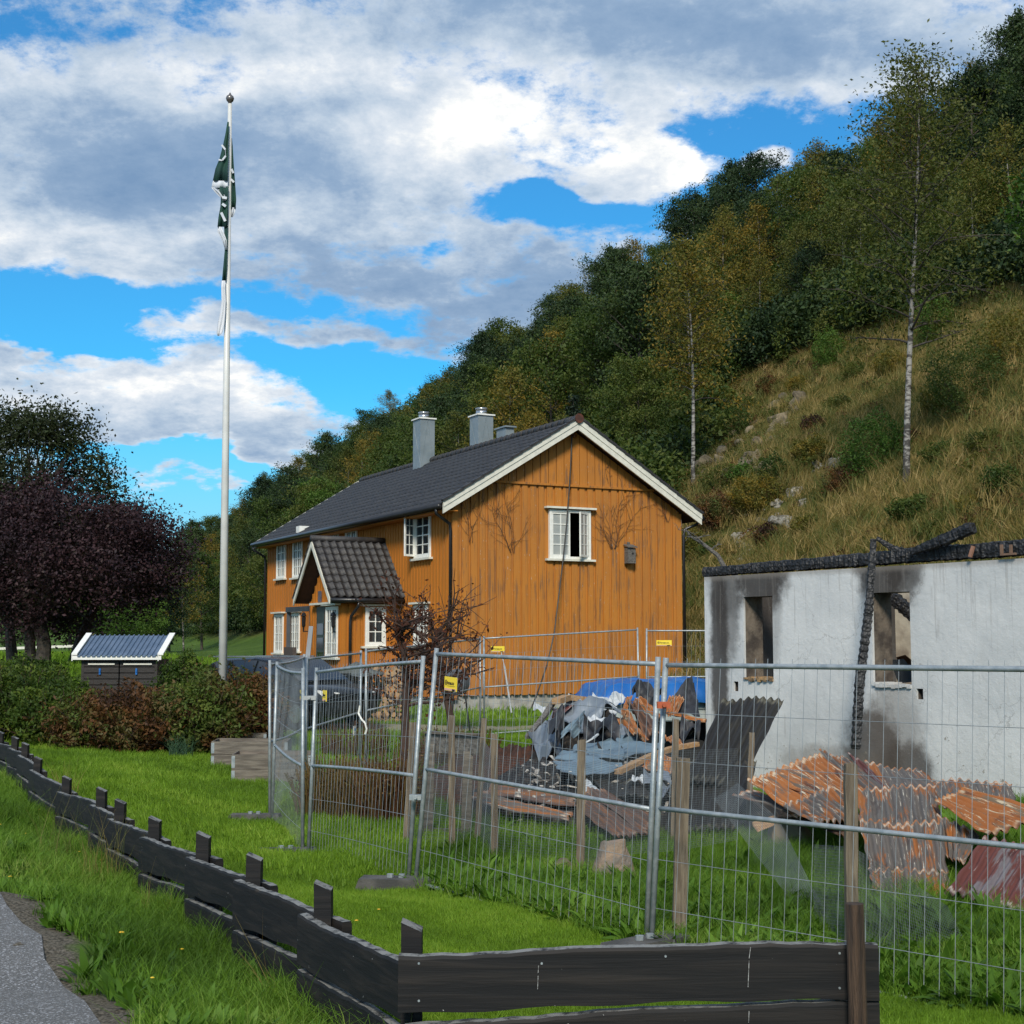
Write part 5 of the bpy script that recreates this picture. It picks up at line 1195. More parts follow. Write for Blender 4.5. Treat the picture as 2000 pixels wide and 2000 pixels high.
CS([(1456, 1524, 15.0), (1560, 1505, 15.8), (1670, 1560, 14.0), (1556, 1596, 13.7)], 'rust_orange', 'orange sheet with torn corner pointing left at the edge of the heap', waves=8, seed=2, amp=.023)
CS([(1528, 1572, 14.0), (1628, 1540, 14.4), (1690, 1598, 13.2), (1596, 1612, 13.1)], 'rust_grey', 'grey and white striped sheet below the orange ones on the left of the heap', waves=8, seed=3, amp=.023)
CS([(1828, 1592, 12.9), (1916, 1628, 12.3), (1884, 1690, 11.7), (1846, 1672, 12.2)], 'rust_grey', 'small grey sheet framing the dark gap in the middle of the heap', waves=5, seed=11)
CS([(1672, 1544, 13.9), (1826, 1530, 14.0), (1842, 1618, 12.6), (1682, 1620, 12.6)], 'rust_grey', 'upper sheet of the stack hanging down the middle of the heap', waves=9, seed=12, amp=.021)
CS([(1678, 1606, 12.7), (1838, 1606, 12.6), (1852, 1712, 11.6), (1702, 1712, 11.7)], 'rust_grey', 'middle sheet of the stack hanging down the centre of the heap, streaked orange', waves=9, seed=13, amp=.021)
CS([(1696, 1700, 11.75), (1852, 1700, 11.65), (1858, 1762, 11.15), (1708, 1752, 11.25)], 'rust_grey', 'lowest short sheet, ragged end in the grass at the centre of the heap', waves=9, seed=15, amp=.021)
CS([(1826, 1566, 13.0), (1884, 1540, 13.9), (2090, 1596, 12.3), (1930, 1630, 11.7)], 'rust_deep', 'deep orange sheet pointing left across the right part of the heap', waves=8, seed=16, amp=.021)
CS([(1918, 1640, 11.7), (2110, 1652, 11.7), (2040, 1800, 10.2), (1848, 1742, 10.7)], 'rust_red', 'dark red ribbed sheet lying lowest at the right edge', waves=10, seed=17, amp=.021)
m_ = MB(); q_ = [at(1470, 1612, 14.3), at(1515, 1598, 14.4), at(1512, 1612, 14.3), at(1480, 1625, 14.2)]; m_.prism(q_, (0, .02, .03)); solo('plaster_chunk', m_, MAT['wood_raw'], 'pale splintered board end poking out under the left of the rusty heap', 'board')
# blackened sheets leaning beside the ruin
G2 = 'blackened corrugated sheets leaning on the ruin'
corr('blackened_sheet', [(1338, 1488, 17.2), (1480, 1486, 16.9), (1432, 1624, 15.2), (1298, 1624, 15.2)], 'rust_black', 'lower of two blackened corrugated sheets leaning beside the white ruin', 10, .022, .02, 21, group=G2)
corr('blackened_sheet', [(1412, 1364, 19.0), (1531, 1367, 19.3), (1446, 1536, 16.3), (1338, 1530, 16.3)], 'rust_black', 'upper of two blackened corrugated sheets, its scalloped edge against the white wall', 8, .024, .02, 22, group=G2, rag=.012)
# debris heap core: charcoal and ash mound
def mound(name, label, cx, cy, rx, ry, h, mat, seed, cat='rubble', z_=None):
    nu, nv = 56, 40; U, V = np.meshgrid(np.linspace(-1, 1, nu + 1), np.linspace(-1, 1, nv + 1)); rr_ = np.sqrt(U ** 2 + V ** 2)
    X, Y = cx + U * rx, cy + V * ry; r_ = np.random.default_rng(seed); base = gz(X, Y)
    hh = h * np.clip(1 - rr_ ** 2, 0, 1) ** .7 * (1 + .25 * fbm(X, Y, 2.2, seed)) + np.where(rr_ < 1, .07 * r_.normal(size=X.shape) * np.clip(1.2 - rr_, 0, 1), -.1)
    Z = base + hh; idx = np.arange((nu + 1) * (nv + 1)).reshape(nv + 1, nu + 1); q_ = np.stack([idx[:-1, :-1], idx[:-1, 1:], idx[1:, 1:], idx[1:, :-1]], -1).reshape(-1, 4)
    c = np.array([cx, cy, base.mean()]); me = fastmesh(name, (np.stack([X, Y, Z], -1) - c).reshape(-1, 3), q_); o = link(name, me, mat); o.location = tuple(float(t) for t in c); props(o, label, cat, None, 'stuff'); return o
MAT['ash'] = M('charcoal_and_ash', (.010, .010, .011), (.075, .062, .052), 9, .9, .8, detail=8, lo=.48, hi=.72)
MAT['needles'] = M('rust_brown_litter', (.075, .026, .012), (.035, .016, .010), 14, .95, .8, detail=8)
mound('charcoal_heap', 'black charcoal and ash between the bent sheets', at(1210, 1560, 19)[0], 19.3, 2.1, 3.3, .62, MAT['ash'], 3)
mound('soot_heap', 'sooty debris filling the back of the heap under the bent sheets', at(1195, 1450, 21.2)[0], 21.2, 1.45, 1.2, .98, MAT['ash'], 4)
mound('burnt_litter_heap', 'rust-brown mound of burnt litter left of the bent grey sheets', at(1010, 1500, 20.5)[0], 20.8, 1.6, 1.9, .62, MAT['needles'], 5)
MAT['chip'] = M('pale_debris', (.55, .52, .47), (.10, .09, .085), 14, .8)
m_ = MB(); r_ = random.Random(12)
for i in range(260):
    px, D = r_.uniform(1010, 1420), r_.uniform(16.3, 19.6); c = at(px, 1500, D); z_ = g1(c[0], c[1]) + max(0, .55 * (1 - ((c[0] - at(1200, 1560, 18)[0]) / 2.3) ** 2 - ((D - 18.6) / 2.7) ** 2)) + .05
    d1 = Vector((r_.uniform(-1, 1), r_.uniform(-1, 1), r_.uniform(-.4, .5))).normalized() * r_.uniform(.04, .22); m_.bar((c[0], c[1], z_), Vector((c[0], c[1], z_ + .03)) + d1, r_.uniform(.015, .06), r_.uniform(.006, .02))
solo('burnt_fragments', m_, MAT['chip'], 'pale and black splinters scattered over the charcoal', 'rubble', kind='stuff')
# bent and ribbed sheets of the heap
GB = 'bent metal sheets on the debris heap'
def BS(quad, mat, label, waves=0, crum=.05, seed=0, **k): return corr('bent_sheet', quad, mat, label, waves, k.pop('amp', .016), crum, seed, group=GB, rag=k.pop('rag', .016), **k)
BS([(1030, 1432, 20.5), (1088, 1398, 21.5), (1098, 1470, 19.5), (1062, 1496, 19.2)], 'steelsheet', 'blue-grey bent sheet forming the left flank of the debris heap', seed=31, crum=.09)
BS([(1062, 1424, 20.6), (1110, 1374, 22), (1215, 1388, 21.5), (1160, 1412, 20.6)], 'steelsheet', 'long pale grey sheet arching over the top left of the debris heap', waves=3, seed=32, crum=.10)
BS([(1075, 1394, 20.9), (1125, 1366, 22.5), (1140, 1384, 22), (1082, 1400, 20.8)], 'rust_red', 'strip of rusty pink sheet on the upper left crest of the heap', seed=33, crum=.05)
BS([(1158, 1352, 22.6), (1206, 1378, 22), (1204, 1396, 21.6), (1150, 1378, 22.2)], 'palesheet', 'pale sheet standing at the back of the heap beside the blue tarpaulin', seed=34, crum=.025)
BS([(1196, 1352, 22.2), (1222, 1360, 22.2), (1216, 1378, 21.8), (1188, 1372, 22)], 'palesheet', 'crumpled white sheet scrap at the top of the heap', seed=35, crum=.025)
BS([(1044, 1372, 21.8), (1066, 1384, 21.6), (1064, 1396, 21.4), (1040, 1386, 21.6)], 'palesheet', 'small white curled scrap at the far left top of the heap', seed=36, crum=.025)
BS([(1068, 1404, 20.0), (1102, 1398, 20.2), (1102, 1448, 19.4), (1080, 1452, 19.2)], 'darksheet', 'dark rounded panel standing among the grey sheets on the left of the heap', seed=37, crum=.10)
BS([(1098, 1424, 19.6), (1140, 1398, 20.3), (1136, 1430, 19.7), (1094, 1446, 19.3)], 'bluesheet', 'blue-grey triangular sheet behind the stake left of the heap centre', seed=38, crum=.05)
BS([(1140, 1412, 19.7), (1196, 1406, 20), (1214, 1446, 19), (1138, 1452, 19)], 'darksheet', 'black bent sheet in the hollow at the middle of the heap', seed=39, crum=.10)
BS([(1150, 1404, 20.4), (1180, 1400, 20.5), (1196, 1414, 20), (1144, 1412, 20)], 'palesheet', 'light folded sheet edge above the black hollow', seed=40, crum=.025)
BS([(1200, 1420, 19.6), (1236, 1428, 19.4), (1222, 1442, 19.1), (1194, 1434, 19.2)], 'steelsheet', 'grey flap left of the orange ribbed sheet', seed=41, crum=.04)
BS([(1120, 1456, 18.9), (1242, 1440, 19.3), (1248, 1456, 18.9), (1118, 1478, 18.4)], 'bluesheet', 'upper long blue-grey sheet across the middle of the heap', waves=2, seed=42, crum=.03, rag=.02)
BS([(1150, 1472, 18.5), (1298, 1446, 19.0), (1290, 1462, 18.5), (1170, 1492, 17.9)], 'bluesheet', 'slanting blue-grey sheet running right towards the doubled post', waves=2, seed=43, crum=.03, rag=.02)
BS([(1080, 1486, 18.0), (1110, 1464, 18.6), (1222, 1468, 18.4), (1216, 1490, 17.7)], 'bluesheet', 'broad blue-grey sheet with a folded seam behind the stake', seed=44, crum=.03, rag=.03)
BS([(1078, 1484, 17.8), (1218, 1490, 17.6), (1204, 1508, 17.0), (1098, 1516, 17.0)], 'bluesheet', 'lowest broad blue-grey sheet lying on the charcoal', seed=45, crum=.03, rag=.04)
BS([(1206, 1404, 20.0), (1228, 1396, 20.3), (1268, 1446, 18.9), (1238, 1440, 19.0)], 'rust_deep', 'orange ribbed sheet hanging steeply in the middle of the heap', waves=5, seed=46, crum=.04)
BS([(1212, 1398, 19.9), (1222, 1364, 21), (1236, 1362, 21), (1218, 1402, 19.8)], 'rust_deep', 'narrow orange strip rising to the peak of the heap', waves=2, seed=47, crum=.02)
BS([(1232, 1364, 21), (1262, 1372, 20.8), (1300, 1404, 20), (1276, 1404, 20)], 'rust_deep', 'orange ribbed sheet sloping right from the peak of the heap', waves=4, seed=48, crum=.04)
BS([(1290, 1390, 20.2), (1330, 1400, 20), (1380, 1404, 19.8), (1378, 1413, 19.7)], 'rust_deep', 'thin orange sheet edge reaching right towards the white ruin', waves=2, seed=49, crum=.015, rag=.02)
BS([(1306, 1362, 21.4), (1338, 1362, 21.4), (1322, 1398, 20.6), (1296, 1394, 20.6)], 'rust_deep', 'small orange-brown ribbed sheet standing in front of the black fin', waves=5, seed=50, crum=.02)
BS([(1222, 1372, 20.6), (1240, 1372, 20.6), (1290, 1440, 19.3), (1262, 1436, 19.3)], 'rust_brown', 'dark brown hollow sheet under the orange peak', waves=5, seed=51, crum=.05)
BS([(1348, 1324, 22.0), (1356, 1330, 22.0), (1366, 1406, 20.8), (1300, 1382, 21.2)], 'darksheet', 'tall black pointed sheet standing like a fin before the blue tarpaulin', seed=52, crum=.04, rag=.03)
BS([(1234, 1352, 21.8), (1276, 1340, 22.0), (1296, 1368, 21.4), (1242, 1374, 21.2)], 'darksheet', 'crumpled black sheet at the top of the heap in front of the tarpaulin', seed=53, crum=.10)
BS([(1298, 1438, 19.2), (1320, 1440, 19.2), (1345, 1460, 18.6), (1310, 1454, 18.6)], 'rust_deep', 'small orange sheet end right of the doubled post', waves=4, seed=54, crum=.02)
BS([(1330, 1410, 19.9), (1368, 1414, 19.8), (1366, 1446, 19.2), (1326, 1440, 19.2)], 'darksheet', 'black crumpled sheet right of the thin stake', seed=55, crum=.08)
BS([(1254, 1480, 17.8), (1314, 1480, 17.8), (1314, 1508, 17.2), (1252, 1506, 17.2)], 'rust_orange', 'rust-orange panel lying behind the doubled post', seed=56, crum=.03)
BS([(1256, 1508, 17.1), (1300, 1508, 17.1), (1314, 1530, 16.6), (1256, 1532, 16.5)], 'steelsheet', 'grey sheet below the rust-orange panel', seed=57, crum=.03)
BS([(1280, 1530, 16.6), (1314, 1530, 16.6), (1296, 1562, 16.2), (1284, 1560, 16.2)], 'steelsheet', 'small grey sheet hanging down beside the thin stake', seed=58, crum=.03)
BS([(1236, 1519, 16.9), (1256, 1519, 16.9), (1256, 1528, 16.6), (1224, 1530, 16.5)], 'palesheet', 'small cream board lying on the charcoal', seed=59, crum=.025)
BS([(1140, 1548, 16.4), (1178, 1540, 16.6), (1280, 1602, 15.0), (1258, 1632, 14.6)], 'rust_brown', 'upper pinkish-brown ribbed sheet lying in front of the heap', waves=5, seed=60, crum=.02)
BS([(1122, 1572, 15.9), (1160, 1562, 16.2), (1266, 1624, 14.6), (1200, 1640, 14.5)], 'rust_brown', 'lower pinkish-brown ribbed sheet nearest the stone', waves=6, seed=61, crum=.02)
BS([(930, 1556, 17.2), (960, 1536, 17.8), (1128, 1552, 17.0), (1124, 1572, 16.4)], 'rust_brown', 'brown ribbed sheet lying flat behind the left stakes', waves=5, seed=62, crum=.02)
BS([(905, 1560, 16.9), (930, 1554, 17.2), (1118, 1586, 16.0), (1112, 1606, 15.6)], 'rust_grey', 'grey and white sheet with an orange end behind the two close stakes', waves=4, seed=63, crum=.02)
BS([(1150, 1520, 17.2), (1240, 1530, 17.0), (1285, 1560, 16.3), (1190, 1560, 16.3)], 'rust_black', 'dark ribbed sheet lying on the charcoal behind the fence', waves=6, seed=64, crum=.03)
BS([(1130, 1534, 16.8), (1145, 1526, 17), (1172, 1548, 16.5), (1140, 1552, 16.4)], 'palesheet', 'small broken pale scrap beside the stake', seed=65, crum=.025)
def woodbar(pts, w_, label, mat='wood_raw'):
    m_ = MB(); P = [at(*p) for p in pts]
    for a, b in zip(P, P[1:]): m_.bar(a, b, w_, w_ * .6)
    solo('broken_board', m_, MAT[mat], label, 'board')
woodbar([(1206, 1508, 17.0), (1268, 1478, 17.6), (1312, 1462, 18), (1362, 1453, 18.2)], .09, 'long splintered pale board bridging the front of the heap')
woodbar([(1030, 1440, 20.6), (1062, 1400, 21.2), (1086, 1364, 21.8)], .08, 'dark plank leaning up the left end of the heap', 'oldwood')
woodbar([(1086, 1370, 21.4), (1108, 1362, 21.8), (1140, 1366, 22)], .14, 'torn brown board lying on top of the heap at the left', 'wood_raw')
woodbar([(977, 1265, 31.5), (985, 1300, 31.5), (999, 1392, 31.3)], .03, 'thin pale rod leaning in front of the ochre gable', 'palesheet')
woodbar([(1144, 1450, 18.6), (1158, 1442, 18.6), (1168, 1434, 18.7)], .03, 'thin pale curved strip sticking up beside the stake', 'palesheet')

# ================================================================ BLUE TARPAULIN ON TRAILER
tc_ = at(1270, 1345, 26.8); tr = thing('trailer', 'pale boxy trailer under a blue tarpaulin beside the gable corner', 'trailer', (tc_[0], tc_[1], g1(tc_[0], tc_[1])), R(14))
zt_ = at(1270, 1340, 26.8)[2] - g1(tc_[0], tc_[1])
m_ = MB(); m_.box(-1.05, 1.25, -.8, .9, zt_ - .62, zt_); obj('trailer_box', m_, MAT['trailer'], tr)
for k in range(3): m_ = MB(); m_.box(-1.07, 1.27, -.825, -.802, zt_ - .6 + k * .2, zt_ - .56 + k * .2); obj('rib', m_, MAT['trailer'], tr)
for sx in (-.5, .6):
    m_ = MB(); m_.tube([(sx, -.80, .32), (sx, -.62, .32)], .32, 16); obj('wheel', m_, MAT['tyre'], tr)
m_ = MB(); m_.box(-.9, 1.1, -.1, .1, .3, zt_ - .622); obj('axle_frame', m_, MAT['gutter'], tr)
nu, nv = 40, 26; U, V = np.meshgrid(np.linspace(-1, 1, nu), np.linspace(-1, 1, nv)); hx_, hy_ = 1.28, .98
Xt, Yt = U * hx_, V * hy_; e_ = np.maximum(np.abs(U), np.abs(V)); Zt = zt_ + .04 + .13 * np.exp(-((U - .55) / .5) ** 2) * np.clip(1 - np.abs(V), 0, 1) ** .5 + .10 * np.exp(-((U + .35) / .4) ** 2) * np.clip(1 - np.abs(V), 0, 1) ** .5 - .32 * np.clip((e_ - .84) / .16, 0, 1) ** .8 + .012 * np.sin(U * 22 + 3 * V) + .012 * np.sin(V * 17 - 4 * U)
idx = np.arange(nu * nv).reshape(nv, nu); q_ = np.stack([idx[:-1, :-1], idx[:-1, 1:], idx[1:, 1:], idx[1:, :-1]], -1).reshape(-1, 4)
me = fastmesh('tarpaulin', np.stack([Xt, Yt, Zt], -1).reshape(-1, 3), q_, smooth=True); o = link('tarpaulin', me, MAT['tarp']); o.location = tr.location; o.rotation_euler = tr.rotation_euler
props(o, 'bright blue tarpaulin spread over the trailer behind the debris heap', 'tarpaulin')
md = o.modifiers.new('thick', 'SOLIDIFY'); md.thickness = .006
# barbecue under its grey cover, on three legs
p = at(893, 1345, 30.5); zb = g1(p[0], p[1]); zk = at(893, 1358, 30.5)[2]; zt2 = at(893, 1306, 30.5)[2]; th = thing('covered_barbecue', 'round dark grey covered kettle barbecue behind the largest yellow sign', 'barbecue', (p[0], p[1], zb))
m_ = MB(); hh = zt2 - zk; m_.lathe((p[0], p[1], zk), [(.06, 0), (.20, hh * .12), (.28, hh * .4), (.27, hh * .65), (.19, hh * .88), (.04, hh)], 16); obj('kettle', m_, M('grey_cover', (.06, .065, .075), (.09, .095, .11), 4, .6, .4), th, world=True, smooth=True)
for a_ in (0, 2.1, 4.2): m_ = MB(); m_.tube([(p[0] + .16 * math.cos(a_), p[1] + .16 * math.sin(a_), zk + .08), (p[0] + .28 * math.cos(a_), p[1] + .28 * math.sin(a_), zb)], .018, 6); obj('leg', m_, MAT['gutter'], th, world=True)

# ================================================================ RAISED BEDS
def bed(px0, pyb, D, wd, dp, h, rz, label, soilc='soil'):
    p = at(px0, pyb, D); z_ = g1(p[0] + .5, p[1] + .3); t = thing('raised_bed', label, 'raised bed', (p[0], p[1], z_), rz, 'pallet-collar raised beds')
    for k in range(2):
        zz = -.03 + k * (h + .03) / 2; z2 = zz + (h + .03) / 2 - .006
        for (x0, x1, y0, y1) in ((0, wd, 0, .022), (0, wd, dp - .022, dp), (0, .022, .024, dp - .024), (wd - .022, wd, .024, dp - .024)):
            m_ = MB(); m_.box(x0, x1, y0, y1, zz, z2); obj('plank', m_, MAT['bedwood'], t)
        for (cx, cy) in ((0, 0), (wd, 0), (0, dp), (wd, dp)):
            m_ = MB(); sx = 1 if cx == 0 else -1; sy = 1 if cy == 0 else -1
            m_.box(*sorted((cx - sx * .004, cx + sx * .05)), *sorted((cy - sy * .004, cy - sy * .0005)), zz + .02, z2 - .02); m_.box(*sorted((cx - sx * .004, cx - sx * .0005)), *sorted((cy, cy + sy * .05)), zz + .02, z2 - .02)
            obj('corner_hinge', m_, MAT['galv'], t)
    m_ = MB(); m_.box(.023, wd - .023, .023, dp - .023, -.02, h - .09); obj('soil', m_, MAT[soilc], t)
MAT['redsoil'] = M('reddish_mulch', (.20, .085, .04), (.10, .05, .03), 16, .95, .6)
bed(452, 1524, 22.6, 1.25, .8, .44, R(4), 'nearest raised bed of weathered pallet collars, filled with reddish mulch', 'redsoil')
bed(412, 1502, 24.6, 1.3, .85, .42, R(4), 'middle one of three raised beds, with dark soil')
bed(382, 1486, 26.6, 1.3, .85, .40, R(4), 'farthest of the three raised beds, at the foot of the brown hedge')

# ================================================================ SHED, CAR, WOODPILE, FLAGPOLE
sp = at(157, 1366, 32); sz_ = g1(sp[0] + 1, 32.5)
shed = thing('bin_shed', 'low black-stained bin shed with blue-grey ribbed roof and white trim', 'shed', (sp[0], sp[1], sz_), R(-1))
zr_ = lambda py: at(230, py, 32)[2] - sz_; SWd = at(308, 1300, 32)[0] - sp[0]; zf = zr_(1288)
m_ = MB(); m_.box(0, .06, 0, 1.0, 0, zf); m_.box(SWd - .06, SWd, 0, 1.0, 0, zf); m_.box(.062, SWd - .062, .94, 1.0, 0, zf); obj('side_walls', m_, MAT['shed'], shed, kind='structure')
zz = .02; k = 0
while zz < zf - .06:
    for (a, b) in ((.062, SWd / 2 - .015), (SWd / 2 + .015, SWd - .062)):
        m_ = MB(); m_.box(a, b, .005 * (k % 2), .03, zz, zz + .115); obj('board', m_, MAT['shed'], shed)
    zz += .135; k += 1
for (a, b) in ((.16, SWd / 2 - .1), (SWd / 2 + .1, SWd - .12)): m_ = MB(); m_.box(a, b, -.03, -.002, zf - .12, zf - .085); obj('handle_strip', m_, MAT['trim'], shed)
for a in (SWd * .25, SWd * .73): m_ = MB(); m_.box(a - .02, a + .02, -.035, -.002, zf - .34, zf - .20); m_.box(a - .012, a + .012, -.055, -.037, zf - .29, zf - .24); obj('latch', m_, MAT['tarp'], shed)
m_ = MB(); m_.box(-.16, SWd + .12, -.14, -.11, zf - .005, zf + .085); obj('fascia_board', m_, MAT['white'], shed)
yr, zrr = .85, zr_(1242)
for k, a in enumerate((-.18, SWd + .04)):
    m_ = MB(); m_.prism([(a, -.16, zf + .10), (a + .13, -.16, zf + .10), (a + .13, yr, zrr + .04), (a, yr, zrr + .04)], (0, 0, .035)); m_.prism([(a, -.15, zf - .03), (a, -.15, zf + .098), (a, yr, zrr + .036), (a, yr, zrr - .09)], (.025, 0, 0)); obj('verge_board', m_, MAT['white'], shed)
nr = 16; rw_ = (SWd + .09) / nr; a0 = -.05
for k in range(nr):
    x0 = a0 + k * rw_; m_ = MB(); pr_ = [(0, 0), (.55, 0), (.65, .03), (.85, .03), (.95, 0), (1, 0)]; vs = []
    for (y_, z_) in ((-.17, zf + .07), (yr, zrr + .01)):
        for a, h in pr_: vs.append((x0 + a * rw_, y_, z_ + h))
        for a, h in reversed(pr_): vs.append((x0 + a * rw_, y_, z_ + h - .006))
    n_ = 12; m_.add(vs, [tuple(range(n_)), tuple(range(2 * n_ - 1, n_ - 1, -1))] + [(i, (i + 1) % n_, (i + 1) % n_ + n_, i + n_) for i in range(n_)]); obj('roof_panel', m_, MAT['blueroof'], shed)
m_ = MB(); m_.prism([(a0, yr + .002, zrr), (SWd + .04, yr + .002, zrr), (SWd + .04, 1.25, zrr - .2), (a0, 1.25, zrr - .2)], (0, 0, .01)); obj('rear_roof', m_, MAT['blueroof'], shed)
# car
cc = at(560, 1400, 31.5); cz_ = g1(cc[0], cc[1]); car = thing('parked_car', 'dark estate car parked before the far end of the farmhouse, behind the mesh fence', 'car', (cc[0], cc[1], cz_), R(-42))
st_x = [-2.3, -2.25, -1.9, -1.3, -.5, .3, .75, 1.2, 1.6, 2.0, 2.25, 2.33]
wid = [.70, .82, .88, .90, .91, .91, .91, .90, .89, .86, .78, .62]; zlo = [.45, .30, .24, .22, .22, .22, .22, .22, .22, .25, .32, .45]
belt = [.85, .95, .98, .97, .95, .93, .93, .93, .91, .86, .78, .66]; vs = []; fs = []; K = 12
for x_, w_, zl, zb2 in zip(st_x, wid, zlo, belt):
    for y_, z_ in ((-.55, zl), (-.85, zl + .04), (-1, zl + .3), (-1.0, (zl + zb2) / 2 + .1), (-.97, zb2 - .06), (-.86, zb2), (.86, zb2), (.97, zb2 - .06), (1.0, (zl + zb2) / 2 + .1), (1, zl + .3), (.85, zl + .04), (.55, zl)): vs.append((x_, y_ * w_, z_))
for i in range(len(st_x) - 1):
    for j in range(K): a, b = i * K + j, i * K + (j + 1) % K; fs.append((a, b, b + K, a + K))
fs += [tuple(range(K)), tuple(range((len(st_x) - 1) * K, len(st_x) * K))]; m_ = MB(); m_.add(vs, fs); obj('body', m_, MAT['carpaint'], car, smooth=True)
cab = [(-2.2, .72, .95, .98), (-1.95, .70, .96, 1.36), (-1.5, .68, .96, 1.46), (-.4, .68, .95, 1.49), (.35, .68, .94, 1.45), (.75, .70, .94, 1.26), (1.25, .74, .92, .96)]; vs = []; fs = []
for x_, tw, z0_, z1_ in cab: vs += [(x_, -.86, z0_), (x_, -tw + .02, z1_ - .05), (x_, -tw + .14, z1_), (x_, tw - .14, z1_), (x_, tw - .02, z1_ - .05), (x_, .86, z0_)]
for i in range(len(cab) - 1):
    for j in range(5): a = i * 6 + j; fs.append((a, a + 1, a + 7, a + 6))
fs += [(0, 1, 2, 3, 4, 5), tuple(range(36, 42))]; m_ = MB(); m_.add(vs, fs); obj('cabin', m_, MAT['carpaint'], car, smooth=False)
for sy in (-1, 1):
    for (x0, x1, xa, xb, t0, t1) in ((-1.85, -1.1, -1.75, -1.1, 1.36, 1.40), (-1.02, -.2, -1.02, -.2, 1.41, 1.42), (-.12, .98, -.12, .50, 1.41, 1.33)):
        m_ = MB(); Y = lambda z_: sy * (.868 - .21 * (z_ - .95) / .5); q_ = [(x0, Y(1.0), 1.0), (x1, Y(1.0), 1.0), (xb, Y(t1), t1), (xa, Y(t0), t0)]; m_.prism(q_, (0, sy * .012, 0)); obj('side_window', m_, MAT['carglass'], car)
m_ = MB(); m_.prism([(1.24, -.70, .99), (1.24, .70, .99), (.46, .58, 1.43), (.46, -.58, 1.43)], (.02, 0, .02)); obj('windscreen', m_, MAT['carglass'], car)
m_ = MB(); m_.prism([(-2.2, -.62, 1.05), (-2.2, .62, 1.05), (-1.98, .56, 1.34), (-1.98, -.56, 1.34)], (-.03, 0, .01)); obj('rear_window', m_, MAT['carglass'], car)
for sy in (-1, 1):
    for sx in (-1.42, 1.42):
        m_ = MB(); m_.tube([(sx, sy * .70, .32), (sx, sy * .915, .32)], .32, 20); wl = obj('wheel', m_, MAT['tyre'], car); m_ = MB(); m_.tube([(sx, sy * .90, .32), (sx, sy * .925, .32)], .20, 12); obj('rim', m_, MAT['steel'], wl)
    m_ = MB(); m_.prism([(2.10, sy * .52, .66), (2.31, sy * .48, .64), (2.14, sy * .80, .66), (1.98, sy * .84, .70)], (0, 0, .13)); obj('headlight', m_, MAT['white'], car)
    m_ = MB(); m_.bar((-1.9, sy * .60, 1.50), (.2, sy * .60, 1.51), .035, .03); obj('roof_rail', m_, MAT['steel'], car)
    m_ = MB(); m_.box(.75, .92, *sorted((sy * .92, sy * 1.06)), 1.0, 1.13); obj('door_mirror', m_, MAT['carpaint'], car)
m_ = MB(); m_.box(2.30, 2.36, -.45, .45, .42, .62); obj('grille', m_, MAT['gutter'], car)
# woodpile behind the fence post
wp = at(735, 1402, 32.5); wz = g1(wp[0], wp[1]); m_ = MB(); r_ = random.Random(5); z_ = wz
for row in range(11):
    x_ = wp[0] - .85 + r_.uniform(0, .1)
    while x_ < wp[0] + .75:
        rr_ = r_.uniform(.055, .085); m_.tube([(x_, wp[1] + r_.uniform(-.05, .03), z_ + .07), (x_ + r_.uniform(-.02, .02), wp[1] + .4, z_ + .07)], rr_, r_.choice((4, 5, 6))); x_ += rr_ * 2.05
    z_ += .115
solo('woodpile', m_, MAT['log'], 'stacked split firewood between the dark car and the brown shrub', 'woodpile', kind='stuff')
m_ = MB(); a, b, c_ = at(655, 1314, 32.0), at(690, 1296, 32.3), at(745, 1318, 32.0); m_.prism([a, b, c_, at(700, 1322, 31.6)], (0, .6, .04)); solo('dark_cover_sheet', m_, M('grey_green_tarp', (.06, .068, .06), (.10, .11, .10), 4, .7, .5), 'grey-green cover sheet pulled over the top of the firewood stack', 'cover')
# flagpole
FD = 27.0; pb = at(434, 1420, FD); pt = at(449, 203, FD); gzp = g1(pb[0], FD)
fp = thing('flagpole', 'tall white flagpole with dark onion-shaped finial rising from the hedge', 'flagpole', (pb[0], FD, gzp))
m_ = MB(); m_.tube([(pb[0], FD, gzp), lerp(np.array([pb[0], FD, gzp]), pt, .5), pt], [.086, .066, .040], 20); obj('pole', m_, MAT['pole'], fp, world=True, smooth=True)
m_ = MB(); m_.lathe((pt[0], FD, pt[2]), [(.03, 0), (.035, .03), (.065, .06), (.082, .11), (.068, .155), (.03, .185), (.008, .23)], 18); obj('finial', m_, MAT['finial'], fp, world=True, smooth=True)
# drooping flag: folds of cloth in green with white hems
def cloth(name, rows, mat, par, yoff=-.12, fold=.03, seed=0):
    """rows: (py, left px, right px); grid with vertical folds"""
    v = []; f = []; n_ = 9
    for i, (py, l, r_) in enumerate(rows):
        for k in range(n_ + 1):
            t = k / n_; px = l + (r_ - l) * t; v.append(at(px, py, FD + yoff + fold * math.sin(t * 9 + i * .5 + seed) * min(1, (r_ - l) / 10)))
    for i in range(len(rows) - 1):
        for k in range(n_): a = i * (n_ + 1) + k; f.append((a, a + 1, a + n_ + 2, a + n_ + 1))
    m_ = MB(); m_.add(v, f); o = obj(name, m_, mat, par, world=True, smooth=True); md = o.modifiers.new('thick', 'SOLIDIFY'); md.thickness = .006; return o
fg = thing('flag', 'limp dark green flag with white border hanging down along the flagpole', 'flag', tuple(at(446, 640, FD)))
g_, wht = MAT['flag_green'], MAT['flag_white']
cloth('upper_fold', [(238, 444, 447), (260, 440.5, 447), (282, 436, 446), (310, 425 + 4, 446), (330, 421, 445), (353, 416, 445)], g_, fg)
cloth('hem', [(353, 416, 445), (360, 414, 445), (367, 413, 445)], wht, fg)
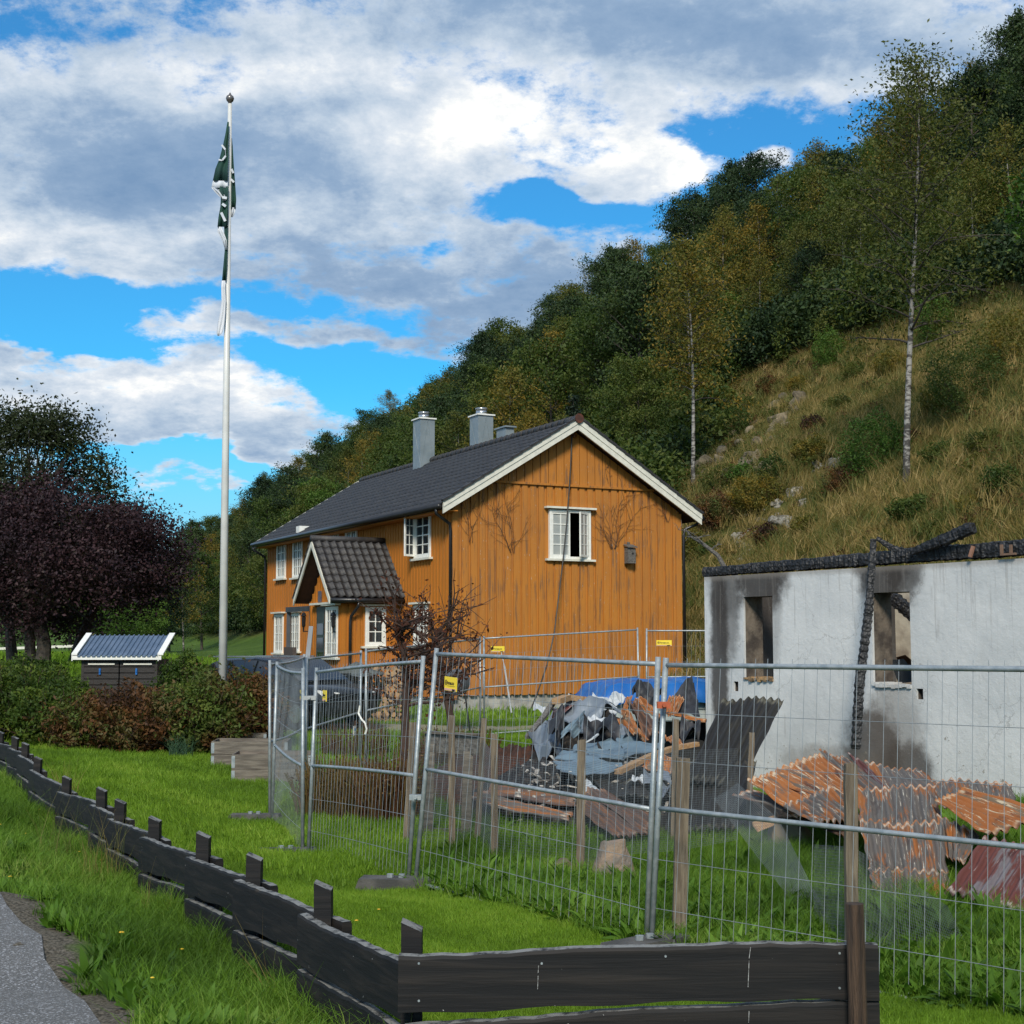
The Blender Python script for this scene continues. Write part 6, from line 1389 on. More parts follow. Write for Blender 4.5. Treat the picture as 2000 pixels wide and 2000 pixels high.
cloth('under_hem', [(366, 413, 420), (375, 420, 434), (386, 431, 441), (392, 433, 440)], wht, fg, -.125)
cloth('middle_fold', [(364, 422, 446), (380, 432, 446), (403, 431, 445), (425, 427, 445), (443, 425, 444)], g_, fg, -.11, seed=2)
cloth('middle_hem', [(443, 425, 432), (453, 425, 437), (470, 434, 443), (488, 440, 444)], wht, fg, -.115)
cloth('right_fold', [(270, 450, 452.5), (285, 450, 454), (320, 450, 456), (360, 450, 459), (390, 450, 461), (406, 450, 460)], g_, fg, .02)
cloth('right_hem', [(405, 450, 460.5), (414, 450, 459), (424, 450, 454)], wht, fg, .02)
cloth('lower_fold', [(440, 438, 445), (490, 439, 444), (520, 436, 443), (548, 433.5, 441)], g_, fg, -.1, .02)
cloth('tail', [(548, 433, 440), (562, 432, 440), (588, 433, 441), (612, 430, 440), (635, 425, 438), (650, 424, 434), (656, 425.5, 428)], wht, fg, -.12, .02)
for (x0, y0, x1, y1, w_) in ((433, 283, 440, 292, .035), (440, 292, 441, 304, .035), (441, 304, 434, 313, .035), (434, 313, 427, 312, .03), (434, 385, 443, 387, .05), (434, 398, 441, 403, .05), (432, 415, 440, 432, .05), (452, 330, 456, 338, .04), (451, 350, 457, 356, .04)):
    m_ = MB(); m_.bar(at(x0, y0, FD - .165 if x0 < 448 else FD - .02), at(x1, y1, FD - .165 if x0 < 448 else FD - .02), .006, w_, up=(0, 0, 1)); obj('emblem_stroke', m_, wht, fg, world=True)

# rocks of the bank
for i, (px, py, sx, sz2, mt, lb) in enumerate([(1388, 880, 1.1, .9, 'rock', 'brown layered rock face right of the slender birch foot'), (1440, 860, 1.0, 1.0, 'rock', 'greenish brown rock under the dark bush on the bank'), (1486, 895, .8, .9, 'rock', 'pale yellowish boulder in the middle of the rocky bank'), (1530, 830, .7, .8, 'rock', 'cracked tan rocks high on the bank'),
        (1625, 905, .75, .45, 'whiterock', 'white-spotted rock left of the green bush on the slope'), (1560, 965, .6, .5, 'whiterock', 'small white-flecked rock above the lower white outcrop'), (1570, 985, .55, .5, 'whiterock', 'white rock ledge in the brown grass'), (1540, 1020, 1.0, .55, 'whiterock', 'largest white-lichened outcrop above the ruin'), (1440, 1050, .7, .5, 'whiterock', 'white-lichened rocks near the house eave'), (1460, 1085, .6, .4, 'whiterock', 'lowest white-flecked rocks just above the ruin wall'), (1360, 930, .9, .7, 'rock', 'tan rock at the foot of the slender birch')]):
    h_ = ghit(px, py)
    if h_ is not None: o = rock('rock_outcrop', (h_[0], h_[1], h_[2] - sz2 * .25), (sx * .8, sx * .6, sz2 * .8), 70 + i, MAT[mt], lb, 'rock', sub=4); o.rotation_euler[0] = R(-20)
ROCKS = []
_rr = random.Random(31)
for (cx_, cy_, wx_, wy_, n_, mt) in ((1405, 890, 55, 55, 26, 'rock'), (1485, 880, 40, 55, 18, 'rock'), (1535, 815, 35, 40, 12, 'rock'), (1530, 1010, 60, 45, 14, 'whiterock'), (1450, 1060, 60, 45, 12, 'whiterock'), (1600, 905, 45, 25, 7, 'whiterock')):
    for k in range(n_):
        h_ = ghit(cx_ + _rr.uniform(-wx_, wx_), cy_ + _rr.uniform(-wy_, wy_))
        if h_ is None: continue
        z_s = _rr.uniform(.18, .48) * (.8 if mt == 'whiterock' else 1.9); o = rock('bank_rock', (h_[0], h_[1], h_[2] + (.0 if mt == 'whiterock' else .12)), (z_s, z_s * .7, z_s * _rr.uniform(.5, 1.0)), _rr.randint(100, 900), MAT[mt],
            {'rock': 'tan broken rock among many in the eroded bank beside the slender birch', 'whiterock': 'white-lichened rock among many in the brown grass above the ruin'}[mt], 'rock', sub=3, group={'rock': 'tan broken rocks of the bank', 'whiterock': 'white-lichened rocks on the slope'}[mt])
        o.rotation_euler[0] = R(_rr.uniform(-50, 0)); ROCKS.append((h_[0], h_[1]))
for o in bpy.data.objects:
    if o.name.startswith('rock_outcrop'): ROCKS.append((o.location.x, o.location.y))
ROCKS = np.array(ROCKS)

# ================================================================ VEGETATION
def leaf_quads(C, size, r_, up=.5, asp=.62):
    """diamond-shaped leaves scattered at C"""
    n_ = len(C); nrm = r_.normal(size=(n_, 3)); nrm[:, 2] += up; nrm /= np.linalg.norm(nrm, axis=1)[:, None]
    a = r_.normal(size=(n_, 3)); a -= (a * nrm).sum(1)[:, None] * nrm; a /= np.linalg.norm(a, axis=1)[:, None]; b = np.cross(nrm, a)
    s_ = size * r_.uniform(.65, 1.35, (n_, 1)); v = np.stack([C - a * s_ * .55, C + b * s_ * asp * .4, C + a * s_ * .55, C - b * s_ * asp * .4], 1)
    v[:, 0] -= nrm * s_ * .10; v[:, 2] -= nrm * s_ * .12
    return v.reshape(-1, 3), np.arange(4 * n_).reshape(-1, 4)
def leafmesh(name, C, size, r_, up=.5, asp=.62, clump=None):
    v, q_ = leaf_quads(C, size, r_, up, asp); rn = r_.uniform(0, 1, len(C)) if clump is None else np.clip(clump + r_.normal(0, .18, len(C)), 0, 1)
    return fastmesh(name, v, q_, rn)
def tree_meshes(seed, H, CR, base, nb, nleaf, lsize, tr=.12, shape='round', lean=0.0, bark='bark', nsub=5, spread=.32, droop=0.0, fork=False):
    r_ = np.random.default_rng(seed); tm_ = MB(); bm_ = MB(); pts = []; p = np.zeros(3); k_ = 10
    ph = r_.uniform(0, 6, 2); wob = .018 * H
    for i in range(k_ + 1):
        t = i / k_; pts.append(np.array([lean * t * H + wob * math.sin(3.1 * t + ph[0]) - wob * math.sin(ph[0]), wob * math.sin(2.3 * t + ph[1]) - wob * math.sin(ph[1]), -.3 + t * H * .96]))
    tm_.tube(pts, [tr * (1.18 if i == 0 else 1) * (1 - .88 * i / k_) for i in range(k_ + 1)], 8, cap=False)
    T = lambda t: lerp(pts[min(int(t * k_), k_ - 1)], pts[min(int(t * k_), k_ - 1) + 1], t * k_ - min(int(t * k_), k_ - 1))
    cen = []; wts = []
    for b in range(nb):
        t = base + (1 - base) * ((b + r_.uniform(0, .9)) / nb) ** .9; t = min(t, .99); az_ = b * 2.4 + r_.uniform(-.5, .5)
        u = (t - base) / (1 - base)
        if shape == 'round': ln = CR * (math.sin(math.pi * min(1, .16 + .84 * (1 - u))) ** .55 if u < .5 else math.sqrt(max(0, 1 - ((u - .42) / .60) ** 2)))
        elif shape == 'birch': ln = CR * (.55 + .45 * math.sin(math.pi * (.15 + .8 * u))) * (1 - .55 * u ** 3)
        elif shape == 'cone': ln = CR * (1 - u) ** .85 + .1
        ln *= r_.uniform(.68, 1.12); el_ = {'round': .25 + .75 * u, 'birch': .35 + .7 * u, 'cone': -.12}[shape]; P0 = T(t); ps = [P0]; dv = np.array([math.cos(az_) * math.cos(el_), math.sin(az_) * math.cos(el_), math.sin(el_)]); q_ = P0.copy()
        for s_ in range(5):
            q_ = q_ + dv * ln / 5; dv = dv + np.array([0, 0, -droop * .3]) + r_.normal(0, .12, 3); dv /= np.linalg.norm(dv); ps.append(q_.copy())
        r0 = max(.012, tr * .42 * (1 - .6 * t)); bm_.tube(ps, np.linspace(r0, r0 * .25, 6), 5, cap=False)
        for s_ in range(nsub):
            f_ = r_.uniform(.25, 1); c0 = lerp(ps[int(f_ * 4.99)], ps[int(f_ * 4.99) + 1], f_ * 5 % 1); dd = r_.normal(0, 1, 3); dd[2] = abs(dd[2]) * .6 - droop; dd /= np.linalg.norm(dd); e = c0 + dd * ln * .34
            bm_.tube([c0, (c0 + e) / 2 + r_.normal(0, .04, 3), e], [r0 * .35, r0 * .25, r0 * .12], 3, cap=False)
            for m in range(2): cen.append(lerp(c0, e, .55 + .5 * m)); wts.append(ln)
        cen.append(ps[-1]); wts.append(ln)
    cen.append(pts[-1]); wts.append(CR * .6); cen = np.array(cen); wts = np.array(wts); pr_ = wts / wts.sum(); pick = r_.choice(len(cen), nleaf, p=pr_)
    sc_ = spread * CR * (.35 + .65 * wts[pick] / wts.max()); off = r_.normal(0, 1, (nleaf, 3)) * sc_[:, None] * np.array([1, 1, .62 if not droop else .9]) * .42
    if shape == 'cone': off[:, 2] *= .35
    tint = r_.uniform(.1, .9, len(cen))[pick]
    return tm_.mesh('trunk', True), bm_.mesh('limbs', True), leafmesh('crown', cen[pick] + off, lsize, r_, .5, clump=tint)
def tree_thing(name, label, cat, loc, meshes, leaf, bark='bark', group=None, rz=0, sc=1):
    t = thing(name, label, cat, loc, rz, group); t.scale = (sc,) * 3 if not hasattr(sc, '__len__') else sc
    a, b2, b = meshes; link('trunk', a, None if a.materials else MAT[bark], t); link('limbs', b2, None if b2.materials else MAT['bark'], t); link('crown', b, None if b.materials else MAT[leaf], t); return t

# --- forest on the slope: kinds built once, then copied one by one
KIN = [('broadleaf_tree', 'dense green broadleaf tree in the hillside wood', 'lf_forest', tree_meshes(1, 9, 3.1, .16, 26, 10500, .185, .14)),
       ('broadleaf_tree', 'dense green broadleaf tree in the hillside wood', 'lf_forest', tree_meshes(2, 8, 3.3, .14, 24, 9500, .19, .13)),
       ('dark_tree', 'dark green crowded tree in the hillside wood', 'lf_dark', tree_meshes(3, 10, 3.0, .12, 30, 11500, .18, .15)),
       ('birch_tree', 'olive and yellow-tinged birch in the hillside wood', 'lf_birch', tree_meshes(4, 10.5, 2.5, .28, 26, 7000, .155, .10, 'birch', droop=.25)),
       ('birch_tree', 'olive and yellow-tinged birch in the hillside wood', 'lf_birch', tree_meshes(5, 9.5, 2.4, .3, 24, 5000, .155, .09, 'birch', droop=.25)),
       ('light_tree', 'light green young tree in the hillside wood', 'lf_bright', tree_meshes(6, 6.5, 2.6, .10, 24, 9000, .17, .09)),
       ('conifer', 'dark narrow conifer on the wooded slope', 'lf_conifer', tree_meshes(7, 10, 2.0, .06, 60, 12000, .17, .13, 'cone', droop=.3, nsub=3))]
protos = {}
def put_tree(ki, x_, y_, sc, rz, dz=-.2):
    nm, lb, lf, me_ = KIN[ki]; z_ = g1(x_, y_) + dz; grp = lb.replace('tree ', 'trees ') + ', many alike'
    if ki not in protos:
        protos[ki] = tree_thing(nm, lb, 'tree' if ki != 6 else 'conifer', (x_, y_, z_), me_, lf, 'birch' if 'birch' in nm else 'bark', grp, rz, sc); return protos[ki]
    return copy_thing(protos[ki], (x_, y_, z_), rz, sc)
def pix(x_, y_, z_):
    v = np.array([x_, y_, z_ - CAMZ]); f_ = v[1] * CP + v[2] * SP; return 1000 + F * v[0] / f_, 1000 - F * (v[2] * CP - v[1] * SP) / f_
# lower edge of the wood, in u (distance up the slope), varies along it
def edge_u(x_, y_):
    px = pix(x_, y_, g1(x_, y_))[0]
    return np.interp(px, [-500, 400, 900, 1180, 1320, 1390, 1450, 1600, 1750, 1900, 2100], [2, 2, 4, 5, 10, 20, 25, 25, 26, 25, 24])
cand = []; r_ = np.random.default_rng(21)
y_ = 36.0
while y_ < 330:
    st_ = 3.3 + (y_ - 36) * .026
    x_ = -60.0
    while x_ < 95:
        xx, yy2 = x_ + r_.uniform(-.45, .45) * st_, y_ + r_.uniform(-.45, .45) * st_; u = hill_u(xx, yy2); x_ += st_
        if u < 1 or u > 62: continue
        z_ = g1(xx, yy2); px, py = pix(xx, yy2, z_ + 5)
        if px < 250 or px > 2120 or py < -320: continue
        if u < edge_u(xx, yy2) + r_.uniform(-1.2, 1.5): continue
        if abs(xx - HC[0]) < 10 and 38 < yy2 < 60 and u < 4.5: continue
        cand.append((xx, yy2, u))
    y_ += st_
cand = np.array(cand); print('candidates', len(cand))
# keep the ones that show most: nearest to the edge or to the skyline
dist = np.hypot(cand[:, 0], cand[:, 1]); depth_in = np.array([c[2] - edge_u(c[0], c[1]) for c in cand])
score = dist / 60 + np.maximum(0, depth_in - 4) * .045 + r_.uniform(0, .5, len(cand)); order = np.argsort(score)
sky_need = []
keep = list(order[:205]); rest = order[205:]
# trees forming the skyline: highest projected tops per pixel column
tops_px = np.array([pix(c[0], c[1], g1(c[0], c[1]) + 9) for c in cand]); colb = (tops_px[:, 0] // 28).astype(int)
for cb in np.unique(colb):
    ii = np.where(colb == cb)[0]; ii = ii[np.argsort(tops_px[ii, 1])][:1]; keep += [i for i in ii if i not in keep]
keep = keep[:285]; print('forest', len(keep))
for i in keep:
    x_, y2, u = cand[i]; px = pix(x_, y2, 5)[0]; near_edge = u - edge_u(x_, y2) < 4
    pr = [.20, .17, .15, .15, .12, .18, .03] if near_edge else [.22, .19, .27, .13, .10, .06, .03]
    if px < 760 and u > 14: pr = [.16, .16, .10, .26, .26, .04, .02]
    if 1420 < px < 1850: pr = [.10, .08, .12, .32, .28, .08, .02]
    ki = r_.choice(7, p=np.array(pr) / sum(pr)); sc = r_.uniform(.72, 1.12) * (.8 if near_edge else 1) * (1.0 if y2 < 130 else 1.15)
    put_tree(ki, x_, y2, sc, r_.uniform(0, 6.28))
# trees closing the valley behind the purple tree
for px, D, sc, ki in ((-30, 80, 1.0, 2), (60, 84, 1.0, 2), (140, 78, .9, 0), (210, 86, .95, 2), (270, 92, .85, 0), (330, 98, .8, 2), (300, 75, .55, 5), (360, 110, .8, 3), (395, 120, .9, 0), (180, 70, .6, 5), (20, 72, .7, 2), (430, 130, .95, 4), (240, 66, .45, 5)):
    p = at(px, 1250, D); t = put_tree(ki, p[0], p[1], sc, px * .1)
    t['label'] = 'dark tree closing the view behind the purple-leaved tree'; t['group'] = 'trees behind the purple-leaved tree'

# --- scatter helper (geometry nodes on a point cloud mesh): only for growth nobody could count
def scatter(name, P, scl, kinds, nk, meshes, mats, label, cat, tilt=.18, seed=0):
    r_ = np.random.default_rng(seed); n_ = len(P); me = bpy.data.meshes.new(name); me.vertices.add(n_); me.vertices.foreach_set('co', P.astype(np.float32).ravel())
    for nm, ty, dat in (('scl', 'FLOAT', scl), ('idx', 'INT', kinds)):
        a = me.attributes.new(nm, ty, 'POINT'); a.data.foreach_set('value', np.asarray(dat, np.float32 if ty == 'FLOAT' else np.int32))
    rot = np.stack([r_.normal(0, tilt, n_), r_.normal(0, tilt, n_), r_.uniform(0, 6.28, n_)], -1); a = me.attributes.new('rot', 'FLOAT_VECTOR', 'POINT'); a.data.foreach_set('vector', rot.astype(np.float32).ravel())
    o = link(name, me); props(o, label, cat, None, 'stuff')
    c = bpy.data.collections.new(name + '_pieces')
    for i, m_ in enumerate(meshes):
        m_.materials.clear(); m_.materials.append(mats[i] if isinstance(mats, list) else mats); c.objects.link(bpy.data.objects.new('%s_%02d' % (name, i), m_))
    ng = bpy.data.node_groups.new(name, 'GeometryNodeTree'); ng.interface.new_socket('Geometry', in_out='INPUT', socket_type='NodeSocketGeometry'); ng.interface.new_socket('Geometry', in_out='OUTPUT', socket_type='NodeSocketGeometry')
    n = ng.nodes; l = ng.links; gi, go = n.new('NodeGroupInput'), n.new('NodeGroupOutput'); ip = n.new('GeometryNodeInstanceOnPoints'); ci = n.new('GeometryNodeCollectionInfo'); ci.inputs['Collection'].default_value = c
    ci.inputs['Separate Children'].default_value = True; ci.inputs['Reset Children'].default_value = True; ip.inputs['Pick Instance'].default_value = True
    def na(nm, ty): a = n.new('GeometryNodeInputNamedAttribute'); a.data_type = ty; a.inputs[0].default_value = nm; return a.outputs[0]
    l.new(gi.outputs[0], ip.inputs['Points']); l.new(ci.outputs[0], ip.inputs['Instance']); l.new(na('idx', 'INT'), ip.inputs['Instance Index']); l.new(na('scl', 'FLOAT'), ip.inputs['Scale'])
    e2r = n.new('FunctionNodeEulerToRotation'); l.new(na('rot', 'FLOAT_VECTOR'), e2r.inputs[0]); l.new(e2r.outputs[0], ip.inputs['Rotation']); l.new(ip.outputs[0], go.inputs[0])
    md = o.modifiers.new('scatter', 'NODES'); md.node_group = ng; return o
def tuft(name, n_, rad, h, wd, r_, bend=.5, seg=2, flop=0.0):
    """blades of grass as tapering bent strips"""
    v = []; q_ = []; rn = []
    for i in range(n_):
        a = r_.uniform(0, 6.28); rr_ = rad * math.sqrt(r_.uniform(0, 1)); bx_, by = rr_ * math.cos(a), rr_ * math.sin(a); hh = h * r_.uniform(.5, 1.15); w_ = wd * r_.uniform(.7, 1.3)
        da = r_.uniform(0, 6.28); bd = hh * bend * r_.uniform(.2, 1.2); fa = r_.uniform(0, 6.28); sx, sy = math.cos(fa) * w_ / 2, math.sin(fa) * w_ / 2; b0 = len(v)
        for k in range(seg + 1):
            t = k / seg; x_, y_ = bx_ + math.cos(da) * bd * t * t, by + math.sin(da) * bd * t * t; z_ = hh * (t - flop * t * t * r_.uniform(.5, 1)); s_ = 1 - .85 * t
            v += [(x_ - sx * s_, y_ - sy * s_, z_), (x_ + sx * s_, y_ + sy * s_, z_)]
        for k in range(seg): c = b0 + 2 * k; q_.append((c, c + 1, c + 3, c + 2)); rn.append(r_.uniform(0, 1) if k == 0 else rn[-1])
    return fastmesh(name, np.array(v), np.array(q_), np.array(rn))
def weed(name, n_, h, ls, r_):
    """broad-leaved weed: long leaves rising from the root"""
    v = []; q_ = []; rn = []
    for i in range(n_):
        da = r_.uniform(0, 6.28); ln = h * r_.uniform(.6, 1.2); w_ = ls * r_.uniform(.7, 1.3); el_ = r_.uniform(.7, 1.35); dx, dy = math.cos(da), math.sin(da); px_, py_, pz = 0.02 * dx, 0.02 * dy, 0; b0 = len(v); c = r_.uniform(0, 1)
        for k in range(4):
            s_ = (.15, 1, .8, .05)[k] * w_ / 2; v += [(px_ - dy * s_, py_ + dx * s_, pz), (px_ + dy * s_, py_ - dx * s_, pz)]
            px_ += dx * math.cos(el_) * ln / 3; py_ += dy * math.cos(el_) * ln / 3; pz += math.sin(el_) * ln / 3; el_ -= r_.uniform(.15, .5)
        for k in range(3): a = b0 + 2 * k; q_.append((a, a + 1, a + 3, a + 2)); rn.append(c)
    return fastmesh(name, np.array(v), np.array(q_), np.array(rn))
def bushmesh(name, n_, rx, rz_, ls, r_):
    c = r_.normal(0, 1, (n_, 3)); c /= np.linalg.norm(c, axis=1)[:, None]; c *= (r_.uniform(.45, 1, (n_, 1)) ** .5); lump = 1 + .22 * np.sin(c[:, 0:1] * 5 + 1) * np.cos(c[:, 1:2] * 4) ; c = c * lump * np.array([rx, rx, rz_]); c[:, 2] = np.abs(c[:, 2] + rz_ * .55)
    return leafmesh(name, c, ls, r_, .6)
def rnd_region(n_, x0, x1, y0, y1, r_): return np.stack([r_.uniform(x0, x1, n_), r_.uniform(y0, y1, n_)], -1)
def in_view(P, m=380, pyext=260):
    z_ = gz(P[:, 0], P[:, 1]); v2 = z_ - CAMZ; f_ = P[:, 1] * CP + v2 * SP; px = 1000 + F * P[:, 0] / f_; py = 1000 - F * (v2 * CP - P[:, 1] * SP) / f_
    return (px > -m) & (px < 2000 + m) & (py < 2000 + pyext) & (f_ > .5), z_
def poly_mask(P, poly):
    x_, y_ = P[:, 0], P[:, 1]; ins = np.zeros(len(P), bool); n_ = len(poly)
    for i in range(n_):
        (x1, y1), (x2, y2) = poly[i], poly[(i + 1) % n_]; c = ((y1 > y_) != (y2 > y_)) & (x_ < (x2 - x1) * (y_ - y1) / (y2 - y1 + 1e-12) + x1); ins ^= c
    return ins
house_poly = [hl(p)[:2] for p in ((-.2, -.1, 0), (HW + .2, -.1, 0), (HW + .2, HL + .2, 0), (-.2, HL + .2, 0))]; porch_poly = [hl(p)[:2] for p in ((PX - .2, PY0 - .1, 0), (0, PY0 - .1, 0), (0, PY1 + .1, 0), (PX - .2, PY1 + .1, 0))]
ruin_poly = [rw(p)[:2] for p in ((-.05, -.05, 0), (WL + .1, -.05, 0), (WL + .1, WD + .1, 0), (-.05, WD + .1, 0))]
def bed_poly(o, w_, d_): c, s_ = math.cos(R(4)), math.sin(R(4)); return [(o.location[0] + a * c - b * s_, o.location[1] + a * s_ + b * c) for a, b in ((-.04, -.04), (w_, -.04), (w_, d_), (-.04, d_))]
beds = [bed_poly(o, 1.3, .9) for o in bpy.data.objects if o.name.startswith('raised_bed')]
def road_s(P): return (P[:, 0] - road_p[0]) * road_n[0] + (P[:, 1] - road_p[1]) * road_n[1]
def clear(P):
    k = ~poly_mask(P, house_poly) & ~poly_mask(P, porch_poly) & ~poly_mask(P, ruin_poly)
    for b in beds: k &= ~poly_mask(P, b)
    k &= road_s(P) > .12 + .12 * np.sin(P[:, 1] * 3.1) * np.cos(P[:, 1] * 1.3)
    a = ((P[:, 0] - 1.9) / 2.9) ** 2 + ((P[:, 1] - 20.0) / 4.4) ** 2; k &= a > 1
    pth = ((P[:, 0] + 1.5) / 6.5) ** 2 + ((P[:, 1] - 31.2) / .9) ** 2; k &= pth > 1
    return k
fence_x = lambda y_: np.interp(y_, [t[1] for t in tops], [t[0] for t in tops])
r_ = np.random.default_rng(5)
# zone test: verge = road side of the plank fence; lawn = mown; inside the mesh fence = rough
PA = [wpt(a[2], a[3], a[4])[:2] for a in (PAN[0][0], PAN[1][0], PAN[2][0], PAN[3][0])]; PE = lerp(PA[0], wpt(2000, 1996, 7.85)[:2], 2.2)
rough_poly = [tuple(PE), tuple(PA[0]), tuple(PA[1]), (PA[1][0] + .4, PA[1][1] + 5), (-2.0, 19), (-1.0, 24), (2.2, 25), (16, 20), (16, 5)]
def zone(P):
    rp = poly_mask(P, rough_poly); vg = (P[:, 0] < np.where(P[:, 1] < 5.5, np.interp(P[:, 1], [2, 5.5], [.9, -.39]), fence_x(P[:, 1])) + .02) & (P[:, 1] < 26); return rp, vg
lawn_m = [tuft('lawn_%d' % i, 44, .085, .042, .0040, r_, .55) for i in range(4)]
lawn_far = [tuft('lawnfar_%d' % i, 46, .20, .075, .009, r_, .5) for i in range(3)]
verge_m = [tuft('verge_%d' % i, 30, .075, .17, .0055, r_, .8, 3, .25) for i in range(4)]
rough_m = [tuft('rough_%d' % i, 26, .10, .17, .0065, r_, .8, 3, .2) for i in range(3)]
weed_m = [weed('weed_%d' % i, 9, .165, .036, r_) for i in range(4)]
hi_m = [tuft('high_%d' % i, 22, .10, .42, .0065, r_, .7, 3, .25) for i in range(3)]
dry_m = [tuft('dry_%d' % i, 60, .45, .60, .022, r_, .75, 2, .2) for i in range(4)]
def grow(name, n_, box, cond, meshes, mats, scl, label, cat='grass', tilt=.18, dens=None, seed=0):
    rg = np.random.default_rng(seed + 100); P = rnd_region(n_, *box, rg)
    if dens is not None: P = P[rg.uniform(0, 1, len(P)) < dens(P)]
    v_, z_ = in_view(P); k = v_ & clear(P); P, z_ = P[k], z_[k]; c = cond(P); P, z_ = P[c], z_[c]; n2 = len(P); print(name, n2)
    return scatter(name, np.column_stack([P, z_ - .008]), rg.uniform(scl[0], scl[1], n2), rg.integers(0, len(meshes), n2), len(meshes), meshes, mats, label, cat, tilt, seed)
fall = lambda y0: (lambda P: np.minimum(1, (y0 / np.maximum(P[:, 1], 1)) ** 1.3))
grow('lawn_grass', 150000, (-5, 5, 3.5, 14), lambda P: ~(zone(P)[0] | zone(P)[1]), lawn_m, MAT['lf_lawn'], (.7, 1.25), 'short mown bright green lawn grass', dens=fall(7), seed=1)
grow('far_lawn_grass', 90000, (-13, 6, 12.5, 36), lambda P: ~(zone(P)[0] | zone(P)[1]) & (hill_u(P[:, 0], P[:, 1]) < 2), lawn_far, MAT['lf_lawn'], (.7, 1.2), 'mown lawn grass farther back around the hedge and beds', dens=fall(15), seed=2)
grow('distant_meadow_grass', 26000, (-40, 14, 34, 75), lambda P: (hill_u(P[:, 0], P[:, 1]) < 2), [tuft('mead_%d' % i, 40, .5, .12, .03, r_, .5) for i in range(2)], MAT['lf_lawn'], (.8, 1.4), 'distant green lawn before and behind the house', seed=3)
grow('verge_grass', 90000, (-11, 2, 3.2, 24), lambda P: zone(P)[1], verge_m, MAT['lf_grass'], (.45, 1.2), 'uneven long grass on the verge between road and plank fence', dens=lambda P: np.minimum(1, (8 / P[:, 1]) ** 1.1) * np.clip((road_s(P) - .02) * 1.6, .12, 1), seed=4)
grow('verge_weeds', 9000, (-8, 1, 3.5, 16), lambda P: zone(P)[1], [weed('vweed_%d' % i, 8, .11, .03, r_) for i in range(3)], MAT['lf_weed'], (.5, 1.3), 'low broad-leaved weeds along the road edge', 'weeds', .3, dens=lambda P: np.clip(1.1 - (road_s(P) - .1) * 1.0, .08, .9), seed=5)
grow('rough_grass', 76000, (-2, 16, 6, 25), lambda P: zone(P)[0], rough_m, MAT['lf_grass'], (.6, 1.3), 'rough uncut grass inside the mesh fence', dens=fall(11), seed=6)
grow('broad_weeds', 17000, (-2, 8, 7.2, 18), lambda P: zone(P)[0], weed_m, MAT['lf_weed'], (.55, 1.45), 'broad-leaved weeds in the uncut strip along the mesh fence', 'weeds', .25, dens=lambda P: np.clip(1.15 - np.abs(P[:, 1] - (10.5 - P[:, 0] * .9)) * .30, .10, 1), seed=7)
fl_ = lambda P: np.abs(P[:, 0] - fence_x(P[:, 1])) < .16 + .14 * np.sin(P[:, 1] * 5)
grow('fence_foot_grass', 14000, (-9, 0, 5.3, 21), fl_, [tuft('ff_%d' % i, 24, .08, .26, .006, r_, .8, 3, .3) for i in range(3)], MAT['lf_grass'], (.4, 1.15), 'longer grass growing up against the foot of the plank fence', seed=8)
grow('dry_stalks', 240, (-9, 0, 5.3, 18), fl_, [tuft('stalk_%d' % i, 9, .05, .50, .004, r_, .45, 3) for i in range(3)], MAT['lf_dry'], (.5, 1.1), 'pale dry grass stalks among the fence boards', seed=9)
# hillside rough grass and scrub
def hill_zone(P):
    k = (hill_u(P[:, 0], P[:, 1]) > -1) & (hill_u(P[:, 0], P[:, 1]) < 30); d_ = ((P[:, None, :] - ROCKS[None]) ** 2 * np.array([1, .45])).sum(-1).min(1)
    return k & (d_ > .05)
grow('hillside_grass', 72000, (-10, 56, 16, 120), hill_zone, dry_m, MAT['lf_dry'], (.6, 1.35), 'tawny uncut grass covering the open hillside', dens=lambda P: np.minimum(1, (48 / P[:, 1]) ** 1.2), tilt=.25, seed=10)
grow('hillside_green', 34000, (-10, 45, 22, 110), hill_zone, [bushmesh('hg_%d' % i, 330, .55, .33, .085, r_) for i in range(3)], [MAT['lf_forest'], MAT['lf_birch'], MAT['lf_hedge_brown']], (.4, 1.1), 'patches of green ferns and weeds in the hillside grass', 'weeds', dens=lambda P: np.clip(fbm(P[:, 0], P[:, 1], .22, 9) * .9 + .22, 0, 1), seed=11)
# undergrowth filling the wood
P = rnd_region(60000, -80, 110, 40, 340, r_); u = hill_u(P[:, 0], P[:, 1]); v_, z_ = in_view(P, 100); eu = np.interp(1000 + F * P[:, 0] / P[:, 1], [-500, 400, 900, 1180, 1320, 1390, 1450, 1600, 1750, 1900, 2100], [2, 2, 4, 5, 10, 19, 24, 24, 25, 24, 23])
k = v_ & (u > eu - .5) & (u < 66) & (r_.uniform(0, 1, len(P)) < np.minimum(1, (75 / P[:, 1]) ** 1.4)) & clear(P) & ~((np.abs(P[:, 0] - HC[0]) < 10) & (P[:, 1] < 60) & (u < 4)); P, z_ = P[k], z_[k]; print('under', len(P))
scatter('undergrowth', np.column_stack([P, z_ + .2]), r_.uniform(.7, 1.6, len(P)) * (1 + np.clip((P[:, 1] - 90) / 150, 0, 1)), r_.integers(0, 4, len(P)), 4, [bushmesh('ug_%d' % i, 1300, 1.3, 1.5, .165, r_) for i in range(4)], [MAT['lf_forest'], MAT['lf_dark'], MAT['lf_forest'], MAT['lf_dark']], 'dark undergrowth filling the hillside wood', 'undergrowth')
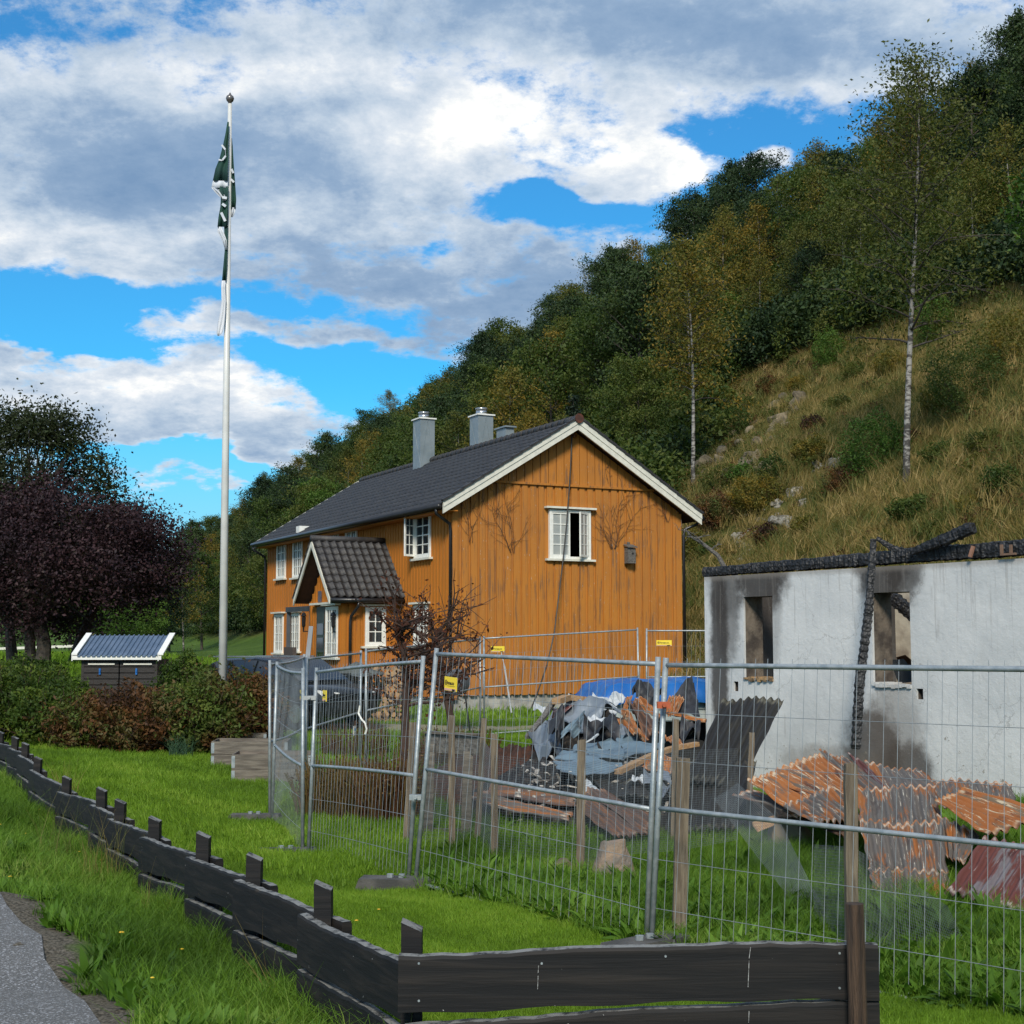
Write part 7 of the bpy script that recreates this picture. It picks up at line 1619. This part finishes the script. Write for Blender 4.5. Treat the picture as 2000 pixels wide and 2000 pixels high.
# scrub bushes on the open slope, each a plant of its own
def bush_thing(name, label, cat, loc, leaf, rx, rz_, n_, ls, seed, group=None, stems=10, bark='twig', twiggy=0, sc=1, shoots=0):
    rg = np.random.default_rng(seed); t = thing(name, label, cat, loc, 0, group)
    m_ = MB(); ends = []
    for i in range(stems):
        a = rg.uniform(0, 6.28); el_ = rg.uniform(.7, 1.4); ln = rz_ * 1.6 * rg.uniform(.6, 1); p = np.array([.12 * math.cos(a) * rx, .12 * math.sin(a) * rx, -.05]); dv = np.array([math.cos(a) * math.cos(el_) * rx / rz_, math.sin(a) * math.cos(el_) * rx / rz_, math.sin(el_)]); ps = [p]
        for k in range(5): p = p + dv * ln / 5; dv = dv + rg.normal(0, .16, 3); ps.append(p)
        m_.tube(ps, np.linspace(.016, .004, 6), 4, cap=False); ends += ps[2:]
        for k in range(twiggy):
            c0 = ps[rg.integers(1, 5)]; e = c0 + rg.normal(0, .22, 3) * rz_ + np.array([0, 0, .12]); m_.tube([c0, e], [.006, .002], 3, cap=False); ends.append(e)
    sh_ = []
    for i in range(shoots):
        a = rg.uniform(0, 6.28); rr_ = rx * rg.uniform(.1, .85); p = np.array([rr_ * math.cos(a), rr_ * math.sin(a) * .8, rz_ * rg.uniform(.8, 1.3)]); e = p + np.array([rg.normal(0, .12), rg.normal(0, .12), rz_ * rg.uniform(.45, 1.05)]); m_.tube([p, (p + e) / 2 + rg.normal(0, .03, 3), e], [.008, .006, .003], 3, cap=False)
        for k in range(16): sh_.append(lerp(p, e, rg.uniform(.1, 1.02)) + rg.normal(0, .045, 3))
    obj('stems', m_, MAT[bark], t); ends = np.array(ends); c = rg.normal(0, 1, (n_, 3)); c /= np.linalg.norm(c, axis=1)[:, None]; c *= rg.uniform(.3, 1, (n_, 1)) ** .45
    lump = 1 + .20 * np.sin(c[:, 0:1] * 6 + seed) * np.cos(c[:, 1:2] * 5 + seed) + .10 * np.sin(c[:, 2:3] * 9 + c[:, 0:1] * 7); c = c * lump * np.array([rx, rx * .85, rz_]) + np.array([0, 0, rz_ * .95]); c = c[c[:, 2] > .04]
    e = ends[rg.integers(0, len(ends), n_ // 3)] + rg.normal(0, .10, (n_ // 3, 3)) * rz_; c = np.concatenate([c, e] + ([np.array(sh_)] if sh_ else [])); link('foliage', leafmesh('foliage', c, ls, rg, .4, clump=np.clip(.5 + .5 * np.sin(c[:, 0] * 5.3 + seed) * np.cos(c[:, 1] * 4.1 + c[:, 2] * 5), 0, 1)), MAT[leaf], t); return t
for i, (px, py, rx, rz_, lf, lb) in enumerate([(1712, 905, 1.15, 1.25, 'lf_bright', 'leafy green bush left of the tall birch trunk on the open slope'), (1900, 790, 1.6, 1.4, 'lf_forest', 'broad green bush on the slope near the right edge'),
        (1430, 838, 1.3, 1.0, 'lf_forest', 'dark green bush above the rocky bank'), (1240, 850, 2.2, 1.9, 'lf_bright', 'large light green bush behind the right rake of the house roof'), (1330, 880, 1.0, 1.5, 'lf_dark', 'dark bush behind the slender birch trunk'),
        (1620, 700, .9, 1.2, 'lf_bright', 'small bright green bush at the lower edge of the wood'), (1830, 650, 1.0, 1.3, 'lf_bright', 'young green tree-like bush at the wood edge right of the tall birch'), (1480, 975, 1.1, .8, 'lf_birch', 'olive shrub below the rocky bank'), (1400, 1010, .9, .8, 'lf_hedge_brown', 'brownish shrub just right of the house eave'),
        (1790, 1000, .8, .5, 'lf_forest', 'low green bush on the slope above the ruin'), (1350, 1075, .6, .7, 'lf_birch', 'olive sapling beside the far eave of the house'), (1590, 880, .9, .6, 'lf_birch', 'low olive bush between the rocks and the tall birch'), (1980, 700, 1.2, 1.2, 'lf_birch', 'yellowish bush at the upper right edge of the slope')]):
    h_ = ghit(px, py + 25)
    if h_ is not None: bush_thing('hillside_bush', lb, 'bush', (h_[0], h_[1], h_[2] - .15), lf, rx, rz_, 5200, .085, 60 + i)
_rb = random.Random(77)
for i, (px, py, lf, rx) in enumerate([(1455, 800, 'lf_forest', .9), (1500, 760, 'lf_hedge_brown', .8), (1560, 760, 'lf_birch', .8), (1640, 800, 'lf_birch', .7), (1590, 840, 'lf_hedge_brown', .7), (1650, 960, 'lf_hedge_brown', .8), (1510, 940, 'lf_forest', .8), (1450, 940, 'lf_bright', .7),
        (1410, 960, 'lf_birch', .9), (1390, 1080, 'lf_forest', .6), (1500, 1060, 'lf_hedge_brown', .6), (1850, 900, 'lf_forest', .8), (1930, 880, 'lf_birch', .8), (1960, 960, 'lf_forest', .7), (1840, 800, 'lf_birch', .9), (1670, 740, 'lf_forest', .8), (1740, 720, 'lf_birch', .8), (1380, 800, 'lf_forest', 1.0), (1420, 780, 'lf_bright', .8), (1540, 690, 'lf_forest', 1.0), (1780, 860, 'lf_hedge_brown', .6), (1580, 1040, 'lf_birch', .6)]):
    h_ = ghit(px, py + 12)
    if h_ is not None: bush_thing('scrub_bush', {'lf_forest': 'green', 'lf_birch': 'olive', 'lf_hedge_brown': 'brown', 'lf_bright': 'light green'}[lf] + ' scrub bush dotted on the open grassy slope', 'bush', (h_[0], h_[1], h_[2] - .1), lf, rx * _rb.uniform(.8, 1.1), rx * _rb.uniform(.55, .85), 2600, .08, 400 + i, group='scrub bushes dotted on the open slope', stems=7)
for k, (px, py, D, h, lb) in enumerate([(112, 1600, 11.9, .62, 'tall dry straw-coloured grass clump leaning on the plank fence at the left'), (205, 1640, 10.8, .60, 'tall dry grass clump against the plank fence where two boards meet'), (130, 1490, 17.5, .5, 'thin seeding grass stalks standing beyond the plank fence')]):
    p = at(px, py, D); m_ = tuft('dry_grass_clump', 60, .16, h, .0045, np.random.default_rng(50 + k), .45, 3, .1); o = link('dry_grass_clump', m_, MAT['lf_dry']); o.location = (p[0], p[1], g1(p[0], p[1])); props(o, lb, 'grass clump')
MAT['petal'] = M('yellow_petals', (.75, .50, .02), (.6, .36, .02), 8, .6)
m_ = MB(); rg = random.Random(8)
for k in range(46):
    yb = rg.uniform(5.2, 16); xb = float(fence_x(yb)) + rg.uniform(-1.6, 1.4); zb = g1(xb, yb) + rg.uniform(.05, .14); s_ = rg.uniform(.008, .016); m_.lathe((xb, yb, zb), [(s_ * .3, 0), (s_, s_ * .3), (s_ * .5, s_ * .6)], 6)
solo('yellow_flowers', m_, MAT['petal'], 'scattered tiny yellow flowers in the lawn and verge', 'flowers', kind='stuff')
# birches standing free on the slope
h_ = ghit(1353, 968); D1 = h_[1]; Hb = at(1300, 440, D1)[2] - h_[2]
bt = tree_thing('birch_tree', 'slender white-barked birch rising just right of the house roof', 'tree', (h_[0], h_[1], h_[2] - .2), tree_meshes(41, Hb, 2.5, .40, 34, 8500, .14, .105, 'birch', lean=-.035, droop=.3, nsub=6), 'lf_birch', 'birch')
h_ = ghit(1770, 960); D2 = h_[1]; Hb = at(1780, 85, D2)[2] - h_[2]; print('birches', D1, D2, Hb)
bt = tree_thing('birch_tree', 'tall birch with speckled trunk on the open slope, its thin crown reaching the clouds', 'tree', (h_[0], h_[1], h_[2] - .2), tree_meshes(42, Hb, 3.7, .34, 44, 13000, .125, .125, 'birch', lean=.008, droop=.25, nsub=7), 'lf_birch', 'birch')
t = thing('birch_branch_sprig', 'light green leafy branch reaching in at the right edge of the picture', 'branch', at(2010, 400, 24)); rg = np.random.default_rng(3); m_ = MB(); m_.tube([at(2060, 300, 24), at(2005, 370, 24), at(1985, 430, 24)], [.03, .018, .006], 5); obj('twig', m_, MAT['twig'], t, world=True)
c = np.concatenate([at(1990 + dx, 350 + dy, 24)[None] + rg.normal(0, .13, (110, 3)) for dx, dy in ((10, 10), (0, 60), (14, 90), (26, 40))]); o = link('foliage', leafmesh('foliage', to_local(t, c), .11, rg, .3), MAT['lf_bright'], t)
# dead-looking sapling by the ruin corner
def branchy(name, label, cat, pts, r0, mat, seed, nb=14, ln=.9, leaf=None, nleaf=0, ls=.05, sub=3, upb=.5):
    rg = np.random.default_rng(seed); P = [np.array(p, float) for p in pts]; t = thing(name, label, cat, tuple(P[0])); m_ = MB(); m_.tube(P, np.linspace(r0, r0 * .4, len(P)), 7, cap=False); ends = []
    for b in range(nb):
        f_ = rg.uniform(.35, 1) * (len(P) - 1.001); i = int(f_); c0 = lerp(P[i], P[i + 1], f_ - i); dv = rg.normal(0, 1, 3); dv[2] = abs(dv[2]) * .5 + upb; dv /= np.linalg.norm(dv); L_b = ln * rg.uniform(.5, 1.1); ps = [c0]; q_ = c0.copy()
        for k in range(5): q_ = q_ + dv * L_b / 5; dv = dv + rg.normal(0, .22, 3); dv /= np.linalg.norm(dv); ps.append(q_.copy())
        m_.tube(ps, np.linspace(r0 * .35, r0 * .10, 6), 5, cap=False); ends += ps[2:]
        for k in range(sub):
            c1 = ps[rg.integers(1, 6)]; e = c1 + rg.normal(0, 1, 3) * L_b * .22 + np.array([0, 0, L_b * .08]); m_.tube([c1, (c1 + e) / 2 + rg.normal(0, .02, 3), e], [r0 * .12, r0 * .09, r0 * .05], 3, cap=False); ends += [e, (c1 + e) / 2]
    obj('branches', m_, MAT[mat], t, world=True)
    if nleaf: ends = np.array(ends); c = ends[rg.integers(0, len(ends), nleaf)] + rg.normal(0, .045, (nleaf, 3)); link('leaves', leafmesh('leaves', to_local(t, c), ls, rg, 0), MAT[leaf], t)
    return t
branchy('bare_branch', 'crooked bare branch on the slope left of the ruin wall top', 'branch', [at(1420, 1118, 31), at(1402, 1085, 31), at(1370, 1060, 31), at(1345, 1045, 31)], .06, 'oldwood', 4, 6, .5)
# brown-leaved shrub before the house, on two bare trunks
b0 = at(790, 1560, 20.2); z_ = g1(b0[0], b0[1]); branchy('brown_leaved_tree', 'small tree with withered brown leaves and a straight bare trunk before the porch', 'tree', [(b0[0], b0[1], z_), at(791, 1450, 20.2), at(793, 1340, 20.2), at(788, 1260, 20.2), at(780, 1225, 20.2)], .075, 'twig', 12, 30, 1.05, 'lf_deadleaf', 1300, .065, 5, .30)
b0 = at(884, 1455, 26.5); z_ = g1(b0[0], b0[1]); branchy('bare_shrub', 'bare brown-twigged shrub right of the withered tree, before the house corner', 'shrub', [(b0[0], b0[1], z_), at(880, 1400, 26.5), at(868, 1340, 26.5), at(860, 1275, 26.5), at(850, 1230, 26.5)], .085, 'twig', 13, 30, 1.35, 'lf_deadleaf', 450, .07, 5, .40)
# twiggy red-brown currant clumps behind the mesh fence
def stems_clump(name, label, px, py, D, w_, h, n_, seed, leaf='lf_reed', group=None):
    p = at(px, py, D); z_ = g1(p[0], p[1]); rg = np.random.default_rng(seed); v = []; q_ = []; rn = []
    t = thing(name, label, 'shrub', (p[0], p[1], z_), 0, group)
    for i in range(n_):
        a = rg.uniform(0, 6.28); rr_ = w_ * math.sqrt(rg.uniform(0, 1)) * .42; x_, y_ = rr_ * math.cos(a), rr_ * math.sin(a) * .8; hh = h * rg.uniform(.5, 1.08) * (1 - .35 * (rr_ / (w_ * .42)) ** 2); dx, dy = math.cos(a) * .28 * hh * rg.uniform(0, 1.2), math.sin(a) * .2 * hh; fa = rg.uniform(0, 3.14); s_ = .006 * rg.uniform(.7, 1.5); c = rg.uniform(0, 1); b = len(v)
        for k in range(4): f_ = k / 3; jx = rg.normal(0, .012); v += [(x_ + dx * f_ * f_ + jx - s_ * math.cos(fa), y_ + dy * f_ - s_ * math.sin(fa), hh * f_), (x_ + dx * f_ * f_ + jx + s_ * math.cos(fa), y_ + dy * f_ + s_ * math.sin(fa), hh * f_)]
        for k in range(3): a2 = b + 2 * k; q_.append((a2, a2 + 1, a2 + 3, a2 + 2)); rn.append(c)
    link('stems', fastmesh('stems', np.array(v), np.array(q_), np.array(rn)), MAT[leaf], t); c = np.array(v)[rg.integers(0, len(v), n_ * 2)]; c = c[c[:, 2] > h * .3] + rg.normal(0, .03, (int((c[:, 2] > h * .3).sum()), 3)); link('leaves', leafmesh('leaves', c, .045, rg, 0), MAT[leaf], t); return t
stems_clump('currant_bush', 'red-brown upright twigs just right of the fence corner, left clump', 652, 1515, 18.8, 1.2, .74, 750, 1)
stems_clump('currant_bush', 'red-brown upright twigs behind the fence, middle clump under the notice', 712, 1535, 18.2, 1.15, .78, 750, 2)
stems_clump('currant_bush', 'red-brown upright twigs beside the withered tree trunk, right clump', 765, 1560, 17.6, .95, .84, 600, 3)
for px, D, lb in ((850, 25, 'thin brown stalks behind the compost frame'), (905, 24.5, 'thin brown stalks between stakes and house'), (690, 26.5, 'thin brown stalks by the far fence post')): stems_clump('dry_stalk_clump', lb, px, 1470, D, 1.6, .7, 260, int(px))
# hedge of mixed shrubs left
for i, (px, pyb, D, w_, h, lf, lb) in enumerate([(20, 1430, 27.5, 1.5, 1.35, 'lf_hedge_green', 'bright green rounded shrub at the left edge of the hedge'), (110, 1452, 27, 1.35, 1.1, 'lf_hedge_green', 'green and yellow shrub second from the left in the hedge'),
        (185, 1468, 26.5, 1.2, .95, 'lf_hedge', 'mottled rust and green shrub left of the bin shed'), (262, 1474, 26.2, 1.3, 1.15, 'lf_hedge_brown', 'brown twiggy shrub in the middle of the hedge below the bin shed'), (345, 1462, 27.4, 1.1, 1.15, 'lf_hedge_brown', 'tall brown shrub right of the bin shed'),
        (400, 1452, 26.4, 1.05, 1.35, 'lf_hedge', 'green-leaved shrub hiding the foot of the flagpole'), (450, 1450, 27.6, 1.0, 1.45, 'lf_hedge', 'rust and green shrub just right of the flagpole foot'), (492, 1452, 27.2, .85, 1.3, 'lf_hedge_brown', 'dark brown twiggy shrub at the right end of the hedge'),
        (362, 1400, 30.5, .75, 1.5, 'lf_hedge_green', 'yellow-green shrub behind the hedge beside the bin shed'), (50, 1380, 31, 1.1, .9, 'lf_hedge_green', 'yellow-green shrub behind the left end of the hedge'), (-50, 1420, 27, 1.2, 1.3, 'lf_hedge_green', 'green shrub cut by the left picture edge')]):
    p = at(px, pyb, D); hh = h * .62; bush_thing('hedge_shrub', lb, 'shrub', (p[0], p[1], g1(p[0], p[1])), lf, w_ * .85, hh * .92, 5600, .08, 200 + i, stems=34, twiggy=5, shoots=26)
p = at(352, 1475, 25.5); h_m = tuft('blue_green_iris', 160, .22, .50, .014, np.random.default_rng(6), .7, 3, .3); o = link('iris_clump', h_m, leafmat('leaf_iris', [(.02, .05, .03), (.04, .09, .05), (.07, .13, .07)], .2)); o.location = (p[0], p[1], g1(p[0], p[1])); props(o, 'blue-green clump of strap leaves left of the raised beds', 'plant')
# purple-leaved tree and its green neighbour
pb_ = at(82, 1300, 44); zb = g1(pb_[0], pb_[1])
def big_tree(name, label, loc, trunks, cen, rad, n_, ls, leaf, seed, cut=None):
    rg = np.random.default_rng(seed); t = thing(name, label, 'tree', loc); m_ = MB()
    for tr_ in trunks: m_.tube(tr_[0], tr_[1], 9, cap=False)
    cl = rg.normal(0, 1, (150, 3)); cl /= np.linalg.norm(cl, axis=1)[:, None]; cl *= rg.uniform(.45, 1.0, (150, 1)) ** .6; cl = cl * np.array(rad) + np.array(cen); top = np.array(trunks[0][0][-1])
    for c in cl[::3]: mid = lerp(top, c, .5) + rg.normal(0, .2, 3); m_.tube([top, mid, c], [.07, .04, .012], 5, cap=False)
    obj('trunk', m_, MAT['bark'], t, world=True); i = rg.integers(0, len(cl), n_); C = cl[i] + rg.normal(0, 1, (n_, 3)) * np.array([.40, .40, .30]); link('crown', leafmesh('crown', to_local(t, C), ls, rg, .7, .7, rg.uniform(.1, .9, len(cl))[i]), MAT[leaf], t); return t
c0 = at(120, 1085, 44); tp = [pb_ * [1, 1, 0] + [0, 0, zb - .1], at(86, 1260, 44), at(78, 1200, 44), at(105, 1130, 44)]
big_tree('purple_tree', 'spreading tree with dark purple leaves and forked grey trunk at the left', (pb_[0], pb_[1], zb), [(tp, [.26, .22, .17, .12]), ([at(60, 1310, 44.3), at(58, 1250, 44.3), at(50, 1180, 44.3)], [.20, .16, .10]), ([at(84, 1255, 44), at(60, 1200, 44), at(30, 1130, 44)], [.15, .12, .08])], c0, (3.2, 3.0, 2.4), 50000, .105, 'lf_purple', 7)
c1 = at(70, 950, 45.5); big_tree('maple_tree', 'bronze-green maple rising above the left of the purple-leaved tree', (at(22, 1300, 46)[0], 46, g1(at(22, 1300, 46)[0], 46)), [([at(25, 1310, 46), at(18, 1220, 46), at(30, 1050, 46)], [.20, .16, .10])], c1, (2.6, 2.0, 2.6), 28000, .115, 'lf_purple_green', 8)
c2 = at(255, 1095, 46); big_tree('dark_maple_tree', 'darker tree filling the right side behind the purple-leaved crown', (at(150, 1300, 47)[0], 47, g1(at(150, 1300, 47)[0], 47)), [([at(140, 1310, 47), at(160, 1240, 47), at(200, 1150, 47)], [.22, .18, .12])], c2, (1.7, 1.8, 1.7), 16000, .11, 'lf_purple', 9)
# pink flowering spikes at the left
rg = np.random.default_rng(9); p = at(20, 1300, 36); C = np.array([p + [rg.uniform(-1.2, 1.0), rg.uniform(-.5, .5), 0] for _ in range(300)]); C[:, 2] = gz(C[:, 0], C[:, 1]) + rg.uniform(.35, .85, 300); cm_ = C.mean(0); cm_[2] = g1(cm_[0], cm_[1])
o = link('pink_flowers', leafmesh('pink_flowers', C - cm_, .09, rg), M('pink_petals', (.42, .16, .24), (.30, .12, .15), 3, .7)); o.location = tuple(float(q_) for q_ in cm_); props(o, 'pale pink flower spikes behind the left end of the hedge', 'flowers', None, 'stuff')
# guard rail by the side road
m_ = MB(); th = thing('guard_rail', 'white roadside guard rail seen behind the purple tree trunks', 'guard rail', at(80, 1275, 62))
for a, b in ((-60, 75), (80, 150), (152, 210)):
    m_ = MB(); A_, B_ = at(a, 1269 - (a + 60) * .035, 62), at(b, 1269 - (b + 60) * .035, 62); m_.bar(A_, B_, .06, .11); obj('rail', m_, MAT['trim'], th, world=True)
for a in (-50, 10, 75, 150, 205):
    m_ = MB(); A_ = at(a, 1269 - (a + 60) * .035, 62.1); m_.bar(A_, A_ - [0, 0, .8], .1, .1); obj('post', m_, MAT['oldwood'], th, world=True)
